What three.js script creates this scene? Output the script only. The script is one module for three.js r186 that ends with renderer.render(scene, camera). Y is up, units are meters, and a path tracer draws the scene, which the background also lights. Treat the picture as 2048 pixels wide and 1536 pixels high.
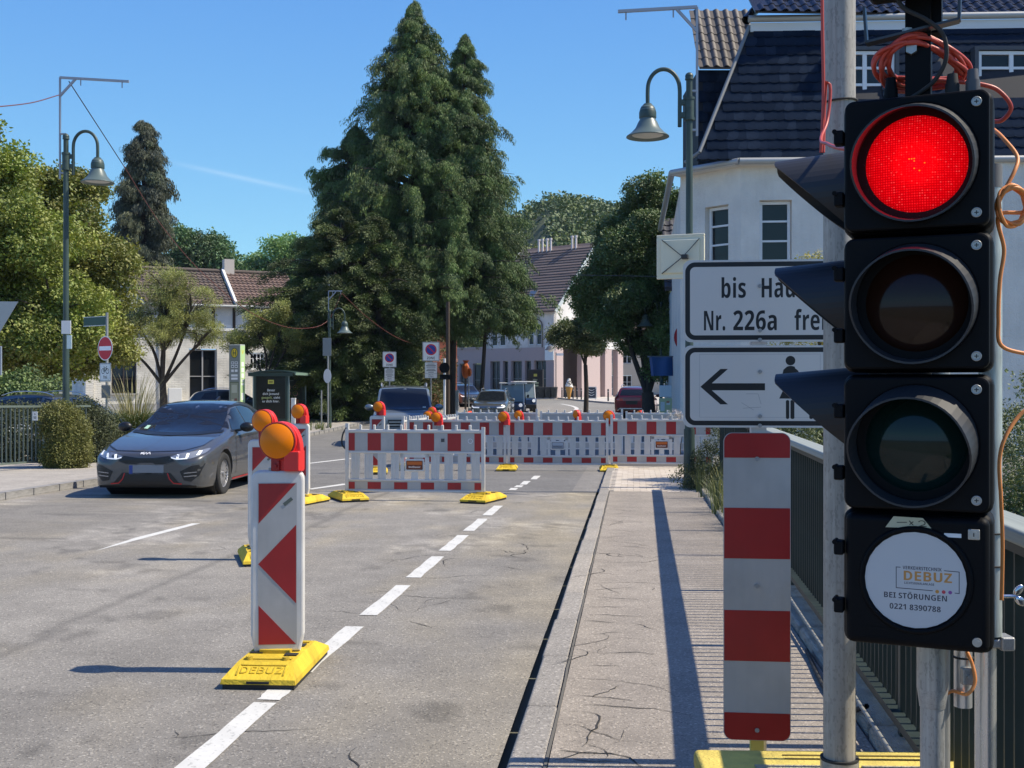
import * as THREE from 'three';
import { mergeGeometries, mergeVertices } from 'three/addons/utils/BufferGeometryUtils.js';
import { RoundedBoxGeometry } from 'three/addons/geometries/RoundedBoxGeometry.js';
import { FontLoader } from 'three/addons/loaders/FontLoader.js';
import { TextGeometry } from 'three/addons/geometries/TextGeometry.js';
import { Brush, Evaluator, SUBTRACTION } from 'three-bvh-csg';

// ---------------------------------------------------------------- camera, sky, sun, exposure
const scene = new THREE.Scene();
const F = 2240, EYE = 1.6;                       // focal length in pixels of the 2048 px wide photograph, eye height over the bridge
const camera = new THREE.PerspectiveCamera(2 * Math.atan(768 / F) * 180 / Math.PI, 4 / 3, 0.05, 3000);
camera.position.set(0, EYE, 0);
camera.lookAt(0, EYE, -1);
const renderer = new THREE.WebGLRenderer({ antialias: true });
renderer.toneMapping = THREE.LinearToneMapping;
renderer.toneMappingExposure = 1.2;
renderer.shadowMap.enabled = true;
const SUN_EL = 51 * Math.PI / 180, SUN_DIR = new THREE.Vector3(Math.cos(SUN_EL), Math.sin(SUN_EL), 0.035 * Math.cos(SUN_EL)).normalize();
const sun = new THREE.DirectionalLight(new THREE.Color(1, 0.91, 0.75), 5);
sun.position.copy(SUN_DIR).multiplyScalar(120).add(new THREE.Vector3(0, 0, -40));
sun.target.position.set(0, 0, -40);
sun.castShadow = true;
sun.shadow.mapSize.set(4096, 4096);
Object.assign(sun.shadow.camera, { left: -70, right: 70, top: 70, bottom: -70, near: 1, far: 300 });
scene.add(sun, sun.target);
{ // clear sky, computed for every direction: deep blue overhead, paler towards the horizon and round the sun, one thin contrail
  const w = 4096, h = 2048, data = new Float32Array(w * h * 4), d = new THREE.Vector3();
  const ca = new THREE.Vector3(330 - 1024, 768 - 322, -F).normalize(), cb = new THREE.Vector3(640 - 1024, 768 - 390, -F).normalize();
  const cn = new THREE.Vector3().crossVectors(ca, cb).normalize(), cm = ca.clone().add(cb).normalize(), half = Math.acos(cm.dot(ca));
  for (let j = 0; j < h; j++) for (let i = 0; i < w; i++) {
    const el = ((j + 0.5) / h - 0.5) * Math.PI, az = ((i + 0.5) / w - 0.5) * 2 * Math.PI;
    d.set(Math.cos(el) * Math.cos(az), Math.sin(el), Math.cos(el) * Math.sin(az));
    const y = Math.max(d.y, 0), t = Math.pow(y, 0.55), s = Math.max(d.dot(SUN_DIR), 0);
    let r = Math.min(0.36, 0.012 + 0.84 * Math.exp(-3.6 * t)), g = Math.min(0.64, 1.34 * Math.exp(-2.5 * t)), b = 0.97 - 0.2 * t - 0.36 * t * t;
    const glow = 0.25 * Math.pow(s, 6) + 0.8 * Math.pow(s, 60);
    r += glow; g += glow * 0.97; b += glow * 0.9;
    const ang = Math.acos(Math.min(1, d.dot(cm)));
    if (ang < half) { const k = Math.abs(Math.asin(d.dot(cn))), c = 0.085 * Math.exp(-Math.pow(k / 0.0015, 2)) * (1 - Math.pow(ang / half, 2)); r += c * 1.6; g += c * 1.2; b += c * 0.6; }
    if (d.y < 0) { const k = Math.min(1, -d.y * 8); r += (0.16 - r) * k; g += (0.16 - g) * k; b += (0.15 - b) * k; }
    const o = (j * w + i) * 4; data[o] = r * 0.94; data[o + 1] = g * 0.94; data[o + 2] = b * 0.94; data[o + 3] = 1;
  }
  const sky = new THREE.DataTexture(data, w, h, THREE.RGBAFormat, THREE.FloatType);
  sky.mapping = THREE.EquirectangularReflectionMapping; sky.magFilter = THREE.LinearFilter; sky.needsUpdate = true;
  scene.background = sky; scene.environment = sky;
}
scene.fog = new THREE.FogExp2(new THREE.Color(0.62, 0.74, 0.9), 0.00012);

// ---------------------------------------------------------------- helpers
function rng(a) { return () => { a = (a + 0x6d2b79f5) | 0; let t = Math.imul(a ^ (a >>> 15), 1 | a); t = (t + Math.imul(t ^ (t >>> 7), 61 | t)) ^ t; return ((t ^ (t >>> 14)) >>> 0) / 4294967296; }; }
const R0 = rng(11), V3 = (x, y, z) => new THREE.Vector3(x, y, z), lerp = (a, b, t) => a + (b - a) * t, clamp = (x, a = 0, b = 1) => Math.min(b, Math.max(a, x));
const sstep = (a, b, x) => { const t = clamp((x - a) / (b - a)); return t * t * (3 - 2 * t); };
const hash = (x, y) => { let h = Math.imul(x, 374761393) + Math.imul(y, 668265263) | 0; h = Math.imul(h ^ (h >>> 13), 1274126177); return ((h ^ (h >>> 16)) >>> 0) / 4294967296; };
const wrap = (i, p) => ((i % p) + p) % p;
function vnoise(x, y, p = 1 << 20, s = 0) { const xi = Math.floor(x), yi = Math.floor(y), u = x - xi, v = y - yi, a = u * u * (3 - 2 * u), b = v * v * (3 - 2 * v), h = (i, j) => hash(wrap(i, p) + s * 7919, wrap(j, p)); return lerp(lerp(h(xi, yi), h(xi + 1, yi), a), lerp(h(xi, yi + 1), h(xi + 1, yi + 1), a), b); }
function fbm(x, y, o = 4, p = 1 << 20, s = 0) { let f = 0, a = 0.5, n = 0; for (let i = 0; i < o; i++) { f += a * vnoise(x, y, p, s + i); n += a; x *= 2; y *= 2; p *= 2; a *= 0.5; } return f / n; }
// elevation of the street: it falls gently from the bridge, dips and climbs again to the square
const PROFILE = [[-40, 0], [6, 0], [16, -0.08], [22, -0.14], [33, -0.35], [45, -0.37], [56, -0.33], [75, -0.1], [95, 0.1], [110, 0.14], [900, 0.14]];
function gy(d) { let i = 0; while (i < PROFILE.length - 2 && d > PROFILE[i + 1][0]) i++; const [a, b] = [PROFILE[i], PROFILE[i + 1]], t = clamp((d - a[0]) / (b[0] - a[0])); return lerp(a[1], b[1], t); }
const at = (px, py, d) => V3((px - 1024) / F * d, EYE + (768 - py) / F * d, -d);        // a point of the place seen along a pixel at a depth
const gpt = (px, d, up = 0) => V3((px - 1024) / F * d, gy(d) + up, -d);                 // a point on the ground
const PSI = 6.14 * Math.PI / 180, cP = Math.cos(PSI), sP = Math.sin(PSI);
const BF = (u, v, y = 0) => V3(u * cP + v * sP, gy(v) + y, u * sP - v * cP);            // u to the right of, v along the axis of the bridge
const names = new Map();
function numbered(n) { const k = names.get(n) ?? 0; names.set(n, k + 1); return k ? n + '_' + String(k).padStart(3, '0') : n; }
function tag(o, label, category, group, kind) { Object.assign(o.userData, { label }); if (category) o.userData.category = category; if (group) o.userData.group = group; if (kind) o.userData.kind = kind; return o; }
function shade(o) { o.castShadow = o.receiveShadow = true; return o; }
function thing(name, label, category, p = V3(0, 0, 0), turn = 0, group) { const o = new THREE.Group(); o.name = numbered(name); o.position.copy(p); o.rotation.y = turn; scene.add(o); return tag(o, label, category, group); }
function part(name, geo, mat, parent, label) { const m = shade(new THREE.Mesh(geo, mat)); m.name = name; parent.add(m); if (label) m.userData.label = label; return m; }
function single(name, geo, mat, label, category, p, turn = 0, group) { const m = shade(new THREE.Mesh(geo, mat)); m.name = numbered(name); if (p) m.position.copy(p); m.rotation.y = turn; scene.add(m); return tag(m, label, category, group); }
function struct(name, geo, mat) { const m = shade(new THREE.Mesh(geo, mat)); m.name = name; m.userData.kind = 'structure'; scene.add(m); return m; }
function copyOf(o, label, p, turn) { const c = o.clone(); c.name = numbered(o.name.replace(/_\d\d\d$/, '')); c.userData = { ...o.userData, label }; scene.add(c); if (p) c.position.copy(p); if (turn !== undefined) c.rotation.y = turn; return c; }
// geometry helpers
const plain = (g) => { const n = g.index ? g.toNonIndexed() : g; for (const k of Object.keys(n.attributes)) if (!['position', 'normal', 'uv'].includes(k)) n.deleteAttribute(k); if (!n.attributes.uv) n.setAttribute('uv', new THREE.Float32BufferAttribute(new Float32Array(n.attributes.position.count * 2), 2)); return n; };
const join = (...gs) => mergeGeometries(gs.flat().map(plain));
const move = (g, x = 0, y = 0, z = 0) => g.translate(x, y, z);
const box = (w, h, d, x = 0, y = 0, z = 0) => boxUV(new THREE.BoxGeometry(w, h, d), w, h, d).translate(x, y, z);
function boxUV(g, w, h, d) { const uv = g.attributes.uv, s = [[d, h], [d, h], [w, d], [w, d], [w, h], [w, h]]; for (let i = 0; i < 24; i++) uv.setXY(i, uv.getX(i) * s[i >> 2][0], uv.getY(i) * s[i >> 2][1]); return g; }
const rbox = (w, h, d, r = 0.01, x = 0, y = 0, z = 0, seg = 2) => new RoundedBoxGeometry(w, h, d, seg, Math.min(r, w / 2.01, h / 2.01, d / 2.01)).translate(x, y, z);
const cyl = (r0, r1, h, x = 0, y = 0, z = 0, n = 20) => new THREE.CylinderGeometry(r1, r0, h, n).translate(x, y, z);   // r0 below
const disc = (r, t, x = 0, y = 0, z = 0, n = 28) => new THREE.CylinderGeometry(r, r, t, n).rotateX(Math.PI / 2).translate(x, y, z);
const lathe = (pts, n = 28) => new THREE.LatheGeometry(pts.map((p) => new THREE.Vector2(p[0], p[1])), n);
const tube = (pts, r, seg = 24, rad = 8, closed = false) => new THREE.TubeGeometry(new THREE.CatmullRomCurve3(pts, closed), seg, r, rad, closed);
function bar(a, b, w, h = w) { const L = a.distanceTo(b), g = new THREE.BoxGeometry(w, h, L), m = new THREE.Matrix4().lookAt(a, b, Math.abs(b.y - a.y) > 0.99 * L ? V3(1, 0, 0) : V3(0, 1, 0)); m.setPosition(a.clone().add(b).multiplyScalar(0.5)); return g.applyMatrix4(m); }
function rod(a, b, r, r2 = r, n = 10) { const L = a.distanceTo(b), g = new THREE.CylinderGeometry(r2, r, L, n).rotateX(-Math.PI / 2), m = new THREE.Matrix4().lookAt(a, b, Math.abs(b.y - a.y) > 0.99 * L ? V3(1, 0, 0) : V3(0, 1, 0)); m.setPosition(a.clone().add(b).multiplyScalar(0.5)); return g.applyMatrix4(m); }
function shapeOf(pts) { const s = new THREE.Shape(); pts.forEach((p, i) => (i ? s.lineTo(p[0], p[1]) : s.moveTo(p[0], p[1]))); s.closePath(); return s; }
const extr = (s, depth, bevel = 0, curve = 12) => new THREE.ExtrudeGeometry(Array.isArray(s) ? shapeOf(s) : s, { depth, bevelEnabled: bevel > 0, bevelSize: bevel, bevelThickness: bevel, bevelOffset: -bevel, bevelSegments: 2, curveSegments: curve });
function rrect(w, h, r) { const s = new THREE.Shape(), x = w / 2, y = h / 2; s.moveTo(-x + r, -y); s.lineTo(x - r, -y); s.absarc(x - r, -y + r, r, -Math.PI / 2, 0); s.lineTo(x, y - r); s.absarc(x - r, y - r, r, 0, Math.PI / 2); s.lineTo(-x + r, y); s.absarc(-x + r, y - r, r, Math.PI / 2, Math.PI); s.lineTo(-x, -y + r); s.absarc(-x + r, -y + r, r, Math.PI, 1.5 * Math.PI); return s; }
const flat = (s, z = 0) => { const g = new THREE.ShapeGeometry(s, 14); g.translate(0, 0, z); return g; };
function faceUV(g, w, h) { const p = g.attributes.position, uv = g.attributes.uv; for (let i = 0; i < p.count; i++) uv.setXY(i, p.getX(i) / w + 0.5, p.getY(i) / h + 0.5); return g; }  // a print that fills w x h round the origin
// materials
const C = (r, g, b) => new THREE.Color().setRGB(r, g, b);
const M = (r, g, b, rough = 0.7, o = {}) => new (o.clearcoat || o.transmission || o.sheen ? THREE.MeshPhysicalMaterial : THREE.MeshStandardMaterial)({ color: C(r, g, b), roughness: rough, ...o });
function dataTex(n, m, fn, srgb = false) { const a = new Uint8Array(n * m * 4); for (let j = 0; j < m; j++) for (let i = 0; i < n; i++) { const v = fn(i / n, j / m), o = (j * n + i) * 4; if (typeof v === 'number') a[o] = a[o + 1] = a[o + 2] = clamp(v) * 255; else { a[o] = clamp(v[0]) * 255; a[o + 1] = clamp(v[1]) * 255; a[o + 2] = clamp(v[2]) * 255; } a[o + 3] = 255; } const t = new THREE.DataTexture(a, n, m); t.wrapS = t.wrapT = THREE.RepeatWrapping; t.magFilter = THREE.LinearFilter; if (srgb) t.colorSpace = THREE.SRGBColorSpace; t.needsUpdate = true; return t; }
const rep = (t, x, y = x) => { const c = t.clone(); c.repeat.set(x, y); c.needsUpdate = true; return c; };
function print(w, h, draw) { const c = document.createElement('canvas'); c.width = w; c.height = h; draw(c.getContext('2d'), w, h); const t = new THREE.CanvasTexture(c); t.colorSpace = THREE.SRGBColorSpace; t.anisotropy = 8; return t; }
function fitText(x, text, x0, x1, base, size, weight = 'bold') { x.save(); x.font = `${weight} ${size}px sans-serif`; const w = x.measureText(text).width; x.translate(x0, base); x.scale((x1 - x0) / w, 1); x.textAlign = 'left'; x.fillText(text, 0, 0); x.restore(); }
// shared textures: values round 1 in linear light, laid over the base colours
const T = {};
{ const r = rng(5), N = 1024, f = new Float32Array(N * N).fill(0.8);
  for (let k = 0; k < 26000; k++) { const x = r() * N, y = r() * N, s = 1 + r() * r() * 4.2, v = r() < 0.45 ? 0.46 + r() * 0.3 : 0.85 + r() * 0.5, e = 0.6 + r() * 0.8; for (let j = -5; j <= 5; j++) for (let i = -5; i <= 5; i++) if (i * i * e + j * j / e < s * s) f[wrap(Math.floor(y + j), N) * N + wrap(Math.floor(x + i), N)] = v; }
  T.asphalt = dataTex(N, N, (u, v) => { const i = Math.round(v * N) * N + Math.round(u * N), q = f[i] * 0.62 * (0.85 + 0.3 * fbm(u * 8, v * 8, 3, 8)); return [q, q * 0.985, q * 0.96]; });
  T.asphaltBump = dataTex(N, N, (u, v) => f[Math.round(v * N) * N + Math.round(u * N)] * 0.6 + 0.2 * vnoise(u * 300, v * 300, 300)); }
T.grain = dataTex(256, 256, (u, v) => 0.7 + 0.3 * fbm(u * 16, v * 16, 4, 16));
T.mottle = dataTex(512, 512, (u, v) => { const n = fbm(u * 4, v * 4, 6, 4); return 0.55 + 0.62 * n; });
T.streak = dataTex(512, 512, (u, v) => 0.62 + 0.35 * fbm(u * 24, v * 3, 4, 24) * (0.8 + 0.4 * fbm(u * 4, v * 4, 3, 4, 9)));
T.weather = dataTex(512, 512, (u, v) => { const a = fbm(u * 40, v * 3, 4, 40, 2) , b = fbm(u * 6, v * 8, 5, 6, 7), c = fbm(u * 60, v * 60, 2, 60, 8); return 0.56 + 0.4 * a + 0.3 * (b - 0.4) - (c > 0.66 ? 0.14 : 0) - 0.16 * sstep(0.56, 0.7, b); });
T.stucco = dataTex(256, 256, (u, v) => fbm(u * 24, v * 24, 3, 24));
T.faint = dataTex(256, 256, (u, v) => 0.78 + 0.3 * fbm(u * 5, v * 5, 5, 5, 3) - 0.07 * fbm(u * 40, v * 6, 2, 40));
T.speck = dataTex(256, 256, (u, v) => { const n = fbm(u * 30, v * 30, 3, 30), k = fbm(u * 5, v * 5, 3, 5, 3); return 0.78 + 0.22 * k - (n > 0.72 ? 0.22 : 0); });
{ const d = T.asphalt.image.data; let s = 0; for (let i = 0; i < d.length; i += 4) s += d[i]; T.asphaltMean = s / d.length * 4 / 255; }
// ---------------------------------------------------------------- ground, road, pavements
// a sheet over a strip: us across, vs along; fn(u, v) -> [x, y, z], tone(u, v) -> rgb multiplier
function sheet(us, vs, fn, tone, uvScale = 1) {
  const p = [], c = [], uv = [], idx = [], n = us.length;
  for (const v of vs) for (const u of us) { const q = fn(u, v); p.push(q.x, q.y, q.z); uv.push(u * uvScale, v * uvScale); if (tone) c.push(...tone(u, v)); }
  for (let j = 0; j < vs.length - 1; j++) for (let i = 0; i < n - 1; i++) { const a = j * n + i; idx.push(a, a + 1, a + n, a + 1, a + n + 1, a + n); }
  const g = new THREE.BufferGeometry(); g.setAttribute('position', new THREE.Float32BufferAttribute(p, 3)); g.setAttribute('uv', new THREE.Float32BufferAttribute(uv, 2));
  if (tone) g.setAttribute('color', new THREE.Float32BufferAttribute(c, 3)); g.setIndex(idx); g.computeVertexNormals(); return g;
}
const range = (a, b, s) => { const o = [], n = Math.max(1, Math.round((b - a) / s)); for (let i = 0; i <= n; i++) o.push(a + (b - a) * i / n); return o; };
function graded(a, b, s0, k) { const o = [a]; let s = s0; while (o[o.length - 1] < b) { o.push(Math.min(b, o[o.length - 1] + s)); s *= k; } return o; }
const roadMat = M(0.236 / T.asphaltMean, 0.222 / T.asphaltMean, 0.198 / T.asphaltMean, 0.9, { vertexColors: true, map: rep(T.asphalt, 0.55), bumpMap: rep(T.asphaltBump, 0.55), bumpScale: 0.006 });
const farRoadMat = M(0.178 / T.asphaltMean, 0.174 / T.asphaltMean, 0.166 / T.asphaltMean, 0.9, { vertexColors: true, map: rep(T.asphalt, 0.4), bumpMap: rep(T.asphaltBump, 0.4), bumpScale: 0.005 });
const groundMat = M(0.2, 0.2, 0.15, 1, { map: rep(T.mottle, 0.2) });
struct('ground', sheet([-700, -200, -60, -20, 0, 20, 60, 200, 700], [...graded(-60, 140, 4, 1.02), 200, 400, 900], (x, d) => V3(x, gy(d) - 0.05, -d)), groundMat);
const SEAM = 17.6, KERB = -0.56;
function roadTone(u, v) {
  let k = 0.95 + 0.42 * (fbm(u * 0.5 + 40, v * 0.22, 4) - 0.5) + 0.16 * (fbm(u * 2.5, v * 1.6 + 30, 3) - 0.5); if (v > 16.5) k *= 0.86;
  const rut = 0.5 * Math.exp(-Math.pow((u + 2.9) / 0.5, 2)) + 0.4 * Math.exp(-Math.pow((u + 5) / 0.6, 2)); k *= 1 + 0.05 * rut;
  const near = sstep(-1.75, -0.6, u), n = fbm(u * 2.2, v * 1.1 + 9, 4), sand = clamp(near * 0.55 + (n - 0.5) * 2.1) * sstep(1, 5, v) * (0.6 + 0.4 * sstep(6, 14, v));
  let c = [k, k, k];
  const s2 = sand * 0.75; c = [lerp(c[0], 1.3, s2), lerp(c[1], 1.2, s2), lerp(c[2], 0.95, s2)];
  const pit = sstep(0.57, 0.68, fbm(u * 0.9 + 3, v * 0.7 + 70, 4)) * sstep(7, 10, v); const q = 1 + pit * (0.2 + 0.8 * (vnoise(u * 9, v * 9) - 0.5));
  const spot = 1 - 0.3 * sstep(0.7, 0.78, fbm(u * 3.1 + 80, v * 3.1, 3)) - 0.12 * sstep(0.55, 0.7, fbm(u * 0.35 + 7, v * 0.12 + 3, 3));
  const tar = Math.abs(u + 3.75 + 0.05 * Math.sin(v * 0.9)) < 0.05 ? 0.72 : 1;
  const k2 = q * spot * tar; return [c[0] * k2, c[1] * k2, c[2] * k2];
}
const road = struct('road', sheet([...range(-16, -6.2, 0.5), ...range(-6, KERB, 0.085)], [...range(-4, 2.5, 0.5), ...range(2.6, SEAM, 0.1)], (u, v) => BF(u, v), roadTone), roadMat);
struct('far_road', sheet([...range(-26, -7, 1), ...range(-6.6, 6, 0.4), ...range(7, 40, 3)], [...range(SEAM, 40, 0.5), ...range(41, 140, 2)], (u, v) => { const q = BF(u, v); q.y = gy(-q.z); return q; },
  (u, v) => { let k = 0.9 + 0.35 * (fbm(u * 0.5, v * 0.3, 4) - 0.5); if (v > 58) k *= 1.25; const c = sstep(24, 60, v); return [k * lerp(1, 1.12, c), k * lerp(1, 1.1, c), k * lerp(1, 1.03, c)]; }), farRoadMat);
// cracks: dark ragged ribbons lying in the surface
function ribbon(pts, w, y, r, fn = BF) { const p = [], idx = []; pts.forEach((q, i) => { const a = pts[Math.max(0, i - 1)], b = pts[Math.min(pts.length - 1, i + 1)], dx = b[0] - a[0], dz = b[1] - a[1], l = Math.hypot(dx, dz) || 1, k = w * Math.sin(Math.PI * (0.06 + 0.88 * i / (pts.length - 1))) * (0.5 + r()) / 2; for (const s of [-1, 1]) { const t = fn(q[0] - s * dz / l * k, q[1] + s * dx / l * k, y); p.push(t.x, t.y, t.z); } if (i) idx.push(2 * i - 2, 2 * i - 1, 2 * i, 2 * i, 2 * i - 1, 2 * i + 1); }); const g = new THREE.BufferGeometry(); g.setAttribute('position', new THREE.Float32BufferAttribute(p, 3)); g.setIndex(idx); g.computeVertexNormals(); return g; }
function wander(u, v, a, n, step, bend, r) { const o = [[u, v]]; for (let i = 0; i < n; i++) { a += (r() - 0.5) * 1.1 + bend; u += Math.cos(a) * step; v += Math.sin(a) * step; o.push([u, v]); } return o; }
function crackAt(parent, u, v, a, n, step, bend, w, y, r) { const m = wander(u, v, a, n, step, bend, r); part('crack', ribbon(m, w, y, r), crackMat, parent); for (let k = 0; k < 1; k++) if (n > 6 && r() < 0.6) { const i = 1 + Math.floor(r() * (m.length - 2)); part('crack', ribbon(wander(m[i][0], m[i][1], a + (r() < 0.5 ? 1 : -1) * (0.5 + r() * 0.8), 3 + Math.floor(r() * n * 0.6), step * 0.8, bend, r), w * 0.6, y, r), crackMat, parent); } }
const crackMat = M(0.035, 0.033, 0.03, 1), dustMat = M(0.42, 0.38, 0.31, 1);
{ const r = rng(21);
  for (let k = 0; k < 20; k++) { const v = 3.6 + 13 * Math.pow(r(), 1.2), u = -0.75 - r() * (r() < 0.7 ? 1.1 : 3.5); crackAt(road, u, v, Math.PI * (0.85 + r() * 0.4), 6 + Math.floor(r() * 12), 0.05, (r() - 0.5) * 0.12, 0.004 + r() * 0.005, 0.003, r); } }
// painted markings
const paintMat = M(0.7, 0.69, 0.64, 0.75, { map: rep(T.speck, 2.2) });
function mark(pts, y = 0.004, fn = BF) { const g = new THREE.ShapeGeometry(shapeOf(pts)), p = g.attributes.position; for (let i = 0; i < p.count; i++) { const q = fn(p.getX(i), p.getY(i), y); p.setXYZ(i, q.x, q.y, q.z); } g.computeVertexNormals(); return g; }
const CAMF = (x, d, y) => V3(x, gy(d) + y, -d);
{ const r = rng(8), paint = thing('lane_marking', 'row of short white dashes marking the lane edge on the asphalt', 'road marking');
  const dash = (u, v0, v1, w) => { const L = [], Rr = []; for (let i = 0; i <= 6; i++) { const v = lerp(v0, v1, i / 6); L.push([u - w / 2 + (r() - 0.5) * 0.012, v]); Rr.unshift([u + w / 2 + (r() - 0.5) * 0.012, v]); } return mark([...L, ...Rr]); };
  for (let k = 0; k < 9; k++) if (k !== 7) { const v = 4.45 + 1.6 * k; if (v + 1.22 < SEAM) part('dash', dash(-1.83, v, v + (k === 0 ? 1.0 : 1.22), 0.122), paintMat, paint); }
  part('dash', dash(-1.83, 5.5, 5.76, 0.122), paintMat, paint);
  for (const [a, b] of [[17.8, 18.2], [18.35, 18.75], [18.9, 19.7], [20.1, 21]]) part('dash', dash(-1.9 + (a - 18) * 0.06, a, b, 0.12), paintMat, paint);
  const mid = thing('lane_marking', 'long thin white centre dashes on the left half of the road', 'road marking');
  part('dash', mark([[-4.22, 10.9], [-4.1, 10.9], [-3.7, 13.3], [-3.8, 13.3]], 0.004, CAMF), paintMat, mid);
  part('dash', mark([[-3.4, 17.9], [-3.28, 17.9], [-2.75, 19.1], [-2.9, 19.2]], 0.004, CAMF), paintMat, mid);
  part('dash', mark([[-4.75, 25.2], [-4.6, 25.2], [-3.9, 27.8], [-4.05, 27.9]], 0.004, CAMF), paintMat, mid);
  const arc = []; for (let i = 0; i <= 10; i++) { const t = i / 10; arc.push([2.1 + Math.sin(t * 2.6) * 1.9 + t * 0.8, 62 + t * 26]); }
  tag(struct('curve_marking', mark([...arc.map((p) => [p[0] - 0.14, p[1]]), ...arc.reverse().map((p) => [p[0] + 0.14, p[1]])], 0.006, CAMF), paintMat), 'curved white line on the road beyond the barriers', 'road marking').userData.kind = undefined;
}
// walkway on the right: kerb stones, cracked asphalt, clinker pavers
const WALK = 0.078, PAVE0 = 16.9, walkMat = M(0.315 / T.asphaltMean, 0.28 / T.asphaltMean, 0.24 / T.asphaltMean, 0.92, { vertexColors: true, map: rep(T.asphalt, 0.62), bumpMap: rep(T.asphaltBump, 0.62), bumpScale: 0.004 });
const walk = struct('footpath', sheet(range(-0.335, 1.0, 0.08), [...range(-3, 2.5, 0.5), ...range(2.6, PAVE0, 0.1)], (u, v) => BF(u, v, WALK), (u, v) => { const k = 0.92 + 0.26 * (fbm(u * 1.3 + 9, v * 0.8, 4) - 0.5), e = sstep(0.0, -0.3, u) * 0.1; return [k + e * 0.4, k + e * 0.3, k]; }), walkMat);
struct('path_bed', sheet([-0.345, 1.02], [-3, 0, ...range(2, 26, 1)], (u, v) => BF(u, v, WALK - 0.012)), M(0.1, 0.09, 0.08, 1));
{ const r = rng(33);
  for (let k = 0; k < 46; k++) { const v = 3.3 + 11.5 * Math.pow((k + r()) / 46, 1.25), u = -0.33 + r() * 0.1; crackAt(walk, u, v, 0.3 + (r() - 0.5) * 0.7, 4 + Math.floor(r() * 11), 0.045, -0.09 - r() * 0.06, 0.0045 + r() * 0.004, WALK + 0.003, r); }
  for (let k = 0; k < 8; k++) { const v = 3.3 + 9 * Math.pow(r(), 1.2), u = -0.2 + r() * 0.35; part('crack', ribbon(wander(u, v, r() * 6.28, 3 + Math.floor(r() * 8), 0.035, 0, r), 0.004 + r() * 0.005, WALK + 0.003, r), crackMat, walk); }
  const kerb = new THREE.Group(); kerb.name = 'kerb'; kerb.userData.kind = 'structure'; scene.add(kerb);
  const stoneMats = [[0.3, 0.278, 0.245], [0.27, 0.252, 0.225], [0.335, 0.305, 0.262]].map((c) => M(...c.map((x) => x / T.asphaltMean), 0.9, { map: rep(T.asphalt, 0.075, 0.5), bumpMap: rep(T.asphaltBump, 0.075, 0.5), bumpScale: 0.004 }));
  const slab = [rbox(0.152, 0.3, 0.985, 0.014), rbox(0.155, 0.3, 0.98, 0.02), rbox(0.148, 0.3, 0.985, 0.016)];
  for (let k = 0; k < 27; k++) { const m = part('kerb_stone', slab[k % 3], stoneMats[Math.floor(r() * 3)], kerb); m.position.copy(BF(-0.428 + (r() - 0.5) * 0.008, -2.2 + k, WALK - 0.152 + (r() - 0.5) * 0.008)); m.rotation.y = -PSI + (r() - 0.5) * 0.006; }
  struct('joint_sand', sheet([-0.349, -0.336], range(2, 17, 0.25), (u, v) => BF(u + 0.012 * (fbm(v * 3, 1) - 0.5), v, WALK + 0.002)), M(0.13, 0.12, 0.1, 1));
  const paving = new THREE.Group(); paving.name = 'paving'; paving.userData.kind = 'structure'; scene.add(paving);
  const pm = [[0.62, 0.54, 0.43], [0.55, 0.47, 0.37], [0.66, 0.58, 0.48], [0.58, 0.5, 0.41]].map((c) => M(...c, 0.9, { map: rep(T.mottle, 3) })), pg = rbox(0.196, 0.06, 0.147, 0.006, 0, 0, 0, 1);
  for (let i = 0; i < 7; i++) for (let j = 0; j < 40; j++) { const m = part('paver', pg, pm[Math.floor(r() * 4)], paving); m.position.copy(BF(-0.235 + i * 0.2 - (j % 2) * 0.1 + 0.05, PAVE0 + 0.08 + j * 0.152, WALK - 0.03 + (r() - 0.5) * 0.004)); m.rotation.y = -PSI; }
  struct('gutter_strip', sheet([-0.95, KERB], range(SEAM, 24, 0.5), (u, v) => BF(u, v, 0.004)), M(0.42, 0.4, 0.37, 0.9, { map: rep(T.asphalt, 0.6) }));
  const edge = new THREE.Group(); edge.name = 'edge_stones'; edge.userData.kind = 'structure'; scene.add(edge);
  const em = [M(0.46, 0.42, 0.35, 0.95, { map: rep(T.mottle, 3), bumpMap: rep(T.stucco, 3), bumpScale: 0.012 }), M(0.4, 0.38, 0.33, 0.95, { map: rep(T.mottle, 2), bumpMap: rep(T.stucco, 3), bumpScale: 0.012 })], eg = rbox(0.5, 0.3, 0.97, 0.03);
  for (let k = 0; k < 20; k++) { const m = part('edge_stone', eg, em[k % 2], edge); m.position.copy(BF(1.26, -1.5 + k, WALK - 0.15 + 0.05 + (r() - 0.5) * 0.015)); m.rotation.y = -PSI + (r() - 0.5) * 0.02; }
  struct('bank', sheet([1.5, 4, 12, 30, 60], range(-4, 30, 2), (u, v) => BF(u, v, u < 2 ? 0.05 : -0.2 - 1.2 * sstep(2, 12, u))), M(0.09, 0.11, 0.045, 1, { map: rep(T.mottle, 0.5) }));
}
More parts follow.
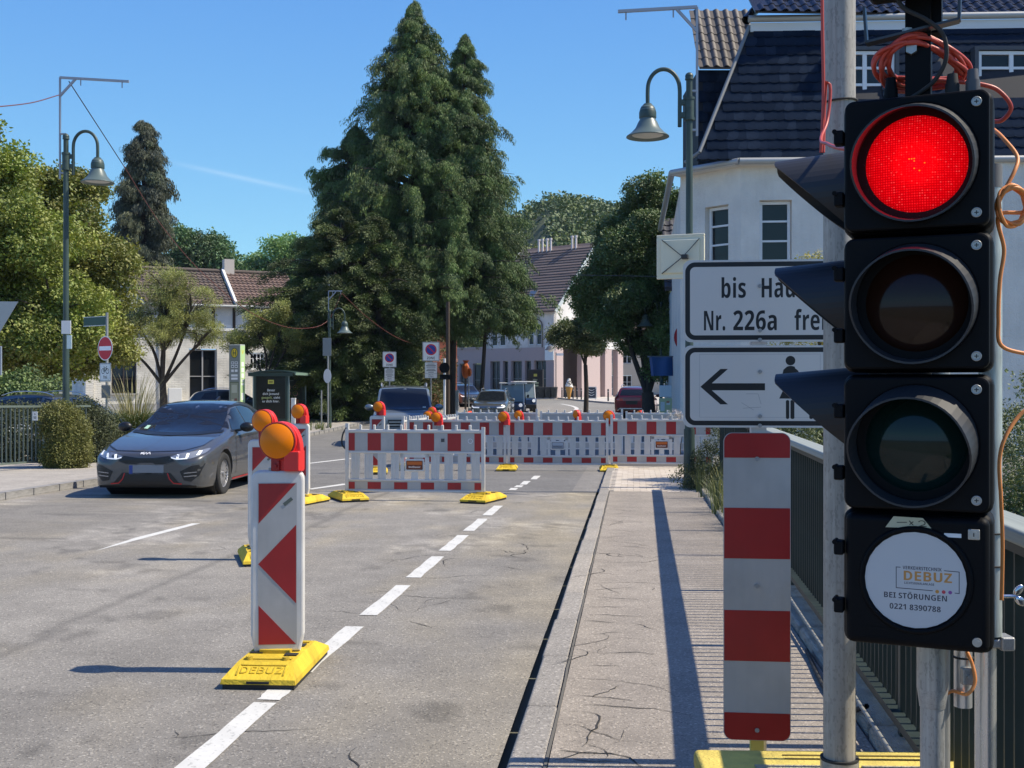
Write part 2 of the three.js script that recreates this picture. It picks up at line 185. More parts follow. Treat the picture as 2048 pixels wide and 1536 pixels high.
// pavements: raised sheets with a kerb round the edge
function pavement(name, pts, h, mat, kerbMat) {
  const s = shapeOf(pts), g = new THREE.ShapeGeometry(s), fine = [], p = g.attributes.position, ix = g.index.array; const put = (a, b, c, n) => { if (n === 0) { fine.push(a, b, c); return; } const ab = [(a[0] + b[0]) / 2, (a[1] + b[1]) / 2], bc = [(b[0] + c[0]) / 2, (b[1] + c[1]) / 2], ca = [(c[0] + a[0]) / 2, (c[1] + a[1]) / 2]; put(a, ab, ca, n - 1); put(ab, b, bc, n - 1); put(ca, bc, c, n - 1); put(ab, bc, ca, n - 1); };
  for (let i = 0; i < ix.length; i += 3) { const v = [0, 1, 2].map((k) => [p.getX(ix[i + k]), p.getY(ix[i + k])]); put(...v, 5); }
  const pos = [], uv = []; for (const q of fine) { pos.push(q[0], gy(q[1]) + h, -q[1]); uv.push(q[0], q[1]); }
  const o = new THREE.BufferGeometry(); o.setAttribute('position', new THREE.Float32BufferAttribute(pos, 3)); o.setAttribute('uv', new THREE.Float32BufferAttribute(uv, 2)); o.computeVertexNormals();
  const top = struct(name, o, mat);
  for (let i = 0; i < pts.length; i++) { const a = pts[i], b = pts[(i + 1) % pts.length], L = Math.hypot(b[0] - a[0], b[1] - a[1]); if (L > 60 || Math.abs(a[0]) > 24) continue; const n = Math.ceil(L); for (let k = 0; k < n; k++) { const f = (t) => { const x = lerp(a[0], b[0], t), d = lerp(a[1], b[1], t); return V3(x, gy(d) + h - 0.1, -d); }; if (b[1] > 2 || a[1] > 2) part('kerb_stone', bar(f(k / n + 0.004), f((k + 1) / n - 0.004), 0.16, 0.212), kerbMat, top); } }
  return top;
}
const kerbGrey = M(0.3, 0.29, 0.275, 0.9, { map: rep(T.mottle, 2) });
pavement('left_pavement', [[-9, -3], [-7.6, 12], [-7.4, 16.2], [-7.05, 19.2], [-7.4, 30], [-7.7, 42], [-7.2, 54], [-5.6, 62], [-3.4, 70], [-4, 84], [-9, 94], [-60, 100], [-60, -3]], 0.11, M(0.36 / T.asphaltMean, 0.335 / T.asphaltMean, 0.3 / T.asphaltMean, 0.92, { map: rep(T.asphalt, 0.7), bumpMap: rep(T.asphaltBump, 0.6), bumpScale: 0.004 }), kerbGrey);
pavement('square_pavement', [[2.6, 132], [3.6, 119], [6.0, 97], [7.4, 90], [10, 84], [17, 76], [42, 74], [42, 135]], 0.12, M(0.6, 0.55, 0.48, 0.92, { map: rep(T.mottle, 0.8) }), kerbGrey);
// ---------------------------------------------------------------- buildings
const glassDark = new THREE.MeshPhysicalMaterial({ color: C(0.012, 0.014, 0.016), roughness: 0.05, clearcoat: 0.2, specularIntensity: 0.6 });
const whiteFrame = M(0.78, 0.79, 0.78, 0.5);
// wall panel in local axes: x 0..w, y 0..h, front face at z = 0; holes [x, y, w, h, arch]
function wallGeo(w, h, holes = [], t = 0.3) { const s = shapeOf([[0, 0], [w, 0], [w, h], [0, h]]); for (const [x, y, a, b, arch] of holes) { const p = new THREE.Path(); p.moveTo(x, y); p.lineTo(x + a, y); p.lineTo(x + a, y + b - (arch || 0)); if (arch) p.quadraticCurveTo(x + a / 2, y + b + arch * 0.8, x, y + b - arch); else p.lineTo(x, y + b); p.closePath(); s.holes.push(p); } const g = extr(s, t); return g.translate(0, 0, -t); }
function windowAt(parent, x, y, w, h, o = {}) { // frame mesh with its pane and bars as sub-parts; o.z depth, o.cols, o.rows
  const z = o.z ?? -0.14, f = o.f ?? 0.06, fr = [box(w, f, 0.07, x + w / 2, y + f / 2, z), box(w, f, 0.07, x + w / 2, y + h - f / 2, z), box(f, h - 2 * f, 0.07, x + f / 2, y + h / 2, z), box(f, h - 2 * f, 0.07, x + w - f / 2, y + h / 2, z)];
  const cols = o.cols ?? 1, rows = o.rows ?? 1, m = o.m ?? 0.045;
  for (let i = 1; i < cols; i++) fr.push(box(m * 1.6, h - 2 * f, 0.06, x + w * i / cols, y + h / 2, z));
  for (let j = 1; j < rows; j++) for (let i = 0; i < cols; i++) fr.push(box(w / cols - m * 1.6 - 0.01, m, 0.05, x + w * (i + 0.5) / cols, y + h * j / rows, z));
  const win = part('window', join(fr), o.mat ?? whiteFrame, parent); part('pane', box(w - 0.02, h - 0.02, 0.012, x + w / 2, y + h / 2, z - 0.03), o.glass ?? glassDark, win);
  if (o.sill) part('sill', box(w + 0.16, 0.06, 0.2, x + w / 2, y - 0.031, 0.05), o.sill, win); return win;
}
// a run of pantiles: one wavy course; x 0..w, rising along +z' (the caller turns it)
function courseGeo(w, len, wave, amp, lip = 0.03) { const n = Math.round(w / wave) * 6, pos = [], idx = [], uv = []; for (let i = 0; i <= n; i++) { const x = w * i / n, a = amp * Math.max(-0.25, Math.sin(2 * Math.PI * x / wave)); for (const [s, y] of [[0.012, -0.004], [0, lip + a], [len * 1.04, a * 0.6 + 0.004]]) { pos.push(x, y, -s); uv.push(x, s); } } for (let i = 0; i < n; i++) for (let k = 0; k < 2; k++) { const a = i * 3 + k, b = a + 3; idx.push(a, b, a + 1, b, b + 1, a + 1); } const g = new THREE.BufferGeometry(); g.setAttribute('position', new THREE.Float32BufferAttribute(pos, 3)); g.setAttribute('uv', new THREE.Float32BufferAttribute(uv, 2)); g.setIndex(idx); const t = g.toNonIndexed(); t.computeVertexNormals(); return t; }
// slope(parent, mat, w, L, ...): a roof plane whose eave runs along local x; returns the deck with its courses as children
function slope(parent, x, y, z, w, L, pitch, turn, mats, course, wave, amp, lip) {
  const deck = part('roof', box(w, 0.12, L, w / 2, -0.065, -L / 2), mats[0], parent); deck.position.set(x, y, z); deck.rotation.set(pitch, turn, 0, 'YXZ');
  const n = Math.floor(L / course), g = courseGeo(w, course, wave, amp, lip); for (let j = 0; j < n; j++) { const c = part('tile_course', g, mats[(j * 7 + 3) % mats.length], deck); c.position.set((R0() - 0.5) * 0.01, 0.005, -j * course); } return deck;
}
// --- white brick house on the left
{
  const b = thing('brick_house', 'old white painted brick house with half timbering and brown tiled roof behind the street tree', 'house', V3(-25.5, gy(68), -67), 27 * Math.PI / 180), W = 11.7, G = 4.75, E = 6.2; b.scale.setScalar(1.08);
  const brickTex = dataTex(512, 512, (u, v) => { const row = Math.floor(v * 16), bx = u * 6 + (row % 2) * 0.5, fx = bx - Math.floor(bx), fy = v * 16 - row; const m = fx < 0.05 || fy < 0.14; return (m ? 0.25 : 0.6 + 0.35 * hash(Math.floor(bx) % 6, row)) + 0.12 * fbm(u * 40, v * 40, 2, 40); });
  const brick = M(0.8, 0.77, 0.69, 0.85, { map: rep(T.mottle, 0.35), bumpMap: rep(brickTex, 0.42, 0.62), bumpScale: 0.05 }), plaster = M(0.72, 0.72, 0.7, 0.9, { bumpMap: rep(T.stucco, 1), bumpScale: 0.01 }), grey = M(0.36, 0.36, 0.36, 0.8), timber = M(0.04, 0.03, 0.025, 0.8);
  part('wall', wallGeo(W, G, [[1.35, 1.1, 1.35, 2.55, 0.25], [5.6, 0.5, 1.6, 3.2], [9.1, 2.5, 0.9, 1.0], [10.3, 2.5, 0.9, 1.0]]), brick, b);
  part('wall', box(0.3, G, 7, 0.15, G / 2, -3.81), brick, b); part('wall', box(0.3, G, 7, W - 0.15, G / 2, -3.81), brick, b);
  part('plinth', box(W + 0.08, 0.55, 0.1, W / 2, 0.27, 0.052), grey, b);
  part('cornice', box(W + 0.3, 0.16, 0.34, W / 2, G + 0.08, 0.02), plaster, b, 'pale moulded cornice over the ground floor');
  for (const x of [-0.02, 3.9, 8.1, 8.72]) part('pilaster', box(0.42, G - 0.56, 0.09, x + 0.21, 0.555 + (G - 0.56) / 2, 0.047), brick, b);
  windowAt(b, 1.37, 1.12, 1.31, 2.45, { cols: 2, rows: 3, z: -0.2, mat: timber, sill: grey }); windowAt(b, 5.62, 0.55, 1.56, 3.1, { cols: 2, rows: 2, z: -0.22, mat: grey });
  for (const x of [9.12, 10.32]) windowAt(b, x, 2.52, 0.86, 0.96, { cols: 4, rows: 3, z: -0.12, m: 0.03, sill: plaster });
  part('upper_wall', wallGeo(W, E - G - 0.16, [[1.6, 0.15, 1, 0.95], [4.2, 0.15, 1, 0.95], [9.6, 0.15, 1, 0.95]], 0.25).translate(0, G + 0.16, -0.02), plaster, b);
  for (const x of [1.62, 4.22, 9.62]) windowAt(b, x, G + 0.33, 0.96, 0.9, { cols: 2, z: -0.12 });
  for (const x of [0, 1.3, 2.8, 3.9, 5.4, 6.9, 8.1, 9.2, 10.8, 11.5]) part('timber_post', box(0.16, E - G - 0.165, 0.06, x + 0.08, G + 0.163 + (E - G - 0.165) / 2, 0.012), timber, b);
  const rm = [M(0.11, 0.085, 0.072, 0.85), M(0.135, 0.1, 0.082, 0.85), M(0.09, 0.07, 0.062, 0.85)], rr = [M(0.15, 0.098, 0.08, 0.85), M(0.18, 0.12, 0.1, 0.85), M(0.125, 0.085, 0.07, 0.85)];
  slope(b, -0.2, E, 0.42, 8.3, 4.3, 0.56, 0, rm, 0.35, 0.27, 0.045, 0.05); slope(b, 8.35, E + 0.02, 0.42, 3.9, 4.3, 0.56, 0, rr, 0.35, 0.27, 0.045, 0.05);
  part('fire_wall', bar(V3(8.22, E + 0.1, 0.42), V3(8.22, E + 2.42, -3.2), 0.14, 0.24), plaster, b); part('ridge', rod(V3(-0.2, E + 2.36, -3.26), V3(W + 0.5, E + 2.36, -3.26), 0.13), rm[0], b);
  part('gutter', rod(V3(-0.25, E - 0.02, 0.5), V3(W + 0.6, E - 0.02, 0.5), 0.075), M(0.45, 0.46, 0.44, 0.5), b);
  const gab = part('gable', extr([[-0.3, 0], [3.4, 0], [1.55, 1.75]], 0.3).translate(-0.2, E - 0.05, 0.3), plaster, b); for (const [a, c] of [[[-0.5, E], [1.35, E + 1.8]], [[1.35, E + 1.8], [3.2, E]], [[-0.4, E + 0.62], [2.6, E + 0.62]], [[0.7, E], [0.7, E + 1.1]], [[2, E], [2, E + 1.1]]]) part('timber_beam', bar(V3(...a, 0.63), V3(...c, 0.63), 0.15, 0.07), timber, gab);
  part('chimney', box(0.6, 1, 0.6, 8.6, E + 2.6, -3.3), M(0.55, 0.5, 0.45, 0.9), b);
  part('meter_box', rbox(0.75, 0.85, 0.3, 0.03, 4.75, 1.0, 0.3), M(0.66, 0.67, 0.66, 0.6), b, 'pale grey meter cabinet by the tree trunk');
}
// --- orange rendered house behind the conifers
{
  const b = thing('orange_house', 'orange rendered house mostly hidden behind the tall conifers', 'house', V3(-12.6, gy(72), -73.5), 6 * Math.PI / 180), mat = M(0.62, 0.2, 0.115, 0.9, { map: rep(T.mottle, 0.4), bumpMap: rep(T.stucco, 1), bumpScale: 0.01 });
  part('wall', wallGeo(9, 7, [[1.4, 1.2, 1, 1.5], [4.4, 1.2, 1, 1.5], [1.4, 4, 1, 1.5], [4.4, 4, 1, 1.5]]), mat, b); part('wall', box(0.3, 7, 8, 8.85, 3.5, -4.31), mat, b); part('wall', box(0.3, 7, 8, 0.15, 3.5, -4.31), mat, b);
  for (const x of [1.42, 4.42]) for (const y of [1.22, 4.02]) windowAt(b, x, y, 0.96, 1.45, { cols: 2, rows: 2 });
  slope(b, -0.3, 7, 0.5, 9.6, 5.2, 0.6, 0, [M(0.13, 0.09, 0.08, 0.8), M(0.16, 0.1, 0.09, 0.8)], 0.35, 0.3, 0.04, 0.05);
  for (const x of [6.35, 6.72]) part('drainpipe', rod(V3(x, 0.1, 0.1), V3(x, 6.9, 0.1), 0.055), M(0.6, 0.57, 0.52, 0.4), b);
  part('string_course', box(9.1, 0.2, 0.12, 4.5, 3.3, 0.062), M(0.7, 0.33, 0.22, 0.9), b);
}
// --- pink house on the square
{
  const a = -40 * Math.PI / 180, b = thing('pink_house', 'white and mauve corner house with brown roof and arcade on the square', 'house', V3(4.12, gy(110), -110), a);
  // local: x runs along the eave front to the corner at x = 0 (the house lies at x < 0), z towards the street
  const L = 8.9, Wd = 13, G = 5.1, E = 9.0, RZ = 15.9, mauve = M(0.4, 0.325, 0.32, 0.9, { bumpMap: rep(T.stucco, 1), bumpScale: 0.01 }), white = M(0.72, 0.7, 0.68, 0.9, { map: rep(T.mottle, 0.15) }), pitch = Math.atan2(RZ - E, Wd / 2), rl = Math.hypot(RZ - E, Wd / 2) + 0.5;
  const holes = [[0.6, 0.2, 1.3, 3.6], [2.3, 0.2, 0.7, 3.6], [3.4, 0.2, 1.4, 3.6], [5.2, 0.2, 0.8, 3.6], [6.4, 0.2, 1.5, 3.6]];
  part('wall', wallGeo(L, G, holes, 0.4).translate(-L, 0, 0), mauve, b); for (const [x, y, w, h] of holes) windowAt(b, x - L + 0.02, y + 0.02, w - 0.04, h - 0.04, { cols: w > 1 ? 2 : 1, rows: 2, z: -0.3, mat: M(0.2, 0.2, 0.2, 0.5) });
  const uh = [[0.7, 0.25, 0.8, 2.1], [1.8, 0.25, 0.8, 2.1], [5.6, 0.25, 0.7, 2.1], [6.6, 0.25, 0.7, 2.1]]; part('upper_wall', wallGeo(L, E - G, uh, 0.35).translate(-L, G, -0.03), white, b); for (const [x, y, w, h] of uh) windowAt(b, x - L + 0.02, y + G + 0.02, w - 0.04, h - 0.04, { rows: 2, z: -0.15 });
  // gable end at x = 0, facing right
  const gable = shapeOf([[0, G], [Wd, G], [Wd, E], [Wd / 2, RZ], [0, E]]); part('gable_wall', extr(gable, 0.35).rotateY(Math.PI / 2).translate(-0.35, 0, 0), white, b);
  for (const [z, w] of [[0, 1.1], [4.2, 3.2], [8.3, 1.2], [10.6, 1]]) part('arcade_pillar', box(0.6, G, w, -0.32, G / 2, -z - w / 2 - 0.42), M(0.5, 0.395, 0.375, 0.9), b);
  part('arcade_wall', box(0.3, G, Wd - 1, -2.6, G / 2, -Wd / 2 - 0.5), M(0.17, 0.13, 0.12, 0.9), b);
  const rm = [M(0.14, 0.105, 0.095, 0.85), M(0.165, 0.125, 0.11, 0.85), M(0.12, 0.095, 0.088, 0.85)];
  slope(b, -L - 0.4, E - 0.35, 0.5, L + 1, rl + 0.1, pitch, 0, rm, 0.42, 0.6, 0.006, 0.07); slope(b, 0.6, E - 0.35, -Wd - 0.5, L + 1, rl + 0.1, pitch, Math.PI, rm, 0.42, 0.6, 0.006, 0.07);
  for (const s of [1, -1]) part('verge_board', bar(V3(0.62, E - 0.5, -Wd / 2 + s * (Wd / 2 + 0.5)), V3(0.62, RZ + 0.08, -Wd / 2), 0.05, 0.4), M(0.5, 0.55, 0.55, 0.5), b);
  part('verge_board', bar(V3(-L - 0.42, E - 0.4, 0.5), V3(-L - 0.42, RZ + 0.12, -Wd / 2), 0.05, 0.3), M(0.5, 0.55, 0.55, 0.5), b);
  part('gutter', rod(V3(-L - 0.4, E - 0.4, 0.62), V3(0.6, E - 0.4, 0.62), 0.09), M(0.1, 0.08, 0.07, 0.6), b); part('drainpipe', tube([V3(-2.9, E - 0.45, 0.55), V3(-2.4, E - 0.9, 0.25), V3(-1.5, E - 1.4, 0.12), V3(-1.4, E - 2.4, 0.1), V3(-1.4, G, 0.1)], 0.06), M(0.08, 0.06, 0.055, 0.5), b);
  const glassSky = new THREE.MeshPhysicalMaterial({ color: C(0.1, 0.13, 0.16), roughness: 0.08, clearcoat: 1 });
  const rs = (x, t) => { const w = part('skylight', join(box(0.95, 0.1, 1.5), box(1.05, 0.16, 0.1, 0, 0.02, 0.76)), M(0.12, 0.12, 0.12, 0.6), b); w.position.set(x, E - 0.35 + Math.sin(pitch) * t + 0.1, 0.5 - Math.cos(pitch) * t + 0.08); w.rotation.x = pitch; part('pane', box(0.8, 0.02, 1.3, 0, 0.07, 0), glassSky, w); };
  rs(-3.6, 2.2); rs(-5.8, 2.2);
  for (const x of [-6.6, -6.1, -5.5, -5.0, -2.2, -1.7]) part('vent_pipe', join(rod(V3(x, RZ - 0.6, -Wd / 2 + 0.6), V3(x, RZ + 0.75, -Wd / 2 + 0.6), 0.11), cyl(0.16, 0.16, 0.2, x, RZ + 0.8, -Wd / 2 + 0.6, 10)), M(0.72, 0.64, 0.6, 0.6), b);
  part('sign_panel', box(1.05, 1.5, 0.06, -0.55, G - 0.55, 0.05), M(0.75, 0.8, 0.8, 0.5), b, 'blank pale sign panel by the corner');
  part('annex_wall', wallGeo(4.6, G, [[0.7, 0.2, 1.2, 3.4], [2.6, 0.2, 1.2, 3.4]], 0.4).translate(-L - 4.6, 0, -0.2), mauve, b); for (const x of [0.72, 2.62]) windowAt(b, x - L - 4.6, 0.22, 1.16, 3.3, { rows: 2, z: -0.42, mat: M(0.2, 0.2, 0.2, 0.5) }); part('annex_roof', box(4.8, 0.2, 8, -L - 2.3, G + 0.1, -4.1), mauve, b);
}
// --- white house with slate mansard on the right
{
  const b = thing('white_house', 'white rendered house with slate mansard roof behind the signs and traffic light', 'house'), render_ = M(0.8, 0.755, 0.67, 0.9, { map: rep(T.faint, 0.3), bumpMap: rep(T.stucco, 1.2), bumpScale: 0.012 });
  const P0 = [4.72, 31.4], P1 = [6.1, 29.9], P2 = [12.9, 29.3], EV = 7.4, BASE = -3;
  const facet = (a, c, holes) => { const w = Math.hypot(c[0] - a[0], c[1] - a[1]), g = new THREE.Group(); const m = part('wall', wallGeo(w, EV - BASE, holes.map(([x, y, ww, hh]) => [x, y - BASE, ww, hh]), 0.32), render_, b); m.position.set(a[0], BASE, -a[1]); m.rotation.y = -Math.atan2(-(c[1] - a[1]), c[0] - a[0]); for (const [x, y, ww, hh] of holes) windowAt(m, x + 0.02, y - BASE + 0.02, ww - 0.04, hh - 0.04, { rows: 4, z: -0.2, m: 0.05, f: 0.075 }); return m; };
  facet(P0, P1, [[0.86, 4.35, 0.78, 2.1]]); facet(P1, P2, [[0.5, 4.35, 0.85, 2.15], [3.3, 4.35, 0.9, 2.15]]); facet(P2, [20, 30.5], []);
  { const w = part('side_wall', box(0.3, EV - BASE, 12, 0, 0, 0), render_, b); w.position.set(5.62, (EV + BASE) / 2, -37.4); w.rotation.y = -PSI * 1.1; }
  // lower gutter and eave with shadowed soffit; the side eave runs back along the house
  const zinc = M(0.42, 0.42, 0.4, 0.45, { metalness: 0.3 }), E0 = V3(4.45, EV + 0.08, -31.2), E1 = V3(6.0, EV + 0.08, -29.55), E2 = V3(20, EV + 0.08, -28.95), E3 = V3(5.62, EV + 0.08, -42.5);
  part('gutter', join(rod(E0, E1, 0.09), rod(E1, E2, 0.09)), zinc, b); part('gutter', rod(E0, E3, 0.09), zinc, b);
  part('soffit', join(bar(V3(4.6, EV + 0.02, -31.3), V3(6.05, EV + 0.02, -29.75), 0.45, 0.05), bar(V3(6.0, EV + 0.025, -29.72), V3(20, EV + 0.025, -29.15), 0.4, 0.05)), render_, b);
  // mansard front slope with slates
  const A = V3(4.9, EV + 0.12, -29.75), B = V3(20, EV + 0.12, -29.1), Ct = V3(6.62, 11.55, -31.2), D = V3(20, 11.55, -30.6);
  const quad = (name, q, mat) => { const g = new THREE.BufferGeometry(); g.setAttribute('position', new THREE.Float32BufferAttribute([q[0], q[1], q[2], q[0], q[2], q[3]].flatMap((v) => [v.x, v.y, v.z]), 3)); g.computeVertexNormals(); return part(name, g, mat, b); };
  const deck = quad('mansard_roof', [A, B, D, Ct], M(0.012, 0.014, 0.02, 0.7));
  const nrm = V3().subVectors(B, A).cross(V3().subVectors(Ct, A)).normalize(), ex = V3().subVectors(B, A).normalize(), up = V3().crossVectors(nrm, ex).normalize(), SL = V3().subVectors(Ct, A).dot(up), basis = new THREE.Matrix4().makeBasis(ex, up, nrm);
  const slateMats = [[0.014, 0.024, 0.045], [0.009, 0.017, 0.034], [0.02, 0.032, 0.056], [0.011, 0.02, 0.039]].map((c) => M(...c, 0.9, { clearcoat: 0.001, specularIntensity: 0.05, map: rep(T.mottle, 1.5) }));
  const ss = new THREE.Shape(); ss.moveTo(-0.17, 0.36); ss.lineTo(-0.17, 0.03); ss.quadraticCurveTo(-0.05, -0.03, 0.06, 0.02); ss.quadraticCurveTo(0.17, 0.08, 0.17, 0.24); ss.lineTo(0.17, 0.36); ss.closePath();
  const sg = extr(ss, 0.024, 0, 4).rotateX(-0.09), r = rng(71), rest = []; let made = 0;
  const cut = (x, y) => [[7.6 - 4.9 + 1.0, 9.1 - 4.9 + 1.0], [11.6 - 4.9, 14.4 - 4.9]].some(([a, c]) => x > a && x < c && y > 1.6 && y < 3.05);
  const rowH = 0.3, nr = Math.floor(SL / rowH);
  for (let j = 0; j < nr; j++) { const y = j * rowH, x0 = 0.2 + 1.74 * y / SL; for (let x = x0 + (j % 2) * 0.14; x < 14; x += 0.27) { if (cut(x, y)) continue; const p = A.clone().addScaledVector(ex, x).addScaledVector(up, y + (r() - 0.5) * 0.012).addScaledVector(nrm, 0.04 + r() * 0.006), m4 = basis.clone().setPosition(p); if (x < 4.6 && made < 300) { made++; const m = part('slate', sg, slateMats[Math.floor(r() * 4)], deck); m.applyMatrix4(m4); } else rest.push(sg.clone().applyMatrix4(m4)); } }
  part('slate_field', join(rest), slateMats[0], deck).userData.kind = 'stuff';
  const trim = M(0.2, 0.21, 0.215, 0.6); part('hip_flashing', join(rod(V3(4.62, EV + 0.12, -29.95), V3(4.98, EV + 0.36, -29.78), 0.05), rod(V3(4.98, EV + 0.36, -29.78), Ct.clone().add(V3(-0.02, 0, 0.06)), 0.05)), trim, b);
  for (const [x, w] of [[8.75, 1.6], [12.62, 1.8]]) { const f = part('dormer', join(box(w + 0.24, 0.1, 0.5, x + w / 2, 10.68, -30.5), box(0.1, 1.4, 0.5, x - 0.06, 9.93, -30.5), box(0.1, 1.4, 0.5, x + w + 0.06, 9.93, -30.5)), M(0.05, 0.06, 0.075, 0.6), b); windowAt(f, x, 9.25, w, 1.36, { cols: 2, rows: 3, z: -30.35, f: 0.09, m: 0.07 }); }
  part('gutter', rod(V3(6.55, 11.72, -31.05), V3(20, 11.72, -30.45), 0.1), zinc, b); part('fascia', bar(V3(6.62, 11.5, -31.12), V3(20, 11.5, -30.5), 0.05, 0.24), M(0.72, 0.72, 0.7, 0.6), b);
  // black pantiles above the upper gutter, and the lit brown pantiles of the wing
  const tw = 0.31, tl = 0.42, pts = []; for (let i = 0; i <= 10; i++) { const t = i / 10; pts.push([tw * (t - 0.5) * 1.06, t < 0.45 ? -0.012 : 0.055 * Math.sin(Math.PI * (t - 0.45) / 0.55)]); } for (let i = 10; i >= 0; i--) pts.push([pts[i][0], pts[i][1] - 0.016]);
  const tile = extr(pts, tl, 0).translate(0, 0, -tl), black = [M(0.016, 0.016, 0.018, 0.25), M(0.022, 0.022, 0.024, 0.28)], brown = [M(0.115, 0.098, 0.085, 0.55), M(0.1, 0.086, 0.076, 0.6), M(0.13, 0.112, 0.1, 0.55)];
  const roofTop = part('upper_roof', box(13.2, 0.05, 3, 0, 0, -1.5), black[0], b); roofTop.position.set(13.25, 11.78, -30.95); roofTop.rotation.set(0.7, 0.045, 0, 'YXZ');
  for (let j = 0; j < 5; j++) for (let i = 0; i < 42; i++) { if (i * 0.31 < j * 0.3 - 0.2) continue; const m = part('tile', tile, black[(i * 3 + j) % 2], roofTop); m.position.set(-6.45 + i * tw, 0.055, -0.02 - j * 0.38); m.rotation.x = -0.05; }
  part('ridge_cap', tube([V3(6.5, 11.7, -31.1), V3(7.0, 12.3, -31.6), V3(8.3, 13.7, -32.8)], 0.13, 12, 10), black[0], b);
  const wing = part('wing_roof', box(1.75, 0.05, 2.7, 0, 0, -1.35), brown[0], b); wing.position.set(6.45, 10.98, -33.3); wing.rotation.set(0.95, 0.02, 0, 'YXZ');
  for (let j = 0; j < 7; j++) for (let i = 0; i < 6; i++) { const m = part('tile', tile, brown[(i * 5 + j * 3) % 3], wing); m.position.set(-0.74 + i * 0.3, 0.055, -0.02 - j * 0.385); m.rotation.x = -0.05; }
  part('wing_wall', box(1.9, 3.7, 3, 6.52, 9.14, -35.0), M(0.012, 0.014, 0.02, 0.7), b);
  for (let j = 0; j < 11; j++) for (let i = 0; i < 6; i++) { const m = part('slate', sg, slateMats[(i + j * 2) % 4], b); m.position.set(5.74 + i * 0.27 + (j % 2) * 0.13, 7.6 + j * 0.3, -33.44); }
}
// --- cream house far behind the arcade on the right
{
  const b = thing('cream_house', 'cream house far behind the arcade, glimpsed under the linden', 'house', V3(10, gy(134), -134), -0.2), cream = M(0.52, 0.46, 0.38, 0.9, { bumpMap: rep(T.stucco, 1), bumpScale: 0.01 }), holes = []; for (let i = 0; i < 7; i++) for (const y of [0.9, 3.9]) holes.push([1 + i * 2.2, y, 1.1, 1.6]);
  part('wall', wallGeo(16.5, 6.6, holes), cream, b); for (const [x, y, w, h] of holes) windowAt(b, x + 0.02, y + 0.02, w - 0.04, h - 0.04, { cols: 2, rows: 2 }); slope(b, -0.3, 6.6, 0.5, 17.1, 6, 0.7, 0, [M(0.13, 0.09, 0.08, 0.85), M(0.16, 0.11, 0.095, 0.85)], 0.4, 0.3, 0.04, 0.05);
}
// --- pale blue facade further along on the right, mostly hidden by the signs
{
  const b = thing('blue_house', 'pale blue stucco house edge with cornice right of the dark tree', 'house', V3(6.15, gy(43), -43), -0.1), st = M(0.5, 0.58, 0.62, 0.85, { bumpMap: rep(T.stucco, 1), bumpScale: 0.01 }), trim = M(0.66, 0.7, 0.7, 0.8);
  part('wall', wallGeo(9, 5.6, [[1.2, 0.9, 1, 2], [1.2, 3.6, 1, 1.5]], 0.3), st, b); windowAt(b, 1.22, 0.92, 0.96, 1.96, { cols: 2, rows: 2 }); windowAt(b, 1.22, 3.62, 0.96, 1.46, { cols: 2, rows: 2 }); part('wall', box(0.3, 5.6, 8, 0.15, 2.8, -4.31), st, b);
  part('cornice', join(box(9.2, 0.14, 0.3, 4.5, 2.75, 0.05), box(9.1, 0.1, 0.2, 4.5, 2.6, 0.04)), trim, b); part('pilaster', box(0.34, 2.5, 0.1, 0.6, 4.1, 0.06), trim, b); part('pilaster', box(0.2, 2.45, 0.1, 0.2, 1.3, 0.06), trim, b);
  for (let k = 0; k < 6; k++) part('quoin', rbox(0.42, 0.3, 0.12, 0.03, 0.2, 0.25 + k * 0.38, 0.07), trim, b); part('drainpipe', rod(V3(0.95, 0, 0.1), V3(0.95, 5.6, 0.1), 0.06), M(0.25, 0.36, 0.5, 0.5), b);
  slope(b, -0.3, 5.6, 0.5, 9.6, 5, 0.7, 0, [M(0.05, 0.05, 0.06, 0.7)], 0.4, 0.3, 0.04, 0.05);
}
// ---------------------------------------------------------------- trees and plants
const leafMat = (r, g, b, t = 0.3, o = {}) => new THREE.MeshPhysicalMaterial({ color: C(r, g, b), roughness: 0.62, transmission: t, thickness: 0, side: THREE.DoubleSide, ...o });
function quadLeaf(pos, p, dir, side, l, w, fold) { // folded diamond leaf
  const n = V3().crossVectors(dir, side).normalize(), tip = p.clone().addScaledVector(dir, l), a = p.clone().addScaledVector(dir, l * 0.45).addScaledVector(side, w).addScaledVector(n, fold), b = p.clone().addScaledVector(dir, l * 0.45).addScaledVector(side, -w).addScaledVector(n, fold), m = p.clone().addScaledVector(dir, l * 0.5);
  for (const t of [[p, a, m], [a, tip, m], [p, m, b], [m, tip, b]]) for (const v of t) pos.push(v.x, v.y, v.z);
}
const geoFrom = (pos) => { const g = new THREE.BufferGeometry(); g.setAttribute('position', new THREE.Float32BufferAttribute(pos, 3)); g.computeVertexNormals(); return g; };
const rdir = (r) => { const z = 2 * r() - 1, a = r() * 6.2832, s = Math.sqrt(1 - z * z); return V3(s * Math.cos(a), z, s * Math.sin(a)); };
function broadClump(seed, n = 32, l = 0.32, w = 0.13) { const r = rng(seed), pos = []; for (let i = 0; i < n; i++) { const p = rdir(r).multiplyScalar(0.25 + 0.7 * Math.sqrt(r())); p.y *= 0.75; const d = rdir(r).add(p.clone().multiplyScalar(0.8)); d.y -= 0.25; d.normalize(); const s = V3().crossVectors(d, rdir(r).add(V3(0, 1.4, 0))).normalize(); quadLeaf(pos, p, d, s, l * (0.7 + r() * 0.6), w * (0.7 + r() * 0.6), 0.04); } return geoFrom(pos); }
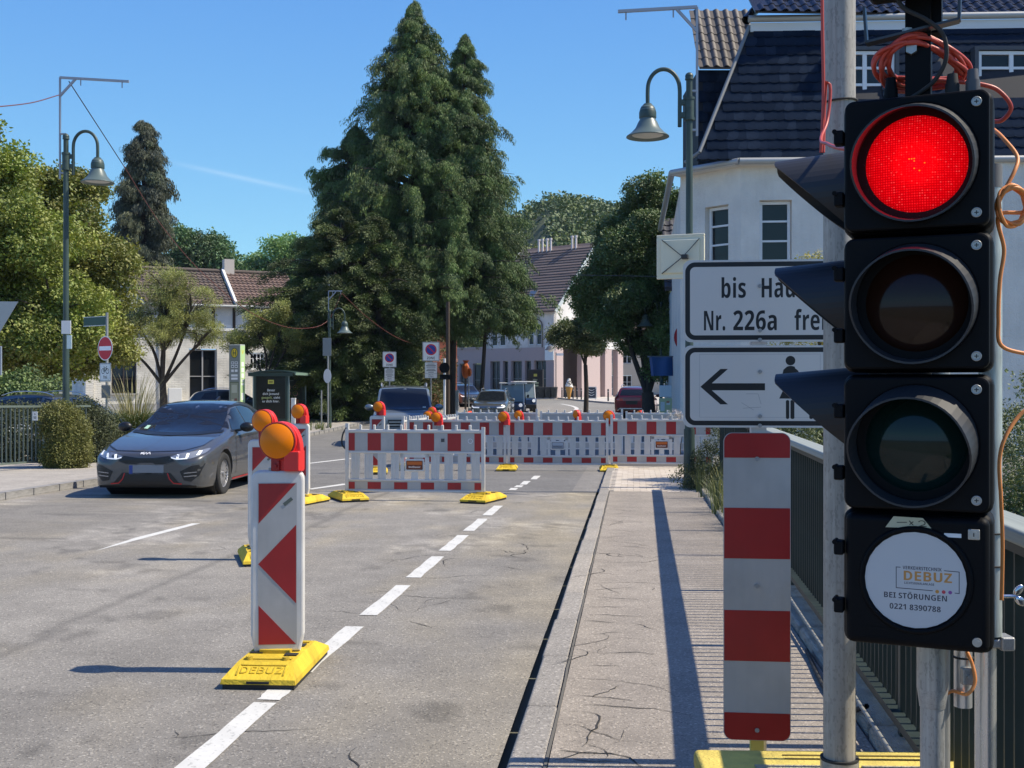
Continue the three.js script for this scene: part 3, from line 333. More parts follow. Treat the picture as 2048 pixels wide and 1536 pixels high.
function sprayClump(seed, n = 40, droop = 1.2) { const r = rng(seed), pos = []; for (let i = 0; i < n; i++) { const t = r(), p = V3((r() - 0.5) * 0.9 * (0.4 + t), (r() - 0.5) * 0.5 - t * t * 0.6, t * 1.3 - 0.5), d = V3((r() - 0.5) * 0.9, -droop * (0.35 + t) + (r() - 0.4) * 0.8, 0.7 * (1.2 - t)).normalize(), s = V3().crossVectors(d, rdir(r)).normalize(); quadLeaf(pos, p, d, s, 0.2 + r() * 0.24, 0.028 + r() * 0.026, 0.012); } return geoFrom(pos); }
const CL = { broad: [broadClump(1), broadClump(2)], small: [broadClump(3, 32, 0.27, 0.1), broadClump(4, 32, 0.27, 0.1)], spray: [sprayClump(5, 46, 1.05), sprayClump(6, 46, 1.05)], stiff: [sprayClump(7, 40, 0.3), sprayClump(8, 40, 0.3)], grass: null };
function foliage(parent, name, geos, mat, items) { // items: {p, s, y (turn), tilt, c}
  const Q = new THREE.Quaternion(), E = new THREE.Euler(), m = new THREE.Matrix4();
  geos.forEach((g, gi) => { const list = items.filter((_, i) => i % geos.length === gi); if (!list.length) return; const im = new THREE.InstancedMesh(g, mat, list.length); list.forEach((t, i) => { E.set(t.tilt ?? 0, t.y ?? 0, t.roll ?? 0, 'YXZ'); m.compose(t.p, Q.setFromEuler(E), typeof t.s === 'number' ? V3(t.s, t.s, t.s) : t.s); im.setMatrixAt(i, m); im.setColorAt(i, t.c ?? new THREE.Color(1, 1, 1)); }); im.name = name; im.userData.kind = 'stuff'; shade(im); parent.add(im); });
}
const barkMat = M(0.075, 0.06, 0.048, 0.95, { map: rep(T.streak, 3, 1), bumpMap: rep(T.streak, 3, 1), bumpScale: 0.03 });
function limb(pts, r0, r1, n = 7) { const c = new THREE.CatmullRomCurve3(pts), S = pts.length * 3, fr = c.computeFrenetFrames(S), pos = [], uv = [], idx = []; for (let i = 0; i <= S; i++) { const p = c.getPointAt(i / S), r = lerp(r0, r1, i / S); for (let k = 0; k <= n; k++) { const a = k / n * 6.2832, q = p.clone().addScaledVector(fr.normals[i], Math.cos(a) * r).addScaledVector(fr.binormals[i], Math.sin(a) * r); pos.push(q.x, q.y, q.z); uv.push(k / n, i / S * 4); if (i && k) { const o = i * (n + 1) + k; idx.push(o, o - 1, o - n - 2, o, o - n - 2, o - n - 1); } } } const g = new THREE.BufferGeometry(); g.setAttribute('position', new THREE.Float32BufferAttribute(pos, 3)); g.setAttribute('uv', new THREE.Float32BufferAttribute(uv, 2)); g.setIndex(idx); g.computeVertexNormals(); return g; }
function tint(r, v, hue = 0) { const k = 1 + (r() - 0.5) * v; return new THREE.Color().setRGB(k * (1 + hue * (r() - 0.3)), k, k * (0.8 + 0.4 * r())); }
// crown of ellipsoid lobes (local to the tree base): twig clusters near the surface with gaps, some inside
function lobed(lobes0, n, size, r, o = {}) {
  const items = [], K = o.subs ?? 0, lobes = []; // each lobe breaks up into leafy masses of its own with shade between them
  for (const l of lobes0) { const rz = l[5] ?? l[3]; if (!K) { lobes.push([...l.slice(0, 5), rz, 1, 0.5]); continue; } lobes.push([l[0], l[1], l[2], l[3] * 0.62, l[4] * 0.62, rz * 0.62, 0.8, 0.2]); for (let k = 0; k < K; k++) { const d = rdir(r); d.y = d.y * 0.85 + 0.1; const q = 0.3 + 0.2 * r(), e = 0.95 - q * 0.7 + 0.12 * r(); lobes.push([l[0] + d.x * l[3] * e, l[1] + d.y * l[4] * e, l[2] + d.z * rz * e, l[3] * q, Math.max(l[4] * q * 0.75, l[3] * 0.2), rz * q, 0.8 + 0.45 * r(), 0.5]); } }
  const vol = lobes.map((l) => Math.pow(l[3] * l[4] * l[5], 0.67)), sum = vol.reduce((a, b) => a + b);
  lobes.forEach((l) => { const m = Math.round(n * vol[lobes.indexOf(l)] / sum); let tries = 0;
    for (let k = 0; k < m && tries < m * 6; tries++) {
      const d = rdir(r), q = l[7] + (1.05 - l[7]) * Math.pow(r(), 0.55), p = V3(l[0] + d.x * l[3] * q, l[1] + d.y * l[4] * q, l[2] + d.z * l[5] * q);
      const g = fbm(p.x * (o.lump ?? 0.9) + 50, p.y * (o.lump ?? 0.9) + p.z * 0.63 + 31, 3, undefined, 4); if (g < (K ? (o.gap ?? 0.4) - 0.08 : (o.gap ?? 0.4) + (q - 0.8) * 0.35)) continue;
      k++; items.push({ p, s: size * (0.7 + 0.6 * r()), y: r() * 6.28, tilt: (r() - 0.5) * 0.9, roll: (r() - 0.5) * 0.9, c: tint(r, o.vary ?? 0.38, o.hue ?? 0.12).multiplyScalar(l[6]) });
    } });
  return items;
}
function broadTree(name, label, base, lobes, n, size, col, o = {}) {
  const r = rng(o.seed ?? 77), t = thing(name, label, o.cat ?? 'tree', base, 0, o.group);
  const top = lobes.reduce((a, l) => (l[1] > a[1] ? l : a), lobes[0]), tr = o.trunk ?? 0.3, th = o.fork ?? 2;
  part('trunk', limb([V3(0, -0.3, 0), V3(0.05, th * 0.5, 0.02), V3(o.lean ?? 0, th, 0)], tr * 1.15, tr * 0.85, 9), o.bark ?? barkMat, t);
  const br = []; for (const l of lobes) { const e = V3(l[0], l[1], l[2]), s = V3(o.lean ?? 0, th - 0.1, 0); br.push(limb([s, s.clone().lerp(e, 0.4).add(V3((r() - 0.5) * 0.5, 0.3, (r() - 0.5) * 0.5)), e, e.clone().add(V3((r() - 0.5) * l[3], l[4] * 0.6, (r() - 0.5) * l[3]))], tr * 0.5, 0.03, 6)); for (let k = 0; k < (o.twigs ?? 3); k++) { const d = rdir(r); d.y = Math.abs(d.y) * 0.6; br.push(limb([s.clone().lerp(e, 0.7), e.clone().addScaledVector(d, l[3] * 0.45), e.clone().add(V3(d.x * l[3], d.y * l[4], d.z * l[3]).multiplyScalar(0.9))], tr * 0.22, 0.015, 5)); } }
  part('limb', join(br), o.bark ?? barkMat, t);
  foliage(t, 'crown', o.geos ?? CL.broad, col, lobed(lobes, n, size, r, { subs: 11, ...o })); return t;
}
// conifer: a trunk with tiers of branches; R(t) is the crown's radius at height t, off(t) its lean
function conifer(name, label, base, H, R, n, size, col, o = {}) {
  const r = rng(o.seed ?? 9), t = thing(name, label, 'tree', base), lx = o.lean ?? 0, items = [];
  part('trunk', limb([V3(0, -0.3, 0), V3(lx * 0.3, H * 0.4, 0), V3(lx, H * 0.97, 0)], o.trunk ?? 0.45, 0.05, 9), barkMat, t);
  // boughs: each carries its own run of sprays, so that the outline breaks into tufts with gaps between them
  const boughs = []; let guard = 0; const B = o.boughs ?? 420;
  for (let k = 0; k < B && guard < B * 4; guard++) { const h = (o.low ?? 0.05) + (1 - (o.low ?? 0.05)) * Math.pow(r(), o.bias ?? 1.25), a = r() * 6.2832, tuft = r(), rad = R(h) * (0.3 + 0.8 * fbm(a * 1.6 + 7, h * 11, 3, undefined, o.seed ?? 1) + (tuft < 0.25 ? 0.34 + 0.3 * r() : 0.12 * r())); boughs.push([h, a, rad]); k++; }
  const per = Math.max(3, Math.round(n / B)), limbs = [];
  for (const [h, a, rad] of boughs) { const x0 = lx * h, dx = Math.cos(a), dz = Math.sin(a), rise = o.rise ?? 0.35, tw = 0.25 + 0.2 * r();
    if (rad > 1) limbs.push(limb([V3(x0, h * H - 0.1, 0), V3(x0 + dx * rad * 0.5, h * H + rad * rise * 0.35, dz * rad * 0.5), V3(x0 + dx * rad * 0.95, h * H + rad * rise * 0.25, dz * rad * 0.95)], 0.06, 0.01, 4));
    const bt = tint(r, o.vary ?? 0.8, o.hue ?? 0.12);
    const hs = 0.75 + 0.5 * r(), lift = (r() - 0.5) * 0.3; for (let k = 0; k < per; k++) { const q = 0.35 + 0.7 * Math.pow((k + r()) / per, 0.8), w = (0.08 + 0.1 * Math.sin(Math.PI * clamp(q))) * (0.5 + 0.4 * Math.min(rad, 2.5)); const p = V3(x0 + dx * rad * q + (r() - 0.5) * w * 1.5, h * H + lift + rad * rise * (q - 0.75 * q * q) - (o.hang ?? 0.85) * hs * r() * r() * Math.min(1.3, rad * 0.4) * sstep(0.3, 0.8, q) + (r() - 0.5) * 0.16, dz * rad * q + (r() - 0.5) * w * 1.5);
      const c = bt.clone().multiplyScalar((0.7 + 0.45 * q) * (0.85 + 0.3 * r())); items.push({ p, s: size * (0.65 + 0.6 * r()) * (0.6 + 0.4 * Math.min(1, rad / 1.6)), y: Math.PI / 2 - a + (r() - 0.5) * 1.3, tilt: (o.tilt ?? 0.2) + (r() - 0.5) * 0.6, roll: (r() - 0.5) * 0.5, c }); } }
  for (let k = 0; k < 14; k++) items.push({ p: V3(lx + (r() - 0.5) * 0.25, H * (0.95 + 0.055 * r()), (r() - 0.5) * 0.25), s: size * 0.5, y: r() * 6.28, tilt: -1.2 * r(), c: tint(r, 0.4) });
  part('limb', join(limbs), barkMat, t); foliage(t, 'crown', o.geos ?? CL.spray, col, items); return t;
}
const prof = (pts) => (t) => { for (let i = 1; i < pts.length; i++) if (t <= pts[i][0]) return lerp(pts[i - 1][1], pts[i][1], (t - pts[i - 1][0]) / (pts[i][0] - pts[i - 1][0])); return 0; };
const cypress = leafMat(0.095, 0.15, 0.034, 0.15), yewMat = leafMat(0.062, 0.095, 0.016, 0.12), maple = leafMat(0.25, 0.31, 0.042, 0.4), dark = leafMat(0.12, 0.185, 0.045, 0.3), spruceMat = leafMat(0.07, 0.085, 0.045, 0.1), sparse = leafMat(0.31, 0.34, 0.085, 0.35), fresh = leafMat(0.2, 0.34, 0.1, 0.45);
// the group of tall conifers in the middle
conifer('cypress_tree', 'tallest dark conifer with drooping sprays in the middle of the view', V3(-5.3, gy(60), -61), 22.6, prof([[0, 4.6], [0.1, 5.3], [0.3, 4.9], [0.5, 4.1], [0.62, 3.4], [0.75, 2.3], [0.86, 1.6], [0.95, 0.7], [1, 0.12]]), 20000, 0.44, cypress, { seed: 3, low: 0.2, boughs: 900, bias: 1.15 });
conifer('cypress_tree', 'slender second conifer top right of the tallest one', V3(-3.3, gy(60), -60.5), 20.6, prof([[0, 3.6], [0.08, 4.2], [0.25, 4.1], [0.45, 3.3], [0.6, 2.5], [0.75, 1.6], [0.9, 0.9], [1, 0.1]]), 14500, 0.42, cypress, { seed: 17, lean: 0.8, trunk: 0.22, boughs: 640, low: 0.28, bias: 1.1 });
conifer('yew_tree', 'broad dark olive yew in front of the tall conifers', V3(-8.6, gy(57), -56.5), 10.6, prof([[0, 2.8], [0.15, 3.4], [0.4, 3.4], [0.6, 2.9], [0.8, 2.0], [0.93, 1.1], [1, 0.2]]), 12000, 0.4, yewMat, { seed: 29, boughs: 340, rise: 0.7, hang: 0.35, tilt: -0.35, geos: CL.stiff, low: 0.0 });
conifer('yew_tree', 'olive yew with upright tips right of the broad yew', V3(-6.7, gy(57), -56), 10.2, prof([[0, 2.0], [0.25, 2.2], [0.5, 2.1], [0.75, 1.6], [0.93, 0.8], [1, 0.2]]), 7500, 0.42, yewMat, { seed: 31, boughs: 260, rise: 0.9, hang: 0.3, tilt: -0.5, geos: CL.stiff, low: 0.1 });
conifer('yew_tree', 'low wide yew spreading left over the bus shelter', V3(-10.4, gy(58), -58), 7.4, prof([[0, 1.2], [0.3, 1.9], [0.6, 1.8], [0.85, 1.2], [1, 0.3]]), 4200, 0.46, yewMat, { seed: 37, boughs: 220, rise: 0.5, hang: 0.4, geos: CL.stiff, low: 0.2 });
conifer('cypress_tree', 'low green cypress drooping right of the conifer group', V3(-1.7, gy(62), -60), 11.2, prof([[0, 2.2], [0.2, 2.2], [0.5, 2.1], [0.8, 1.2], [1, 0.2]]), 8000, 0.44, cypress, { seed: 41, lean: 0.9, trunk: 0.13, boughs: 280, low: 0.44 });
conifer('cypress_tree', 'rounded cypress shoulder on the left of the tallest conifer', V3(-8.7, gy(62), -62), 16.0, prof([[0, 3], [0.4, 3.3], [0.7, 2.7], [0.85, 1.9], [0.95, 1.0], [1, 0.2]]), 10000, 0.46, cypress, { seed: 43, boughs: 280, low: 0.2 });
// spruce and trees behind the left house
conifer('spruce_tree', 'narrow grey-brown spruce rising behind the left trees', V3(-29.3, 0, -89), 22.4, prof([[0, 2.4], [0.5, 1.9], [0.62, 1.9], [0.8, 1.5], [0.93, 0.9], [1, 0.35]]), 6000, 0.7, spruceMat, { seed: 51, boughs: 300, rise: 0.15, hang: 0.8, low: 0.25, bias: 0.8 });
broadTree('garden_tree', 'dark green round tree right of the narrow spruce', V3(-35, 0, -125), [[0, 15.5, 0, 3.8, 5.2], [-3, 12, 0, 3, 4], [3.2, 12.5, 0, 3, 4]], 2600, 0.9, leafMat(0.1, 0.19, 0.06, 0.35), { seed: 61, fork: 6 });
broadTree('garden_tree', 'pale green airy tree between the spruce and the conifers', V3(-26.5, 0, -128), [[0, 14, 0, 4.5, 4.6], [-4.2, 11.5, 0, 3.2, 4], [4.4, 12.5, 0, 3.2, 4.2]], 2600, 0.9, fresh, { seed: 62, fork: 6, gap: 0.46 });
broadTree('garden_tree', 'yellowish tree behind the roof of the pink house', V3(3, 0, -150), [[0, 16, 0, 4.5, 4], [-5, 12, 0, 4, 5]], 1700, 1.0, leafMat(0.2, 0.23, 0.05, 0.3), { seed: 63, fork: 7 });
// big leafy trees on the left
broadTree('sycamore_tree', 'big leafy yellow-green tree at the left edge of the photo', V3(-18.5, gy(36), -37), [[0.2, 8.8, 0, 2.3, 2.4], [-2.6, 7.2, 0.5, 2.6, 2.6], [2.2, 6.2, 1, 2.4, 2.2], [-1, 4.6, 1.6, 3, 1.8], [3.4, 4.2, 0.6, 2.2, 1.9], [-4, 4, 1, 2.5, 2]], 7500, 0.36, maple, { seed: 65, fork: 2.6, trunk: 0.35, gap: 0.43, twigs: 5, hue: 0.22 });
broadTree('sycamore_tree', 'leafy tree with brown-tinged crown behind the left street lamp', V3(-18.0, gy(40), -41), [[0.6, 7.6, 0, 2.4, 2.2], [2.2, 5.6, 0.6, 2.2, 2.1], [-1.8, 6.4, 0.5, 2.2, 2.3], [0.4, 3.9, 1.3, 2.7, 1.8], [2.4, 3.4, 0.4, 1.8, 1.5], [1.6, 9.2, -0.3, 1.2, 1.0]], 7000, 0.37, leafMat(0.25, 0.29, 0.045, 0.4), { seed: 66, fork: 2.4, trunk: 0.32, gap: 0.42, twigs: 5, hue: 0.3 });
broadTree('hedge_bush', 'dark leafy hedge under the left trees behind the fence', V3(-15.5, gy(31), -31), [[-4, 1.2, 0, 2.4, 1.5], [-1.2, 1.3, -0.8, 2.2, 1.6], [1.5, 1.0, -1, 1.8, 1.3], [-6.5, 1.6, 0, 2.2, 1.7]], 2600, 0.3, dark, { seed: 67, fork: 0.4, trunk: 0.05, cat: 'hedge', gap: 0.36 });
// street trees
broadTree('street_tree', 'small gnarled street tree with thin yellowish crown left of the bus stop', V3(-15.6, gy(50) + 0.1, -50), [[0.1, 6.0, 0, 1.35, 1.3], [-1.3, 4.9, 0, 1.2, 1.0], [1.3, 5.2, 0.1, 1.25, 1.1], [2.0, 4.0, 0.2, 0.95, 0.75], [-1.8, 3.7, 0.1, 0.95, 0.65], [0.3, 4.0, 0.5, 1.4, 0.9], [0.2, 4.6, -0.8, 1.3, 1.0]], 2400, 0.19, sparse, { seed: 68, fork: 1.9, trunk: 0.17, gap: 0.44, twigs: 8, lump: 1.6, geos: CL.small, vary: 0.7 });
broadTree('street_tree', 'thin sparse street tree just behind the bus stop sign', V3(-11.9, gy(54) + 0.1, -54), [[-0.3, 4.6, 0, 1.1, 0.9], [1.2, 3.9, 0, 1.1, 0.6], [-1.2, 3.9, 0, 0.9, 0.7], [0.9, 5.2, 0, 0.9, 0.7]], 900, 0.25, sparse, { seed: 69, fork: 1.8, trunk: 0.12, gap: 0.47, twigs: 9, lump: 1.6, geos: CL.small, vary: 0.7 });
broadTree('linden_tree', 'large dark linden in front of the pink house on the right', V3(5.75, gy(48), -47.5), [[-0.2, 7.6, 0, 2.2, 2.4], [-1.2, 5.4, 0.3, 2.0, 1.9], [1.0, 5.6, 0.2, 2.2, 2.4], [0.4, 9.4, 0, 1.5, 1.5], [0.8, 3.4, 0.3, 2.0, 1.5], [-1.4, 8.2, -0.2, 0.9, 1.0]], 8200, 0.3, dark, { seed: 70, fork: 1.6, trunk: 0.3, gap: 0.4, twigs: 6 });
broadTree('linden_tree', 'lower leafy bough tree beside the square with sunlit leaves', V3(4.0, gy(62), -61), [[-0.3, 4.3, 0, 1.7, 0.95], [0.9, 5.2, 0, 1.5, 1.2], [-0.9, 4.6, 0.3, 0.9, 0.7]], 2400, 0.3, leafMat(0.14, 0.18, 0.05, 0.35), { seed: 72, fork: 2.9, trunk: 0.13, gap: 0.4, twigs: 5 });
// wooded hill far behind
{ const r = rng(81), hx = 14, hz = -330, hill = (x, z) => { const a = (x - hx) / 62, b = (z - hz) / 90, k = a * a + b * b; return 47 * Math.exp(-k * (x < hx - 4 ? 1.9 : 0.7)) + 6 * Math.exp(-Math.pow((x + 20) / 160, 2)) * Math.exp(-b * b); };
  struct('hill', sheet(range(-160, 190, 10), range(200, 470, 10), (x, d) => V3(x, hill(x, -d) - 1, -d)), M(0.06, 0.075, 0.03, 1));
  const items = []; for (let k = 0; k < 15000; k++) { const x = -150 + 330 * r(), z = -225 - 190 * r(), h = hill(x, z); if (h < 0.6) continue; const tree = hash(Math.floor(x / 7), Math.floor(z / 7)), q = Math.hypot((x / 7) % 1 - 0.5, (z / 7) % 1 - 0.5); const c = new THREE.Color().setRGB(0.7 + 0.7 * tree, 0.75 + 0.4 * tree, 0.6 + 0.3 * hash(Math.floor(x / 7) + 5, Math.floor(z / 7))); items.push({ p: V3(x, h + 2.5 - q * 3 + r() * 2, z), s: 2.0 + r() * 1.6, y: r() * 6.28, tilt: (r() - 0.5), c }); }
  const wood = thing('wood', 'far wooded hill rising behind the roof of the pink house', 'wood'); wood.userData.kind = 'stuff'; foliage(wood, 'crowns', CL.broad, leafMat(0.1, 0.165, 0.04, 0.25), items); }
// --- low plants
function blade(seed, n, h, w, spread, arch) { const r = rng(seed), pos = []; for (let i = 0; i < n; i++) { const a = r() * 6.28, rr = spread * 0.3 * Math.sqrt(r()), b = V3(Math.cos(a) * rr, 0, Math.sin(a) * rr), a2 = a + (r() - 0.5) * 1.2, H = h * (0.6 + 0.5 * r()), o = spread * (0.4 + r() * 0.7), side = V3(-Math.sin(a2), 0, Math.cos(a2)); let p0 = b, w0 = w; const N = 5; for (let k = 1; k <= N; k++) { const t = k / N, p = V3(b.x + Math.cos(a2) * o * t * t, H * (t - arch * t * t * t), b.z + Math.sin(a2) * o * t * t), w1 = w * (1 - t * 0.9); const A = p0.clone().addScaledVector(side, w0), B2 = p0.clone().addScaledVector(side, -w0), Cc = p.clone().addScaledVector(side, w1), D2 = p.clone().addScaledVector(side, -w1); for (const v of [A, B2, Cc, B2, D2, Cc]) pos.push(v.x, v.y, v.z); p0 = p; w0 = w1; } } return geoFrom(pos); }
const strawMat = leafMat(0.3, 0.27, 0.1, 0.3), reedMat = leafMat(0.13, 0.17, 0.04, 0.3), weedMat = leafMat(0.11, 0.14, 0.04, 0.35);
{ const g = thing('ornamental_grass', 'tall clump of arching ornamental grass beside the no-entry sign', 'grass plant', V3(-9.1, gy(27), -27)); part('blade', blade(1, 1300, 1.9, 0.022, 1.2, 0.42), reedMat, g).userData.kind = 'stuff'; part('dry_blade', blade(2, 650, 1.5, 0.02, 1.3, 0.62), strawMat, g).userData.kind = 'stuff'; part('plume', blade(3, 170, 2.25, 0.02, 0.75, 0.12), strawMat, g).userData.kind = 'stuff'; const g2 = thing('ornamental_grass', 'greener grass clump behind the right side of the tall grass', 'grass plant', V3(-8.1, gy(28), -28.5)); part('blade', blade(4, 1000, 1.35, 0.02, 1.1, 0.5), reedMat, g2).userData.kind = 'stuff'; }
{ const r = rng(91), b = thing('climbing_shrub', 'round sunlit shrub spilling over the end of the left fence', 'shrub', V3(-8.75, gy(22), -21.9)); part('stem', limb([V3(0, 0, 0), V3(0.05, 0.5, 0), V3(0, 1.0, 0)], 0.04, 0.02, 6), barkMat, b); foliage(b, 'foliage', CL.small, leafMat(0.2, 0.21, 0.04, 0.35), lobed([[0, 0.65, 0, 0.47, 0.66, 0.42], [-0.1, 1.05, 0, 0.34, 0.32, 0.35], [0.08, 0.35, 0.1, 0.42, 0.36, 0.35]], 1500, 0.12, r, { gap: 0.3, lump: 3, vary: 0.6 })); }
{ const r = rng(92), b = thing('hedge_bush', 'shady ivy and shrubs growing behind the left fence', 'shrub', V3(-10.8, gy(24), -24.2)); part('stem', limb([V3(0, 0, 0), V3(0.05, 0.4, 0), V3(0, 0.8, 0)], 0.04, 0.02, 6), barkMat, b); foliage(b, 'foliage', CL.small, leafMat(0.08, 0.1, 0.03, 0.3), lobed([[-1.8, 0.6, 0, 1.2, 0.7, 0.5], [0.2, 0.6, 0, 1.2, 0.75, 0.5], [1.6, 0.6, 0.2, 0.7, 0.85, 0.5], [-3.6, 0.7, 0, 1.2, 0.7, 0.5]], 3200, 0.16, r, { gap: 0.32, lump: 2 })); }
{ const r = rng(93), w = thing('weeds', 'tall weeds and dry grass along the foot of the right railing by the lamp post', 'weeds'); const it = []; const wg = [blade(11, 16, 0.55, 0.006, 0.28, 0.3), blade(12, 14, 0.75, 0.005, 0.2, 0.2)];
  for (let k = 0; k < 90; k++) { const v = 10 + 9 * r(), u = 1.02 + 0.2 * r() + (v > 16 ? -0.1 : 0); it.push({ p: BF(u, v, WALK), s: 0.35 + 0.8 * sstep(9.5, 14, v) * r(), y: r() * 6.28, c: r() < 0.4 ? new THREE.Color(1.9, 1.6, 1.1) : tint(r, 0.5) }); } foliage(w, 'grass_blades', wg, weedMat, it); w.userData.kind = 'stuff';
  const b = thing('weed_bush', 'leafy weeds round the foot of the right lamp post', 'weeds', BF(0.98, 17.6, WALK)); foliage(b, 'foliage', CL.small, leafMat(0.1, 0.125, 0.04, 0.3), lobed([[0.2, 0.35, 0, 0.22, 0.38, 0.4], [-0.15, 0.18, 0.2, 0.22, 0.2, 0.2], [0.45, 0.6, 0.3, 0.2, 0.5, 0.4], [0.5, 1.0, -0.5, 0.2, 0.25, 0.4]], 380, 0.1, r, { gap: 0.3, lump: 3 })); part('stem', limb([V3(0.1, 0, 0), V3(0.2, 0.3, 0), V3(0.15, 0.7, 0)], 0.012, 0.006, 5), barkMat, b); }
{ const r = rng(94), y = thing('golden_conifer', 'yellow feathery conifer tip below the white house windows', 'shrub', at(1640, 768, 19).setY(-1.2)); part('trunk', limb([V3(0, 0, 0), V3(0, 2.5, 0), V3(0, 4.6, 0)], 0.08, 0.02, 6), barkMat, y); foliage(y, 'crown', CL.stiff, leafMat(0.42, 0.38, 0.06, 0.35), lobed([[0.0, 4.5, 0, 0.42, 0.6], [-0.35, 4.2, 0, 0.42, 0.35], [0.3, 3.9, 0, 0.5, 0.6], [-0.1, 3.2, 0, 0.9, 1.0]], 700, 0.17, r, { gap: 0.3, lump: 3 }));
  const s = thing('garden_shrub', 'pale green creeper against the wall right of the traffic light', 'shrub', V3(7.4, -1.5, -15)); part('stem', limb([V3(0, 0, 0), V3(0.1, 1.5, 0), V3(0, 3, 0)], 0.04, 0.01, 6), barkMat, s); foliage(s, 'foliage', CL.small, leafMat(0.2, 0.24, 0.06, 0.4), lobed([[0, 2.6, 0, 0.5, 0.45], [-0.2, 1.6, 0, 0.75, 0.65], [-0.6, 1.0, 0, 0.9, 0.7], [0.4, 1.1, 0, 0.8, 0.9], [-0.35, 3.05, 0, 0.28, 0.3]], 900, 0.17, r, { gap: 0.36, lump: 2.4 }));
  const h = thing('hedge_bush', 'sunlit hedge showing over the right handrail behind the signs', 'hedge', V3(5.6, -1.2, -19)); part('stem', limb([V3(0, 0, 0), V3(0, 0.9, 0), V3(0, 1.5, 0)], 0.05, 0.02, 6), barkMat, h); foliage(h, 'foliage', CL.small, leafMat(0.12, 0.16, 0.045, 0.35), lobed([[-0.5, 1.7, 0, 1.1, 0.7], [0.8, 1.6, 0, 1.2, 0.9], [2.4, 1.6, 0, 1.2, 0.9], [-1.3, 1.9, 2, 0.6, 0.6]], 1300, 0.18, r, { gap: 0.34, lump: 2 }));
  const f = thing('blossom_shrub', 'dry whitish flower heads at the right end of the barrier row', 'shrub', V3(3.45, gy(23), -22.9)); part('stem', limb([V3(0, 0, 0), V3(0, 0.5, 0), V3(0.1, 1.0, 0)], 0.012, 0.006, 5), barkMat, f); foliage(f, 'blossom', CL.small, leafMat(0.5, 0.46, 0.4, 0.3), lobed([[-0.1, 1.05, 0, 0.2, 0.16], [0.15, 0.95, 0, 0.22, 0.2]], 90, 0.07, r, { gap: 0.3, lump: 4 })); }
{ const r = rng(95), g = thing('grass_tuft', 'dry grass at the foot of the sign poles beyond the bus shelter', 'grass plant'), it = []; for (let k = 0; k < 60; k++) it.push({ p: V3(-7.5 - 2.2 * r(), gy(46) + 0.11, -44.5 - 3 * r()), s: 0.4 + 0.5 * r(), y: r() * 6.28, c: new THREE.Color(1.5, 1.4, 1) }); foliage(g, 'grass_blades', [blade(14, 16, 0.6, 0.012, 0.35, 0.3)], weedMat, it); g.userData.kind = 'stuff';
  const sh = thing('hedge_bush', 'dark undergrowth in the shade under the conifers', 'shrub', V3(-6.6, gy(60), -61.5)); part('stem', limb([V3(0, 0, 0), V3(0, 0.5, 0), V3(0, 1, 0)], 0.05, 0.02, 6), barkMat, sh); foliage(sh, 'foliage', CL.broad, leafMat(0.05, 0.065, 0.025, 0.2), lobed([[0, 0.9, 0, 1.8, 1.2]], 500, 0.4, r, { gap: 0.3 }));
  const vb = thing('garden_shrub', 'small green bush against the orange house wall', 'shrub', V3(-4.8, gy(68), -68)); part('stem', limb([V3(0, 0, 0), V3(0, 0.5, 0), V3(0, 1, 0)], 0.04, 0.02, 6), barkMat, vb); foliage(vb, 'foliage', CL.broad, leafMat(0.16, 0.18, 0.05, 0.35), lobed([[0, 1.2, 0, 0.9, 1.2], [0.9, 2.6, 0, 0.4, 1.6]], 260, 0.3, r, { gap: 0.3 })); }
// ---------------------------------------------------------------- roadworks: barriers, guide beacons, base plates, warning lamps
const galv = M(0.5, 0.5, 0.48, 0.45, { metalness: 0.45, map: rep(T.weather, 1, 2), roughnessMap: rep(T.grain, 2) }), steel = M(0.36, 0.37, 0.37, 0.5, { metalness: 0.4, map: rep(T.mottle, 2) });
const blackPlastic = M(0.0035, 0.0038, 0.005, 0.55, { clearcoat: 0.001, specularIntensity: 0.25, bumpMap: rep(T.grain, 6), bumpScale: 0.0006 }), rubber = M(0.025, 0.025, 0.025, 0.8), whitePlastic = M(0.69, 0.67, 0.63, 0.5, { map: rep(T.faint, 1.2) });
const redSheet = M(0.36, 0.012, 0.014, 0.38, { map: rep(T.faint, 1.3) }), whiteSheet = M(0.45, 0.44, 0.42, 0.4, { map: rep(T.faint, 1.3) }), yellowFoot = M(0.72, 0.5, 0.03, 0.75, { map: rep(T.mottle, 2.5), bumpMap: rep(T.stucco, 3), bumpScale: 0.003 }), yellowDull = M(0.4, 0.34, 0.06, 0.85, { map: rep(T.mottle, 2.5) });
const lampRed = M(0.72, 0.03, 0.025, 0.42), amber = new THREE.MeshPhysicalMaterial({ color: C(0.78, 0.2, 0.002), roughness: 0.3, clearcoat: 0.15, specularIntensity: 0.4, bumpMap: rep(dataTex(128, 128, (u, v) => 0.5 + 0.5 * Math.sin(v * 11 * 6.283) * Math.sin(u * 60 * 6.283)), 1), bumpScale: 0.0012 });
const darkRed = M(0.3, 0.012, 0.012, 0.5);
const font = await new FontLoader().loadAsync('fonts/droid/droid_sans_regular.typeface.json');
const fontB = await new FontLoader().loadAsync('fonts/droid/droid_sans_bold.typeface.json');
function letters(text, size, depth, f = font) { const g = new TextGeometry(text, { font: f, size, depth, curveSegments: 3 }); g.computeBoundingBox(); const b = g.boundingBox; g.translate(-(b.min.x + b.max.x) / 2, -(b.min.y + b.max.y) / 2, 0); return g; }
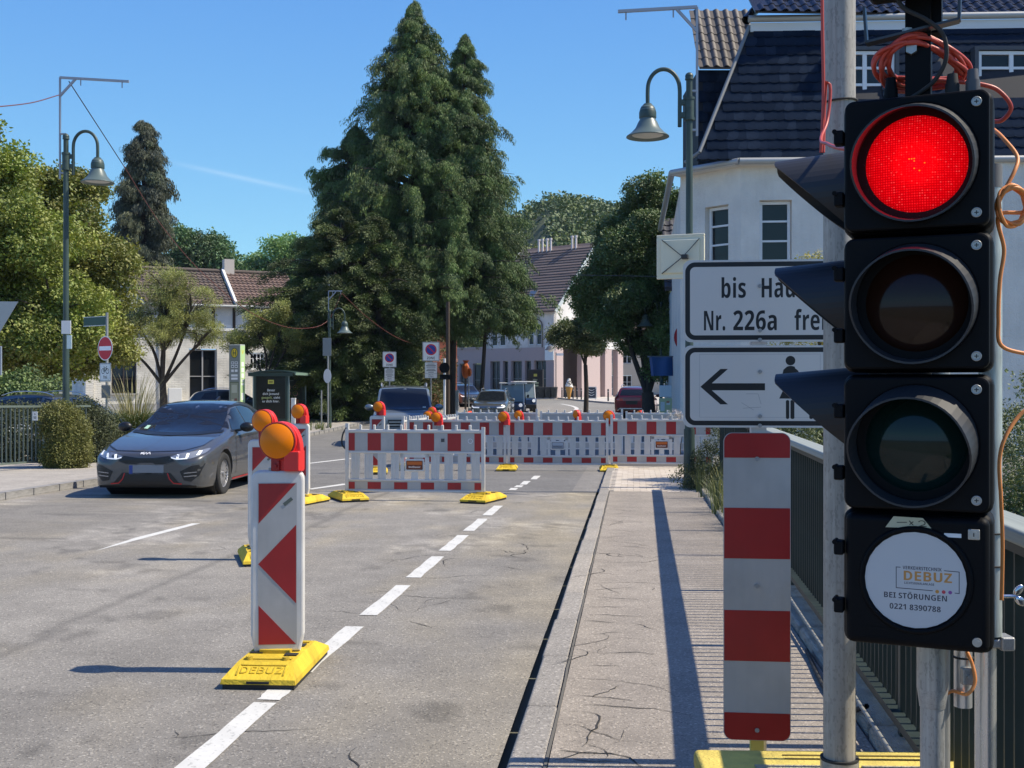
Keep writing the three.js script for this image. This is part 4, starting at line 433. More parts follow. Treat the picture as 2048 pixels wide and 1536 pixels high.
function frustum(w0, d0, w1, d1, y0, y1) { const p = [[-w0, y0, d0], [w0, y0, d0], [w0, y0, -d0], [-w0, y0, -d0], [-w1, y1, d1], [w1, y1, d1], [w1, y1, -d1], [-w1, y1, -d1]].map((q) => V3(q[0] / 2, q[1], q[2] / 2)), pos = [], uv = []; for (const [a, b, c, d] of [[0, 1, 5, 4], [1, 2, 6, 5], [2, 3, 7, 6], [3, 0, 4, 7], [4, 5, 6, 7], [3, 2, 1, 0]]) for (const i of [a, b, c, a, c, d]) { pos.push(p[i].x, p[i].y, p[i].z); uv.push(a === 1 || a === 3 ? p[i].z : p[i].x, a < 4 && b !== 5 && c !== 6 ? p[i].y * 1.4 : p[i].z + p[i].y); } const g = new THREE.BufferGeometry(); g.setAttribute('position', new THREE.Float32BufferAttribute(pos, 3)); g.setAttribute('uv', new THREE.Float32BufferAttribute(uv, 2)); g.computeVertexNormals(); return g; }
// base plate: yellow recycled block on a black rubber sole, its maker's word moulded on the sloping ends
function makeFoot(label, p, turn, group) {
  const t = thing('base_plate', label, 'base plate', p, turn, group), L = 0.8, W = 0.4;
  const rim = frustum(W, L, W - 0.01, L - 0.01, 0.03, 0.055), dome = frustum(W - 0.01, L - 0.01, W - 0.1, L - 0.3, 0.055, 0.115);
  part('block', join(rim, dome, box(0.17, 0.02, 0.15, 0, 0.125, 0), box(W - 0.14, 0.008, 0.03, 0, 0.118, 0.2), box(W - 0.14, 0.008, 0.03, 0, 0.118, -0.2), cyl(0.022, 0.018, 0.02, -0.1, 0.122, 0.21, 10), cyl(0.022, 0.018, 0.02, 0.1, 0.122, 0.21, 10)), yellowFoot, t);
  part('sole', join(box(W - 0.02, 0.03, L - 0.02, 0, 0.015, 0), box(W * 0.3, 0.012, 0.012, 0, 0.04, L / 2 - 0.004)), rubber, t);
  part('socket', join(box(0.05, 0.004, 0.05, 0, 0.137, 0), box(0.07, 0.006, 0.05, 0.1, 0.119, 0.1), box(0.07, 0.006, 0.04, -0.1, 0.119, 0.06), box(0.05, 0.006, 0.06, 0.1, 0.119, -0.12), box(0.05, 0.006, 0.06, -0.1, 0.119, -0.12)), rubber, t);
  const ang = Math.atan2(0.06, 0.145); const word = join(letters('DEBUZ', 0.055, 0.006), box(0.25, 0.008, 0.006, 0, 0.045, 0.003), box(0.008, 0.09, 0.006, 0.125, 0, 0.003), box(0.008, 0.09, 0.006, -0.125, 0, 0.003));
  for (const s of [0, Math.PI]) { const m = part('lettering', word, yellowFoot, t); m.rotation.set(-Math.PI / 2 + ang, s, 0, 'YXZ'); const z = L / 2 - 0.005 - 0.072; m.position.set(Math.sin(s) * z, 0.084, Math.cos(s) * z); }
  return t;
}
function makeLamp(label, p, turn, group) {
  const t = thing('warning_lamp', label, 'warning lamp', p, turn, group);
  const s = new THREE.Shape(), cy = 0.168; s.moveTo(-0.045, 0); s.lineTo(0.128, 0); s.lineTo(0.128, 0.115); s.bezierCurveTo(0.124, 0.2, 0.095, cy + 0.105, 0, cy + 0.105); s.absarc(0, cy, 0.105, Math.PI / 2, Math.PI * 1.36, false); s.lineTo(-0.045, 0);
  part('housing', join(extr(s, 0.05, 0.006).translate(0, 0, -0.03), disc(0.107, 0.09, 0, cy, 0), rbox(0.088, 0.112, 0.11, 0.008, 0.083, 0.057, 0)), lampRed, t);
  part('box_face', join(rbox(0.05, 0.09, 0.08, 0.006, -0.013, 0.047, 0.005), disc(0.011, 0.02, -0.012, 0.03, 0.048, 10)), darkRed, t);
  for (const z of [1, -1]) part('lens', new THREE.SphereGeometry(0.15, 28, 8, 0, 6.2832, 0, Math.asin(0.097 / 0.15)).rotateX(Math.PI / 2).translate(0, 0, -0.116 + 0.056).scale(1, 1, z).translate(0, cy, 0), amber, t);
  part('lens_rim', join(...[1, -1].map((z) => new THREE.TorusGeometry(0.1, 0.006, 6, 28).translate(0, 0.168, z * 0.046))), darkRed, t);
  part('socket', cyl(0.02, 0.02, 0.05, 0.02, -0.02, 0, 10), galv, t); return t;
}
// guide beacon: hollow white body, reflective face with red fields
function makeBeacon(label, p, turn, group) {
  const t = thing('guide_beacon', label, 'guide beacon', p, turn, group), H = 1.0, W = 0.29;
  const body = new THREE.Shape(); body.moveTo(-W / 2 + 0.02, 0.0); body.lineTo(W / 2 - 0.02, 0.0); body.lineTo(W / 2, 0.09); body.lineTo(W / 2, H - 0.06); body.quadraticCurveTo(W / 2, H, W / 2 - 0.05, H); body.lineTo(-W / 2 + 0.05, H); body.quadraticCurveTo(-W / 2, H, -W / 2, H - 0.06); body.lineTo(-W / 2, 0.09); body.closePath();
  part('body', extr(body, 0.06, 0.012).translate(0, 0.12, -0.03), whitePlastic, t); part('foot_stub', box(0.06, 0.16, 0.045, 0, 0.09, 0), whitePlastic, t); part('top_socket', join(cyl(0.03, 0.026, 0.03, 0.01, H + 0.13, 0, 12), box(0.1, 0.02, 0.04, 0, H + 0.125, 0)), galv, t);
  const sw = 0.212, sh = 0.9, y0 = 0.155; for (const z of [1, -1]) { const g = join(flat(shapeOf([[-sw / 2, y0], [sw / 2, y0], [sw / 2, y0 + sh], [-sw / 2, y0 + sh]]), 0.0435)); if (z < 0) g.rotateY(Math.PI); part('reflective_face', g, whiteSheet, t); }
  const tri = (pts) => part('red_field', extr(pts.map(([x, y]) => [(x - 0.5) * sw, y0 + sh * (1 - y)]), 0.0012).translate(0, 0, 0.0437), redSheet, t);
  tri([[0.02, 0.005], [0.98, 0.005], [0.02, 0.25]].reverse()); tri([[0.01, 0.5], [0.985, 0.745], [0.985, 0.26]]); tri([[0.02, 0.755], [0.02, 0.995], [0.98, 0.995]]);
  part('maker_sticker', flat(shapeOf([[0.03, 0.94], [0.075, 0.975], [0.087, 0.96], [0.042, 0.925]]), 0.0455), M(0.1, 0.12, 0.1, 0.5), t);
  return t;
}
const TURN = -PSI, fg = 'yellow base plates of the roadworks', lg = 'amber warning lamps on the roadworks', bg = 'red and white guide beacons', hg = 'red and white barriers round the roadworks';
{ const P1 = V3(-1.305, gy(6.25), -6.25), P2 = V3(-2.3, gy(10.4), -10.4), P3 = V3(-2.98, gy(15.7), -15.7), P4 = V3(-2.62, gy(21.6), -21.8);
  makeBeacon('nearest guide beacon standing on the lettered yellow base plate', P1, 0.1, bg);
  makeFoot('nearest yellow base plate under the front guide beacon', P1, -0.06, fg);
  makeLamp('nearest big amber warning lamp on top of the front guide beacon', P1.clone().add(V3(0.01, 1.118, 0)), -0.12, lg);
  makeBeacon('second guide beacon directly behind the nearest one', P2, 0.06, bg); makeFoot('yellow base plate peeping out left behind the nearest guide beacon', P2.clone().add(V3(-0.02, 0, 0)), 0.3, fg);
  makeLamp('amber warning lamp just above and behind the nearest lamp', P2.clone().add(V3(0.0, 1.125, 0)), -0.25, lg);
  makeBeacon('third guide beacon right behind the first two beside the dark car', P3, -0.05, bg); makeFoot('yellow base plate at the foot of the third guide beacon', P3.clone().add(V3(0.06, 0, 0)), -0.35, fg);
  makeLamp('amber warning lamp on the third guide beacon in front of the bus shelter', P3.clone().add(V3(0.0, 1.125, 0)), -0.3, lg);
  makeBeacon('fourth guide beacon in front of the grey van behind the front barrier', P4, 0, bg); makeFoot('yellow base plate of the fourth beacon seen through the front barrier', P4, 0.1, fg);
  makeLamp('amber warning lamp on the fourth beacon against the van windscreen', P4.clone().add(V3(0.03, 1.125, 0)), -0.3, lg); }
function makeBarrier(label, p, turn, plate) {
  const t = thing('barrier', label, 'barrier', p, turn, hg), L = 2.05, y0 = 0.12, h = L / 2 - 0.03;
  const fr = [box(0.05, 0.98, 0.05, -h, 0.57, 0), box(0.05, 0.98, 0.05, h, 0.57, 0), rbox(2 * h - 0.05, 0.045, 0.045, 0.01, 0, 1.0, 0), rbox(2 * h - 0.05, 0.03, 0.045, 0.008, 0, 0.692, 0), rbox(2 * h - 0.05, 0.03, 0.045, 0.008, 0, 0.292, 0), rbox(2 * h - 0.05, 0.03, 0.05, 0.008, 0, y0 + 0.015, 0)];
  for (let i = 0; i < 9; i++) fr.push(rbox(0.035, 0.07, 0.04, 0.008, -h + 0.2 + i * 0.2, 1.055, 0)); fr.push(box(0.05, 0.05, 0.05, -h, 1.085, 0), cyl(0.02, 0.02, 0.14, -h, 0.05, 0, 8), cyl(0.02, 0.02, 0.14, h, 0.05, 0, 8));
  part('frame', join(fr), whitePlastic, t);
  part('board', box(2 * h - 0.055, 0.268, 0.022, 0, 0.843, 0), whiteSheet, t); part('board', box(2 * h - 0.055, 0.128, 0.022, 0, 0.212, 0), whiteSheet, t);
  const st = [[-0.96, 0.095], [-0.675, 0.195], [-0.285, 0.195], [0.105, 0.195], [0.495, 0.195], [0.885, 0.095]];
  for (const [x, w] of st) { part('red_field', box(w, 0.25, 0.003, x + w / 2 - 0.015, 0.843, 0.0125), redSheet, t); part('red_field', box(w, 0.1, 0.003, x + w / 2 - 0.015, 0.212, 0.0125), redSheet, t); }
  const slat = join(box(0.122, 0.368, 0.014, 0, 0.492, 0), ...[-0.055, 0, 0.055].map((x) => box(0.01, 0.365, 0.012, x, 0.492, 0.012)));
  for (let i = 0; i < 10; i++) { const x = -0.87 + i * 0.195; if (Math.abs(x) < 0.2) continue; part('slat', slat, whitePlastic, t).position.x = x; }
  part('plate_holder', join(box(0.42, 0.06, 0.014, 0, 0.65, 0), rbox(0.28, 0.18, 0.03, 0.01, 0, 0.51, 0.004), box(0.1, 0.11, 0.014, 0, 0.36, 0), box(0.06, 0.368, 0.014, -0.18, 0.492, 0), box(0.06, 0.368, 0.014, 0.18, 0.492, 0)), whitePlastic, t);
  part('maker_plate', faceUV(flat(rrect(0.24, 0.13, 0.012)), 0.24, 0.13).translate(0, 0.51, 0.0205), plate, t);
  return t;
}
const plateTex = (bgc, top, fgc) => { const m = M(1, 1, 1, 0.5); m.map = print(256, 140, (x, w, h) => { x.fillStyle = bgc; x.fillRect(0, 0, w, h); x.fillStyle = top; x.fillRect(12, 12, w - 24, 52); x.fillStyle = fgc; fitText(x, 'Beutlhauser', 34, 222, 112, 40); x.strokeStyle = '#2b1208'; x.lineWidth = 5; x.strokeRect(6, 6, w - 12, h - 12); }); return m; };
const plO = plateTex('#6d2f14', '#c0601c', '#e8ded6'), plG = plateTex('#8d939b', '#aab0b8', '#1f2329');
{
  const F1 = BF(-3.12, 15.9), nb = makeBarrier('front barrier standing alone across the road before the others', BF(-3.12, 15.9), TURN, plO);
  const ring = part('emblem', faceUV(flat(new THREE.Shape().absarc(0, 0, 0.05, 0, 6.2832)), 0.1, 0.1).translate(-0.19, 0.87, 0.0143), new THREE.MeshStandardMaterial({ color: C(1, 1, 1), roughness: 0.5, map: print(128, 128, (x) => { x.fillStyle = '#8e1116'; x.fillRect(0, 0, 128, 128); x.strokeStyle = '#ece6e4'; x.lineWidth = 11; for (const [a, b] of [[0.3, 2.6], [3.6, 5.9]]) { x.beginPath(); x.arc(64, 64, 46, a, b); x.stroke(); } x.lineWidth = 8; x.beginPath(); x.arc(48, 44, 16, 2.6, 5.4); x.stroke(); x.beginPath(); x.arc(80, 44, 16, 3.9, 6.6); x.stroke(); x.fillStyle = '#ece6e4'; x.fillRect(46, 56, 36, 26); x.fillStyle = '#8e1116'; x.fillRect(54, 62, 8, 14); x.fillRect(67, 62, 8, 14); }) }), nb);
  part('sticker', box(0.05, 0.05, 0.002, 0.41, 0.87, 0.012), M(0.05, 0.055, 0.06, 0.5), nb); part('sticker', new THREE.TorusGeometry(0.032, 0.004, 6, 24).translate(0.81, 0.86, 0.012), M(0.75, 0.76, 0.78, 0.5), nb);
  part('handle', tube([V3(-1.0, 1.05, 0.02), V3(-1.06, 0.95, 0.0), V3(-1.07, 0.8, 0), V3(-1.02, 0.74, 0)], 0.012, 14, 6), rubber, nb);
  makeFoot('yellow base plate under the left end of the front barrier', BF(-4.1, 15.9), 0.42, fg); makeFoot('yellow base plate under the right end of the front barrier', BF(-2.12, 15.9), -0.38, fg);
  const v = 22.6, us = [-3.57, -1.5, 0.58]; const kinds = ['left barrier of the far row partly behind the front barrier', 'middle barrier of the far row across the lane', 'right barrier of the far row across the footpath'];
  us.forEach((u, i) => { makeBarrier(kinds[i], BF(u, v, i === 2 ? 0.03 : 0), TURN, i === 1 ? plG : plO); });
  for (const [u, l] of [[-4.6, 'yellow base plate at the left end of the far barrier row'], [-2.53, 'dull base plate under the joint left of the middle far barrier'], [-0.46, 'dull base plate under the joint right of the middle far barrier']]) makeFoot(l, BF(u, v), TURN + 0.05, fg);
  makeBarrier('barrier of the closed left side running back along the site', BF(-4.65, v + 1.2), TURN + 1.5, plO); makeBarrier('second barrier of the closed left side further back', BF(-4.35, v + 3.3), TURN + 1.45, plO);
  const vb = 27.6; [[-3.35, 'leftmost barrier of the back row seen over the far row'], [-1.25, 'middle barrier of the back row seen over the far row'], [0.85, 'barrier of the back row near the footpath'], [2.95, 'rightmost barrier of the back row in front of the red car']].forEach(([u, l]) => makeBarrier(l, BF(u, vb, 0.12), TURN + Math.PI, plG));
  makeBarrier('sunlit white barrier turned edgeways behind the back row', BF(-4.2, 30.5), TURN + 1.1, plG); makeBarrier('further white barrier turned edgeways in front of the silver car', BF(-3.7, 32.4), TURN + 1.1, plG);
  const lamp = (px, py, d, turn, l) => makeLamp(l, at(px, py, d), turn, lg);
  lamp(873, 851, 22.6, -0.2, 'front one of the two amber lamps close together before the van'); lamp(856, 845, 26.5, -0.2, 'amber lamp half hidden behind its twin before the van'); lamp(864, 835, 29, -0.5, 'amber lamp on the red-striped beacon right of the van');
  lamp(1007, 850, 22.6, -0.4, 'amber lamp on the left end of the middle far barrier'); lamp(1217, 848, 22.6, -0.3, 'amber lamp on the left part of the right far barrier'); lamp(1037, 843, 27.6, -0.3, 'small amber lamp on the back row right of the silver car'); lamp(1153, 842, 27.6, -0.9, 'small amber lamp turned away in the middle of the back row'); lamp(1280, 843, 27.6, -0.9, 'small amber lamp on the back row before the red car');
  const lit = lamp(940, 842, 30, 0, 'red-orange warning lamp shining left of the silver car'); lit.traverse((m) => { if (m.name === 'lens') m.material = M(0.8, 0.1, 0.02, 0.3, { emissive: C(0.9, 0.12, 0.01), emissiveIntensity: 0.6 }); });
  const pl = new THREE.PointLight(new THREE.Color(1, 0.25, 0.05), 0.15, 3); pl.position.set(0, 0.168, 0.12); lit.add(pl);
  const b5 = makeBeacon('fifth guide beacon beside the van half hidden by barriers', at(862, 905, 29).setY(gy(29)), 0.1, bg);
}
// ---------------------------------------------------------------- street furniture
const lampGreen = M(0.045, 0.075, 0.065, 0.45, { map: rep(T.mottle, 2) }), lampGrey = M(0.1, 0.14, 0.135, 0.4);
// street lamp: post with collar and finial, swan-neck arm clamped on, bell shade
function streetLamp(label, p, H, side, o = {}) {
  const t = thing('street_lamp', label, 'street lamp', p, o.turn ?? 0, 'swan-neck street lamps');
  part('post', join(cyl(0.075, 0.06, H * 0.45, 0, H * 0.225, 0, 16), cyl(0.058, 0.05, H * 0.55, 0, H * 0.725, 0, 16), cyl(0.09, 0.085, 0.9, 0, 0.45, 0, 16)), lampGreen, t);
  part('collar', join(cyl(0.075, 0.075, 0.34, 0, H - 0.52, 0, 16), cyl(0.085, 0.085, 0.04, 0, H - 0.36, 0, 16), cyl(0.085, 0.085, 0.04, 0, H - 0.68, 0, 16), rbox(0.16, 0.09, 0.06, 0.01, side * 0.09, H - 0.42, 0), rbox(0.16, 0.09, 0.06, 0.01, side * 0.09, H - 0.62, 0)), lampGreen, t);
  part('finial', join(cyl(0.068, 0.062, 0.05, 0, H - 0.04, 0, 16), new THREE.SphereGeometry(0.066, 16, 10, 0, 6.2832, 0, 1.6).translate(0, H - 0.015, 0)), lampGreen, t);
  const x0 = side * 0.15, x1 = side * 0.65, y = H - 0.22, pts = [V3(x0, H - 0.8, 0), V3(x0, H - 0.5, 0), V3(x0, y, 0)]; for (let i = 1; i < 12; i++) { const a = Math.PI * i / 12; pts.push(V3((x0 + x1) / 2 - Math.cos(a) * (x1 - x0) / 2, y + Math.sin(a) * 0.32, 0)); } pts.push(V3(x1, y - 0.02, 0), V3(x1, y - 0.25, 0));
  part('arm', tube(pts, 0.032, 60, 10), lampGreen, t);
  const sh = part('shade', lathe([[0.03, 0], [0.1, -0.02], [0.125, -0.08], [0.128, -0.16], [0.12, -0.2], [0.125, -0.23], [0.15, -0.27], [0.19, -0.36], [0.265, -0.44], [0.33, -0.485], [0.335, -0.5], [0.32, -0.505], [0.25, -0.46], [0.1, -0.4], [0, -0.4]], 36), lampGrey, t); sh.position.set(x1, y - 0.24, 0);
  part('cap', lathe([[0.0, 0.03], [0.06, 0.02], [0.115, -0.05], [0.135, -0.12], [0.135, -0.2], [0.128, -0.21]], 28), lampGreen, sh); part('diffuser', lathe([[0.0, -0.43], [0.18, -0.44], [0.245, -0.47]].reverse(), 28), M(0.55, 0.55, 0.52, 0.5), sh);
  return t;
}
streetLamp('green swan-neck street lamp rising from the left fence', gpt(132, 23, 0.1), 6.75, 1); streetLamp('green swan-neck street lamp with its lamp over the footpath on the right', V3(2.77, WALK - 0.08, -17.5), 6.42, -1); streetLamp('distant swan-neck street lamp in front of the dark conifers', gpt(659, 48, 0.1), 5.0, 1); streetLamp('dark street lamp head hanging among the linden leaves', gpt(1322, 46, 0.1), 5.2, -1);
part('post_sticker', box(0.19, 0.27, 0.02, 0.04, 2.82, 0.09), M(0.75, 0.74, 0.7, 0.6), scene.getObjectByName('street_lamp')); part('post_sticker', box(0.1, 0.28, 0.02, 0.1, 2.52, 0.08), M(0.62, 0.72, 0.68, 0.6), scene.getObjectByName('street_lamp'));
// temporary cable gantries clamped to the lamp posts, and their wires
const gal2 = M(0.32, 0.35, 0.4, 0.5, { metalness: 0.2 });
function gantry(label, d, px, yTop, yBot, pxArm, yArm, slopeTo) { const t = thing('cable_gantry', label, 'gantry'), a = at(px, yTop, d), b = at(px, yBot, d), c = at(pxArm, yArm, d), s = Math.sign(pxArm - px); part('mast', bar(b, a, 0.034, 0.034), gal2, t); part('arm', bar(a, c, 0.045, 0.045), gal2, t); part('brace', bar(a.clone().add(V3(s * 0.32, -0.03, 0)), a.clone().add(V3(0, -0.38, 0)), 0.04, 0.04), gal2, t); for (const k of [0.3, 0.9]) part('hook', rod(a.clone().lerp(c, k), a.clone().lerp(c, k).add(V3(0, -0.14, 0)), 0.012), gal2, t); const e = at(slopeTo, yBot - 12, d), e2 = at(slopeTo, yBot - 90, d); for (const [u, y] of [[e, yBot - 12], [e2, yBot - 90]]) part('clamp', bar(u, at(px, y, d), 0.05, 0.03), gal2, t); }
gantry('thin cable gantry with a long arm above the left street lamp', 23, 120, 155, 358, 258, 163, 133); gantry('thin cable gantry above the right street lamp beside the slate roof', 17.5, 1394, 14, 272, 1236, 23, 1379); gantry('small distant cable gantry on the pole before the conifers', 48, 657, 582, 660, 684, 582, 659);
{ const wire = M(0.05, 0.05, 0.07, 0.6), rw = M(0.16, 0.045, 0.035, 0.5), w = (label, pts, m, r) => single('cable', tube(pts.map((p) => at(...p)), r, 60, 6), m, label, 'cable'); w('thin dark wire running diagonally down from the left gantry', [[138, 163, 23], [245, 328, 28]], wire, 0.012); w('reddish cable hanging from the left trees across to the middle lamp', [[245, 328, 28], [330, 460, 33], [420, 560, 38], [520, 635, 43], [600, 657, 46], [657, 640, 48], [683, 586, 48]], rw, 0.012); w('reddish cable crossing in front of the conifers', [[683, 586, 48], [735, 635, 50], [800, 678, 53], [900, 700, 60]], rw, 0.012); w('red cable leading off the left edge from the gantry', [[118, 190, 23], [60, 206, 20], [-40, 217, 17]], rw, 0.01); w('pale wire strung across to the dark linden', [[1050, 548, 40], [1313, 553, 34]], wire, 0.008); }
// mirror on the right lamp post seen from behind
{ const t = thing('traffic_mirror', 'cream square traffic mirror seen from behind on the right lamp post', 'mirror', at(1361, 513, 17.2), -0.35), m = M(0.72, 0.67, 0.5, 0.6), fr = M(0.03, 0.03, 0.03, 0.5); part('shell', join(rbox(0.72, 0.64, 0.03, 0.012), rbox(0.6, 0.52, 0.05, 0.02, 0, 0, 0.02)), m, t); part('rim', join(rbox(0.74, 0.04, 0.06, 0.01, 0, 0.32, -0.01), rbox(0.74, 0.04, 0.06, 0.01, 0, -0.32, -0.01), rbox(0.04, 0.6, 0.06, 0.01, 0.35, 0, -0.01), rbox(0.04, 0.6, 0.06, 0.01, -0.35, 0, -0.01)), m, t); part('strut', join(...[[-0.28, 0.26], [0.3, 0.26], [-0.28, -0.26]].map(([x, y]) => bar(V3(x, y, 0.05), V3(0.06, -0.02, 0.12), 0.009, 0.012)), rbox(0.1, 0.07, 0.09, 0.01, 0.09, -0.02, 0.12)), fr, t); }
// left fence: posts, rails, bars, number plate
{ const A = V3(-9.55, gy(20.6) + 0.11, -20.6), B = V3(-8.75, gy(23.4) + 0.11, -23.2), t = thing('fence', 'grey-green steel bar fence at the left edge of the photo', 'fence'), fm = M(0.12, 0.15, 0.13, 0.5), A2 = V3(-11.4, gy(20) + 0.11, -20.4);
  for (const [a, b, np] of [[A2, A, 2], [A, B, 2]]) { const up = (p, y) => p.clone().add(V3(0, y, 0)); part('handrail', bar(up(a, 1.2), up(b, 1.2), 0.07, 0.04), fm, t); part('lower_rail', bar(up(a, 0.13), up(b, 0.13), 0.04, 0.035), fm, t); const n = Math.round(a.distanceTo(b) / 0.115); for (let i = 1; i < n; i++) part('fence_bar', bar(up(a.clone().lerp(b, i / n), 0.15), up(a.clone().lerp(b, i / n), 1.18), 0.014, 0.026), fm, t); for (let i = 0; i < np; i++) part('post', bar(up(a.clone().lerp(b, i / np), -0.05), up(a.clone().lerp(b, i / np), 1.22), 0.05, 0.05), M(0.42, 0.47, 0.43, 0.5), t); }
  const pl = part('number_plate', box(0.1, 0.17, 0.006), M(0.78, 0.78, 0.75, 0.5), t); pl.position.copy(at(70, 832, 21.2)); part('numbers', faceUV(flat(rrect(0.09, 0.16, 0.005)), 0.09, 0.16).translate(0, 0, 0.0045), new THREE.MeshStandardMaterial({ map: print(64, 110, (x) => { x.fillStyle = '#dddcd5'; x.fillRect(0, 0, 64, 110); x.fillStyle = '#222'; fitText(x, 'S', 22, 42, 42, 30); fitText(x, '50', 12, 52, 92, 44); }) }), pl); }
{ const t = thing('fence', 'low grey ornamental railing between the shrub and the no-entry post', 'fence', gpt(185, 26.5, 0.1), 0.1), fm = M(0.3, 0.33, 0.33, 0.5); part('rail', join(box(0.75, 0.04, 0.04, 0.3, 0.88, 0), box(0.75, 0.04, 0.04, 0.3, 0.12, 0)), fm, t); for (let i = 0; i < 6; i++) part('fence_bar', tube([V3(i * 0.12, 0.13, 0), V3(i * 0.12 + 0.03, 0.35, 0), V3(i * 0.12 - 0.03, 0.6, 0), V3(i * 0.12, 0.87, 0)], 0.018, 14, 6), fm, t); part('plinth', box(0.9, 0.14, 0.2, 0.3, 0.02, 0), M(0.4, 0.39, 0.36, 0.9), t); part('post', box(0.09, 0.95, 0.09, 0.72, 0.45, 0), M(0.4, 0.42, 0.41, 0.6), t); }
{ single('ramp', mark([[-8.6, 24.2], [-7.25, 22.0], [-7.25, 26], [-8.4, 28]], 0.117, CAMF), M(0.62, 0.6, 0.56, 0.9, { map: rep(T.mottle, 1) }), 'pale concrete ramp behind the shrub beside the dark car', 'ramp'); }
// flat sign plates: aluminium plate with a printed face
function plateGeo(w, h, r = 0.03, t = 0.004) { return extr(rrect(w, h, r), t, 0, 8).translate(0, 0, -t); }
function signFace(parent, name, shape, w, h, tex, z = 0.0006, rough = 0.4) { return part(name, faceUV(flat(shape, z), w, h), new THREE.MeshStandardMaterial({ map: tex, roughness: rough }), parent); }
const circle = (r) => new THREE.Shape().absarc(0, 0, r, 0, Math.PI * 2);
const stopTex = print(256, 256, (x) => { x.fillStyle = '#f2efec'; x.fillRect(0, 0, 256, 256); x.fillStyle = '#d40f2d'; x.beginPath(); x.arc(128, 128, 118, 0, 7); x.fill(); x.fillStyle = '#fff'; x.fillRect(26, 106, 204, 44); });
const bikeTex = print(256, 256, (x) => { x.fillStyle = '#ecebe5'; x.fillRect(0, 0, 256, 256); x.strokeStyle = '#222'; x.lineWidth = 7; x.strokeRect(8, 8, 240, 240); x.lineWidth = 9; for (const c of [78, 178]) { x.beginPath(); x.arc(c, 110, 34, 0, 7); x.stroke(); } x.beginPath(); x.moveTo(78, 110); x.lineTo(105, 66); x.lineTo(158, 66); x.lineTo(178, 110); x.moveTo(158, 66); x.lineTo(124, 112); x.lineTo(105, 66); x.moveTo(124, 112); x.lineTo(78, 110); x.moveTo(150, 48); x.lineTo(168, 46); x.moveTo(92, 52); x.lineTo(112, 52); x.stroke(); x.fillStyle = '#222'; fitText(x, 'frei', 84, 172, 216, 60); });
{ const t = thing('road_sign', 'no-entry sign with bicycle plate on a post left of the dark car', 'road sign', gpt(214, 27.5, 0.1), -0.62); part('post', join(cyl(0.034, 0.034, 3.5, 0, 1.75, 0, 12)), steel, t);
  const d = part('round_plate', disc(0.3, 0.004, 0, 2.62, 0.05, 32), M(0.6, 0.6, 0.6, 0.4), t); signFace(d, 'face', circle(0.298), 0.6, 0.6, stopTex, 0.0545).position.y = 2.62; const bp = part('bicycle_plate', plateGeo(0.46, 0.46).translate(0, 2.03, 0.05), M(0.6, 0.6, 0.6, 0.4), t); signFace(bp, 'face', rrect(0.45, 0.45, 0.03), 0.45, 0.45, bikeTex, 0.0515).position.y = 2.03;
  part('back_plate', rbox(0.36, 0.32, 0.02, 0.01, 0.02, 1.56, 0.04), M(0.2, 0.19, 0.17, 0.6), t); const ns = part('street_name_sign', box(0.9, 0.2, 0.03, -0.5, 3.3, 0.0), M(0.015, 0.06, 0.04, 0.4), t); part('sign_rim', join(box(0.92, 0.015, 0.034, -0.5, 3.41, 0), box(0.92, 0.015, 0.034, -0.5, 3.19, 0)), M(0.7, 0.7, 0.68, 0.5), ns); }
{ const t = thing('road_sign', 'grey backs of a give-way triangle and plate at the left edge', 'road sign', V3(-5.0, gy(10) + 0.1, -10), 0.05); part('post', cyl(0.03, 0.03, 2.4, 0, 1.2, -0.04, 12), steel, t); const tri = [[-0.45, 2.27], [0.45, 2.27], [0, 1.5]]; part('triangle_plate', extr(tri.map(([x, y]) => [x + 0.13, y]), 0.006), M(0.32, 0.36, 0.37, 0.55), t); part('back_plate', rbox(0.42, 0.26, 0.012, 0.004, 0.31, 1.87 - 0.13 + 0.0, 0.01).translate(-0.08, 0, 0), M(0.3, 0.34, 0.38, 0.55), t); }
const zoneTex = print(256, 290, (x) => { x.fillStyle = '#d9dad6'; x.fillRect(0, 0, 256, 290); x.strokeStyle = '#333'; x.lineWidth = 5; x.strokeRect(6, 6, 244, 278); x.fillStyle = '#c21a2b'; x.beginPath(); x.arc(128, 116, 86, 0, 7); x.fill(); x.fillStyle = '#20328a'; x.beginPath(); x.arc(128, 116, 68, 0, 7); x.fill(); x.strokeStyle = '#c21a2b'; x.lineWidth = 17; x.beginPath(); x.moveTo(80, 68); x.lineTo(176, 164); x.stroke(); x.fillStyle = '#333'; fitText(x, 'ZONE', 66, 190, 264, 54); });
const subTex = print(256, 330, (x) => { x.fillStyle = '#c9cac6'; x.fillRect(0, 0, 256, 330); x.fillStyle = '#333'; for (const [y, a] of [[40, 150], [72, 205], [104, 190], [150, 160], [180, 200], [214, 120]]) x.fillRect(128 - a / 2, y - 14, a, 13); x.fillStyle = '#8b8c8a'; x.fillRect(0, 232, 256, 8); x.fillStyle = '#333'; fitText(x, 'Mo-Fr', 74, 182, 276, 34); fitText(x, '8-18 h', 74, 182, 316, 34); });
